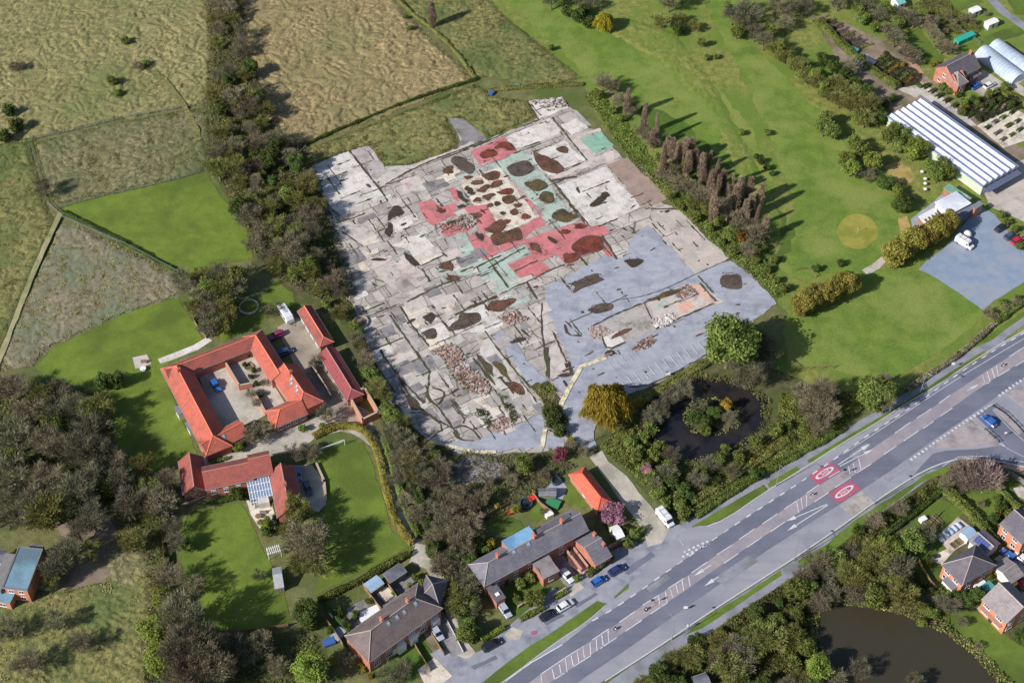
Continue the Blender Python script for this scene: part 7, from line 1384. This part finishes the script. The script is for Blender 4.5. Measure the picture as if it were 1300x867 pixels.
def car_parts(L=4.2, W=1.76, H=1.48, est=False):
    h = L / 2; hw = W / 2; out = []
    body = loft([ring(-h, hw * .82, .34, .72, .1), ring(-h + .12, hw * .94, .24, .86), ring(-h + .7, hw, .2, .92), ring(0, hw, .2, .95), ring(h - 1.1, hw, .2, .93), ring(h - .35, hw * .96, .22, .8), ring(h - .05, hw * .84, .3, .66, .1)])
    out.append(('body', data(body, 'body', PAINT['black']), True, []))
    rb = -h + (.1 if est else .35)
    cab = loft([ring(rb, hw * .84, .88, .93, .02), ring(rb + .32, hw * .80, .88, H - .1, .12), ring(-.2, hw * .80, .88, H, .14), ring(.45, hw * .80, .88, H - .04, .14), ring(h - 1.05, hw * .84, .88, .96, .02)])
    out.append(('cabin_glass', data(cab, 'cabin_glass', m_carglass), False, []))
    rf = loft([ring(rb + .35, hw * .74, H - .1, H - .05, .02), ring(-.2, hw * .75, H - .02, H + .03, .02), ring(.42, hw * .74, H - .06, H - .01, .02)])
    out.append(('roof_panel', data(rf, 'roof_panel', PAINT['black']), True, []))
    pil = MB()
    for s in (-1, 1):
        for x in (rb + .4, -.3, .45): pil.box(x - .05, x + .05, s * hw * .8 - .03, s * hw * .8 + .03, .9, H - .08)
    out.append(('pillars', data(pil, 'pillars', PAINT['black']), True, []))
    for x in (-h + .75, h - .8):
        for s in (-1, 1):
            t = MB().tube([(x, s * (hw - .2), .31), (x, s * (hw + .01), .31)], .31, 12); r_ = MB().tube([(x, s * (hw - .02), .31), (x, s * (hw + .025), .31)], .19, 10)
            out.append(('wheel', data(t, 'wheel', m_tyre), False, [('rim', data(r_, 'rim', m_rim))]))
    for s in (-1, 1):
        out.append(('headlight', data(MB().box(h - .22, h - .06, s * hw * .66 - .16, s * hw * .66 + .16, .56, .7), 'headlight', m_lamp), False, []))
        out.append(('tail_light', data(MB().box(-h - .02, -h + .14, s * hw * .72 - .1, s * hw * .72 + .1, .62, .82), 'tail_light', m_tail), False, []))
        out.append(('door_mirror', data(MB().box(h - 1.35, h - 1.2, s * (hw + .02) - .1, s * (hw + .02) + .1, .9, 1.04), 'door_mirror', m_plate), False, []))
    return out
def van_parts():
    L, W, H = 5.3, 2.0, 2.3; h = L / 2; hw = W / 2; out = []
    b = loft([ring(-h, hw * .95, .4, H - .15, .12), ring(-h + .15, hw, .3, H), ring(h - 1.7, hw, .3, H), ring(h - 1.25, hw, .3, H - .3), ring(h - .75, hw * .98, .3, 1.25), ring(h - .1, hw * .92, .35, .95)])
    out.append(('body', data(b, 'body', PAINT['white']), True, []))
    ws = MB().add([(h - 1.2, -hw * .85, H - .34), (h - 1.2, hw * .85, H - .34), (h - .74, hw * .85, 1.32), (h - .74, -hw * .85, 1.32)], [(0, 3, 2, 1)]); ws.v = [v + Vector((.03, 0, .03)) for v in ws.v]
    out.append(('windscreen', data(ws, 'windscreen', m_carglass), False, []))
    for s in (-1, 1):
        out.append(('side_window', data(MB().box(h - 1.75, h - 1.2, s * (hw + .005) - .01, s * (hw + .005) + .01, 1.35, 1.85), 'side_window', m_carglass), False, []))
        out.append(('headlight', data(MB().box(h - .3, h - .07, s * hw * .7 - .15, s * hw * .7 + .15, .7, .9), 'headlight', m_lamp), False, []))
        for x in (-h + .95, h - .95):
            t = MB().tube([(x, s * (hw - .22), .35), (x, s * (hw + .02), .35)], .35, 12); r_ = MB().tube([(x, s * (hw - .02), .35), (x, s * (hw + .035), .35)], .2, 10)
            out.append(('wheel', data(t, 'wheel', m_tyre), False, [('rim', data(r_, 'rim', m_rim))]))
    out.append(('roof_rack', data(MB().tube([(-1.8, -.7, H + .12), (.8, -.7, H + .12)], .03, 4).tube([(-1.8, .7, H + .12), (.8, .7, H + .12)], .03, 4).tube([(-1.5, -.7, H + .12), (-1.5, .7, H + .12)], .03, 4).tube([(0, -.7, H + .12), (0, .7, H + .12)], .03, 4), 'roof_rack', m_plate), False, []))
    return out
def caravan_parts():
    L, W, H = 6.2, 2.25, 2.55; h = L / 2; hw = W / 2; out = []
    b = loft([ring(-h, hw * .9, .6, 1.9, .2), ring(-h + .5, hw, .45, H - .05), ring(0, hw, .45, H), ring(h - .8, hw, .45, H - .05), ring(h - .1, hw * .92, .5, 1.7, .2)])
    out.append(('body', data(b, 'body', PAINT['white']), False, []))
    for s in (-1, 1):
        for x in (-1.8, 0, 1.6): out.append(('window', data(MB().box(x - .5, x + .5, s * (hw + .004) - .01, s * (hw + .004) + .01, 1.3, 1.95), 'window', m_carglass), False, []))
        t = MB().tube([(-.2, s * (hw - .2), .32), (-.2, s * (hw + .01), .32)], .32, 12); out.append(('wheel', data(t, 'wheel', m_tyre), False, []))
    for x in (-1.5, .4): out.append(('roof_vent', data(MB().box(x - .3, x + .3, -.3, .3, H, H + .14), 'roof_vent', m_sky), False, []))
    out.append(('tow_bar', data(MB().tube([(h - .2, .5, .5), (h + 1.1, 0, .5)], .05, 5).tube([(h - .2, -.5, .5), (h + 1.1, 0, .5)], .05, 5), 'tow_bar', m_plate), False, []))
    return out
VP = dict(car=car_parts(), estate=car_parts(4.6, 1.8, 1.62, True), small=car_parts(3.7, 1.66, 1.5, True), van=van_parts(), caravan=caravan_parts())
def vehicle(kind, name, px, py, tail, label, cat, colour='white', group=None, z=.05):
    """tail -> (px, py) pixel the vehicle points towards"""
    p = G(px, py, .7); p.z = z; t = G(tail[0], tail[1], .7); a = math.atan2(t.y - p.y, t.x - p.x)
    o = thing(name, p, label, cat, group); o.rotation_euler = (0, 0, a)
    for nm, me, painted, subs in VP[kind]:
        c = bpy.data.objects.new(nm, me); COL.objects.link(c); c.parent = o
        if painted: c.material_slots[0].link = 'OBJECT'; c.material_slots[0].material = PAINT[colour]
        for sn, sm in subs: s_ = bpy.data.objects.new(sn, sm); COL.objects.link(s_); s_.parent = c
    return o
CG = 'cars parked around the place'
for k, px, py, to, lb, c_ in [
    ('estate', 624, 818, (646, 806), 'black car parked nearest the bottom of the service road', 'black'), ('car', 696, 780, (718, 768), 'black car parked behind the white hatchback on the service road', 'black'), ('car', 717.5, 768, (736, 757), 'white hatchback parked on the service road outside the cottages', 'white'),
    ('small', 760, 737, (776, 728), 'small bright blue car on the pavement of the slate terrace', 'blue'), ('car', 783, 723, (806, 710), 'navy car parked beside the slate extension on the service road', 'navy'), ('car', 720, 730, (734, 746), 'white car on the short drive between the slate extensions', 'white'),
    ('car', 641, 774, (652, 790), 'white-and-silver car on the drive at the terrace end', 'silver'), ('car', 555, 803, (564, 817), 'silver-roofed car on the front drive of the brown semis', 'silver'), ('car', 1256, 534, (1244, 524), 'bright blue car waiting between the two traffic islands', 'blue'),
    ('car', 273.5, 489, (284, 506), 'bright blue car in the paved courtyard', 'blue'), ('car', 351, 425, (334, 432), 'plum-coloured car in shade behind the courtyard house', 'plum'), ('estate', 361, 447, (378, 440), 'navy estate car in shade beside the plum one', 'navy'),
    ('car', 378, 601, (380, 614), 'light blue car in shade behind the dull red cottage', 'lblue'), ('car', 391, 619, (396, 632), 'grey-blue car in shade by the curved gravel edge', 'grey'), ('car', 1280, 704.5, (1270, 696), 'bright blue car between the grey hipped and orange houses', 'blue'),
    ('car', 1297, 708, (1286, 700), 'white car at the right edge beside the orange house', 'white'), ('car', 1298, 740, (1290, 730), 'red car at the right edge beside the grey garage', 'red'), ('car', 1271, 289, (1282, 282), 'black car parked nearest the clubhouse end of the blue car park', 'black'), ('car', 1283, 299, (1296, 292), 'dark grey car beside the red one in the car park', 'grey'),
    ('car', 1291.5, 305, (1304, 298), 'red car at the edge of the blue car park', 'red'), ('car', 1239, 109, (1248, 104), 'blue car on the nursery house drive', 'blue'), ('car', 1256, 108, (1266, 103), 'white car at the end of the nursery house drive', 'white')]:
    vehicle(k, 'parked_car' if px != 1256 or py != 534 else 'car', px, py, to, lb, 'car', c_, CG)
vehicle('van', 'white_van', 844.5, 658, (852, 667), 'white van stopped at the foot of the entrance road', 'van'); vehicle('van', 'white_van', 1224.5, 309, (1236, 316), 'white van standing alone in the blue car park', 'van'); vehicle('caravan', 'caravan', 363, 400.5, (372, 414), 'white touring caravan beside the red garage range', 'caravan')

# ------------------------------------------------------------------ street and garden furniture
m_steel = flat('galvanised_steel', S(150, 154, 158), .5, metal=.4); m_signw = flat('sign_face', S(222, 222, 222), .5); m_dark = flat('dark_metal', S(44, 46, 52), .6)
def bollard(px, py, label):
    p = G(px, py); o = thing('traffic_bollard', p, label, 'bollard', 'bollards on the road islands'); MB().tube([p, p + Vector((0, 0, .15))], .42, 10).build('base', m_dark, o)
    MB().tube([p + Vector((0, 0, .15)), p + Vector((0, 0, 1.0))], [.22, .18], 10).build('post', m_dark, o); MB().box(p.x - .16, p.x + .16, p.y - .24, p.y - .2, .45, .9).build('sign_plate', m_signw, o)
bollard(781, 799, 'dark bollard on the central strip at the long hatched end'); bollard(1031, 629, 'dark bollard on the central strip just below the red roundels'); bollard(1273, 465, 'dark bollard on the central strip near the upper hatching'); bollard(820, 774, 'dark bollard between the broken centre lines near the tall sign')
def island(pts): tag(MB().prism(PX(pts), .02, .16).build('refuge_island', m_isl), kind='structure')
island([(777, 801), (784, 796), (788, 797), (781, 803)]); island([(820, 772), (830, 764), (834, 766), (824, 774)]); island([(1027, 631), (1033, 627), (1037, 629), (1031, 633)]); island([(1066, 605), (1073, 600), (1077, 602), (1070, 607)]); island([(1269, 467), (1275, 463), (1279, 465), (1273, 469)])
def signpost(px, py, h, w_, hh, label, m=None, two=False, name='road_sign', cat='road sign'):
    p = G(px, py); o = thing(name, p, label, cat)
    for dx in ((-w_ * .35, w_ * .35) if two else (0,)): MB().tube([p + Vector((dx, 0, 0)), p + Vector((dx, 0, h))], .05, 6).build('post', m_steel, o)
    MB().box(p.x - w_ / 2, p.x + w_ / 2, p.y - .1, p.y - .055, h - hh, h).build('sign_plate', m or m_signw, o); return o
signpost(828, 768, 2.6, .8, .8, 'tall dark sign on the central island by the hatching', m_dark); signpost(1071, 603, 2.6, .8, .8, 'tall dark sign beside the upper red roundel', m_dark)
signpost(870, 774, 1.6, .9, .9, 'white road sign standing in the lower lane edge'); signpost(873, 799, 2.2, .8, .7, 'white road sign on the lower kerb near the footpath'); signpost(1208, 468, 2.4, .8, .8, 'white bus stop sign on the upper footpath', name='bus_stop_sign')
signpost(848, 478, 1.4, 1.0, .7, 'white sign at the edge of the marked parking bays'); signpost(1275, 554, 1.8, .6, .6, 'white sign at the tip of the traffic island')
def lamp(px, py, dx, dy, label):
    p = G(px, py); o = thing('street_lamp', p, label, 'street lamp', 'street lamps along the main road'); t = p + Vector((0, 0, 8)); MB().tube([p, p + Vector((0, 0, 4)), t], [.11, .08, .06], 7).build('post', m_steel, o); e = t + Vector((dx, dy, .35)); MB().tube([t, e], .04, 5).build('arm', m_steel, o)
    MB().box(e.x - .35, e.x + .35, e.y - .15, e.y + .15, e.z - .1, e.z + .06).build('lamp_head', m_steel, o)
lamp(853, 812, -.9, 1.2, 'grey street lamp on the lower kerb nearest the bottom'); lamp(1008, 712, -.9, 1.2, 'grey street lamp on the lower kerb below the arrows'); lamp(1110, 640, -.9, 1.2, 'grey street lamp by the lower kerb past the roundels'); lamp(1168, 500, .9, -1.2, 'grey street lamp on the upper verge by the ivy tree'); lamp(985, 617, .9, -1.2, 'grey street lamp on the upper verge before the roundels')
# football goal
p0, p1 = G(406, 577), G(438, 565); o = thing('football_goal', p0, 'white football goal at the top of the football lawn', 'goal'); u = (p1 - p0).normalized(); n = Vector((-u.y, u.x, 0)); Z = Vector((0, 0, 2.1))
MB().tube([p0, p0 + Z], .07, 6).build('post', m_whitep, o); MB().tube([p1, p1 + Z], .07, 6).build('post', m_whitep, o); MB().tube([p0 + Z, p1 + Z], .07, 6).build('crossbar', m_whitep, o)
nb = MB()
for k in range(13): a = p0.lerp(p1, k / 12); nb.tube([a + Z, a + n * 1.2 + Vector((0, 0, 0))], .012, 3)
for k in range(5): nb.tube([p0 + Z.lerp(n * 1.2, k / 4), p1 + Z.lerp(n * 1.2, k / 4)], .012, 3)
nb.build('net', m_whitep, o)
# fences
def fence(pts, label, h=1.1, gap=2.6, m=None, rails=2, board=False, group=None):
    P = PX(pts); o = thing('board_fence' if board else 'post_and_rail_fence', P[0], label, 'fence', group); m = m or m_timber
    L = [0]
    for a, b in zip(P, P[1:]): L.append(L[-1] + (b - a).length)
    k = max(1, int(L[-1] / gap)); k = min(k, 60); Q = []
    for i in range(k + 1):
        s_ = L[-1] * i / k; j = max(0, min(len(P) - 2, sum(1 for x in L if x <= s_) - 1)); Q.append(P[j].lerp(P[j + 1], (s_ - L[j]) / max(1e-6, L[j + 1] - L[j])))
    post = None
    for p in Q: MB().box(p.x - .06, p.x + .06, p.y - .06, p.y + .06, -.05, h + .1).build('post', m, o)
    rb = MB()
    for a, b in zip(Q, Q[1:]):
        d = b - a; l = d.length; d.normalize(); nn = Vector((-d.y, d.x, 0)); M = Matrix(((d.x, nn.x, 0, a.x), (d.y, nn.y, 0, a.y), (0, 0, 1, 0), (0, 0, 0, 1)))
        if board: rb.box(.07, l - .07, -.02, .02, .02, h, M)
        else:
            for r_ in range(rails): z = h * (r_ + 1) / rails - .1; rb.box(.061, l - .061, -.025, .025, z - .06, z + .06, M)
    rb.build('boards' if board else 'rails', m, o); return o
fence([(40, 178), (100, 165), (160, 150), (246, 135)], 'grey rail fence across the upper rough field', m=m_timberg); fence([(38, 180), (50, 222), (60, 258)], 'grey rail fence down the left of the weedy field', m=m_timberg); fence([(72, 266), (120, 252), (190, 237), (262, 218)], 'grey rail fence along the top of the green paddock', m=m_timberg); fence([(60, 258), (78, 276), (110, 290), (160, 312), (236, 352)], 'pale rail fence along the lower side of the green paddock', m=m_timberg)
fence([(252, 398), (246, 412), (262, 430)], 'brown board fence between the lawn and pond trees', 1.4, board=True); fence([(204, 664), (208, 690), (210, 724)], 'brown board fence on the left of the cottage lawn', 1.8, board=True); fence([(255, 806), (310, 804), (366, 796)], 'dark board fence along the cottage lawn bottom', 1.5, board=True)
fence([(461, 744), (470, 758), (484, 776)], 'timber board fence between the semis back gardens', 1.7, board=True); fence([(488, 738), (498, 752), (506, 764)], 'timber board fence beside the tan patio', 1.7, board=True); fence([(410, 784), (424, 802), (440, 828)], 'pale board fence left of the brown semis', 1.7, board=True); fence([(522, 812), (534, 832), (546, 852)], 'timber fence dividing the semis front gardens', 1.2, board=True); fence([(562, 778), (576, 804), (588, 828)], 'cream board fence beside the semis drive', .7, board=True, m=m_kerb); fence([(540, 792), (552, 812), (564, 832)], 'orange timber fence beside the bare front garden', 1.0, board=True)
fence([(608, 664), (626, 652), (650, 640)], 'timber fence along the back of the terrace gardens', 1.5, board=True); fence([(676, 628), (688, 644), (700, 652)], 'red-brown fence beside the small trampoline lawn', 1.4, board=True); fence([(712, 582), (740, 566), (762, 556)], 'dark rail fence across the closed site entrance', 1.2); fence([(1166, 714), (1178, 738), (1206, 764)], 'timber board fence beside the kitchen garden lawn bottom', 1.3, board=True); fence([(1160, 688), (1180, 668), (1196, 650)], 'pale timber border edging of the kitchen garden', .5, board=True)
fence([(1256, 592), (1280, 602), (1310, 622)], 'dark board fence round the corner garden', 1.6, board=True, m=m_timberg); fence([(1058, 468), (1010, 470), (998, 452)], 'dark rail fence at the corner of the triangular lawn', 1.2); fence([(800, 503), (846, 484), (876, 468), (904, 450)], 'low dark rail beside the marked parking bays', .7, rails=1); fence([(1010, 344), (1028, 342), (1036, 352)], 'short rail fence at the cypress hedge end', 1.1)
fence([(1112, 94), (1128, 104)], 'short rail fence at the nursery gate', 1.1) ; fence([(1214, 36), (1226, 44), (1244, 56)], 'grey fence along the allotment plots', 1.0, m=m_timberg); fence([(1260, 516), (1276, 526), (1292, 542), (1298, 549)], 'black curved guard rail on the traffic island', 1.0, gap=1.5, m=m_dark); fence([(1250, 546), (1262, 556), (1268, 562)], 'black guard rail on the triangular traffic island', 1.0, gap=1.5, m=m_dark)
wallrun('boundary_wall', [(766, 702), (778, 694), (794, 686), (808, 676)], 1.2, .3, m_brick, 'brick wall at the foot of the entrance road hedge'); wallrun('boundary_wall', [(712, 692), (724, 708), (738, 726)], 1.3, .25, m_brick, 'red brick wall between the two slate extension yards'); wallrun('boundary_wall', [(702, 758), (718, 749)], 1.0, .25, m_brick, 'low brick wall in front of the dark yard'); wallrun('boundary_wall', [(658, 772), (664, 768), (672, 765)], .9, .25, m_brick, 'low red wall by the terrace garden tree'); wallrun('boundary_wall', [(398, 470), (412, 492), (420, 506)], 1.4, .3, m_brickdk, 'brown brick wall beside the maroon barn yard')
wallrun('boundary_wall', [(728, 698), (734, 706), (746, 722)], 1.2, .25, m_brick, 'short brick wall of the pale yard'); wallrun('boundary_wall', [(402, 590), (412, 612), (414, 636)], .6, .4, m_s['pale'], 'curved pale edging wall beside the football lawn'); wallrun('boundary_wall', [(1166, 712), (1170, 716)], .8, .3, m_brick, 'tiny brick wall by the kitchen garden corner') if False else None
# round pond rim, tank, trampolines, garden seats
def disc(name, px, py, r, h, mr, mt, label, cat, sub='surface'):
    p = G(px, py); o = thing(name, p, label, cat); k = 28; rb = MB(); vs = []
    for i in range(k):
        t = 2 * math.pi * i / k
        for q_, z in ((1, 0), (1, h), (.86, h), (.86, 0)): vs.append(p + Vector((r * q_ * math.cos(t), r * q_ * math.sin(t), z)))
    rb.add(vs, [(4 * i + a, 4 * ((i + 1) % k) + a, 4 * ((i + 1) % k) + a + 1, 4 * i + a + 1) for i in range(k) for a in range(3)]); rb.build('rim', mr, o)
    MB().sheet([p + Vector((r * .86 * math.cos(2 * math.pi * i / k), r * .86 * math.sin(2 * math.pi * i / k), 0)) for i in range(k)], h * .6).build(sub, mt, o); return o
disc('garden_pond', 316, 390, 2.6, .35, m_s['pale'], m_lawn2, 'round grassed-over pond with a pale stone rim', 'pond', 'basin'); disc('concrete_tank', 458, 410, 2.0, .7, m_rc, m_rd, 'round concrete tank at the edge of the site', 'tank', 'base_fill')
disc('courtyard_planter', 316, 467, 1.2, .4, m_s['grey'], m_soil['olive'], 'round stone planter in the courtyard garden', 'planter', 'soil')
def tramp(px, py, r, label):
    o = disc('trampoline', px, py, r, .8, flat('trampoline_pad', S(50, 76, 96), .7), flat('trampoline_mat', S(38, 40, 46), .8), label, 'trampoline', 'mat'); p = G(px, py)
    for i in range(6): t = i * math.pi / 3; MB().tube([p + Vector((r * .93 * math.cos(t), r * .93 * math.sin(t), 0)), p + Vector((r * .93 * math.cos(t), r * .93 * math.sin(t), .78))], .04, 5).build('leg', m_steel, o)
tramp(668, 640, 1.5, 'round dark trampoline behind the slate terrace'); tramp(706, 612, 1.1, 'small dark trampoline by the orange garage')
def seat(px, py, label, m=None, w_=1.5):
    p = G(px, py); o = thing('garden_bench', p, label, 'bench'); x, y = p.x, p.y; m = m or m_timber
    MB().box(x - w_ / 2, x + w_ / 2, y - .25, y + .25, .42, .48).build('seat', m, o); MB().box(x - w_ / 2, x + w_ / 2, y + .22, y + .28, .5, .95).build('backrest', m, o)
    for a in (-1, 1):
        for b in (-.2, .2): MB().box(x + a * (w_ / 2 - .08) - .04, x + a * (w_ / 2 - .08) + .04, y + b - .04, y + b + .04, 0, .418).build('leg', m, o)
def table(px, py, label, m=None, r=.7, name='garden_table'):
    p = G(px, py); o = thing(name, p, label, 'table'); MB().tube([p + Vector((0, 0, .7)), p + Vector((0, 0, .75))], r, 14).build('table_top', m or m_whitep, o); MB().tube([p, p + Vector((0, 0, .698))], .07, 6).build('pedestal', m or m_whitep, o); MB().tube([p, p + Vector((0, 0, .05))], r * .5, 10).build('foot', m or m_whitep, o)
seat(328, 645, 'grey bench on the cottage terrace nearest the conservatory', m_timberg); seat(334, 652, 'grey bench on the cottage terrace nearest the lawn', m_timberg); table(328, 657, 'round table on the cottage terrace', m_timber); seat(1184, 792, 'dark bench on the bank of the brown pond') ; table(1187, 708, 'dark round table on the patio of the hipped house', m_dark, .6); table(182, 470, 'round white table in the middle of the lawn', m_whitep, .8); seat(183, 461, 'timber bench at the edge of the lawn paving')
sheet('terrace_paving', [(168, 454), (186, 450), (192, 462), (172, 468)], m_s['pale'], 1, .2)
for i, (a, b) in enumerate([(1170, 221), (1174, 230), (1174, 236), (1174, 243)]):
    p = G(a, b); o = thing('tee_marker', p, f'small pale tee post on the golf course, {["farthest from", "second farthest from", "second nearest to", "nearest to"][i]} the clubhouse', 'post', 'tee posts'); MB().tube([p, p + Vector((0, 0, .9))], .16, 7).build('post', m_timber, o); MB().tube([p + Vector((0, 0, .9)), p + Vector((0, 0, 1.15))], [.55, .3], 9).build('cap', m_whitep, o)
p = G(1088, 296); o = thing('golf_flag', p, 'flagstick in the middle of the round putting green', 'flag'); MB().tube([p, p + Vector((0, 0, 2.2))], .03, 5).build('stick', m_whitep, o); MB().add([p + Vector((.03, 0, 2.2)), p + Vector((.6, .05, 2.05)), p + Vector((.6, .05, 1.85)), p + Vector((.03, 0, 1.8))], [(0, 1, 2, 3)]).build('cloth', PAINT['red'], o)
# white dish and box in the car park, skip, bins, boards
p = G(1227, 300); o = thing('white_dome', p, 'white round-topped trailer beside the car park van', 'trailer'); MB().box(p.x - 1.1, p.x + 1.1, p.y - .9, p.y + .9, .4, .8).build('chassis', m_steel, o); MB().ball(p + Vector((0, 0, .8)), 1.2, 14, 8, sz=.9).build('cover', m_whitep, o, True); MB().tube([p + Vector((-.8, -1.0, .3)), p + Vector((-.8, 1.0, .3))], .3, 10).build('wheel', m_tyre, o)
def crate(px, py, s, h, m, label, name='storage_box', cat='box', rot=.5):
    p = G(px, py); o = thing(name, p, label, cat); M = Matrix.Translation(p) @ Matrix.Rotation(rot, 4, 'Z'); MB().box(-s, s, -s * .7, s * .7, -.02, h, M).build('case', m, o); MB().box(-s - .05, s + .05, -s * .7 - .05, s * .7 + .05, h + .003, h + .1, M).build('lid', m, o)
m_tealb = flat('teal_plastic', S(84, 148, 150), .5); m_bluep = flat('blue_plastic', S(60, 96, 160), .5); m_redp = flat('red_plastic', S(196, 60, 52), .5); m_grnp = flat('green_plastic', S(60, 130, 90), .5)
crate(1252, 749, 1.3, 1.6, m_tealb, 'teal storage box between the two pond houses', rot=.6); crate(1171, 661, .8, .9, m_whitep, 'white box at the end of the vegetable beds'); crate(1241, 741, 1.4, .8, m_whitep, 'white garden store beside the hipped house', rot=.5); crate(1100, 40, 1.2, 1.0, m_timberg, 'grey crate at the edge of the nursery plots') if False else None
crate(1097, 81, 3.0, 1.1, flat('dark_blue_sheet', S(70, 78, 96), .5), 'long dark blue covered trough by the nursery path', rot=-.75); crate(1084, 66, 1.2, 1.0, m_tealb, 'teal bin stack by the nursery ditch', rot=-.75); crate(656, 110, .7, .5, m_tealb, 'turquoise box in the ditch weeds at the site top'); crate(624, 120, .8, .6, m_bluep, 'blue pallet box beside the ditch fence', rot=1.0)
crate(676, 634, .9, .7, m_redp, 'red play box by the trampoline lawn'); crate(702, 640, 1.6, .6, m_grnp, 'green covered boat-like sandpit by the long shed', rot=-.4); crate(697, 655, .9, .9, m_whitep, 'white garden bin behind the terrace chimney'); crate(1195, 686, .5, .5, m_whitep, 'small white planter by the cold frames'); crate(612, 702, .7, .8, m_grnp, 'green garden bin at the terrace end'); crate(648, 651, .7, .5, flat('orange_plastic', S(206, 108, 60), .5), 'orange toy box on the small terrace lawn')
crate(425, 780, 1.0, .8, m_whitep, 'white garden store left of the brown semis'); crate(430, 806, 1.5, .6, flat('grey_tarp', S(150, 156, 166), .7), 'grey covered trailer load beside the pale fence', rot=1.0); crate(470, 782, 2.4, .5, m_whitep, 'large white sheet-covered stack in the semis back yard', rot=.5); crate(418, 816, 1.2, .7, m_bluep, 'blue tarpaulined heap at the bottom fence', rot=.4)
w = Wing((489, 764), (502, 754), .4, C=(482, 750)); H = house('raised_patio', w, 'cream raised patio behind the brown semis', 'patio'); MB().box(0, w.L, 0, w.W, -.05, .35, w.M).build('deck', m_s['cream'], H); MB().box(-.08, w.L + .08, -.08, w.W + .08, -.05, .2, w.M).build('edging', m_timber, H)
crate(1204, 92, .7, .9, m_whitep, 'white bin by the nursery house wall'); crate(1078, 34, 1.0, .7, m_tealb, 'teal barrel box at the ditch head') if False else None
# kerb side cabinet and covers
for a, b, lb in [(678, 803, 'red painted service cover on the service road')]: tag(MB().sheet(blob(a, b, .7, .5, 20, n=12, jit=.1), .06).build('service_cover', m_red), kind='structure')
# crooked concrete posts and broken wall stubs left on the site
def stub(px, py, s, h, label, m=None):
    p = G(px, py); M = Matrix.Translation(p) @ Matrix.Rotation(A_SITE, 4, 'Z'); o = thing('wall_stub', p, label, 'wall stub'); MB().box(-s, s, -.18, .18, -.05, h, M).build('footing', m or m_rc, o); MB().box(-s * .6, s * .4, -.15, .15, h + .002, h + .18, M).build('broken_top', m_rb, o)
stub(484, 293, 2.0, .5, 'low broken wall stub by the dark trench on the left slabs'); stub(720, 470, 1.4, .6, 'low dark wall stub at the tip of the concrete wedge', m_rd); stub(771, 452, 1.4, .5, 'low wall stub in front of the white office floor'); stub(640, 372, 1.6, .4, 'low wall stub above the brown soil patch'); stub(700, 284, 1.2, .5, 'low wall stub at the corner of the pink floor')
# contrails of the wood edge: fallen logs
def log(px, py, L, a, label):
    p = G(px, py, .25); d = Vector((math.cos(a), math.sin(a), 0)); tag(MB().tube([p - d * L / 2, p + d * L / 2], [.22, .14], 7).build('fallen_log', BARK), label, 'log')
log(936, 520, 3.0, .7, 'pale fallen trunk reaching over the dark pond'); log(1182, 786, 2.6, -.8, 'fallen log on the bank of the brown pond')
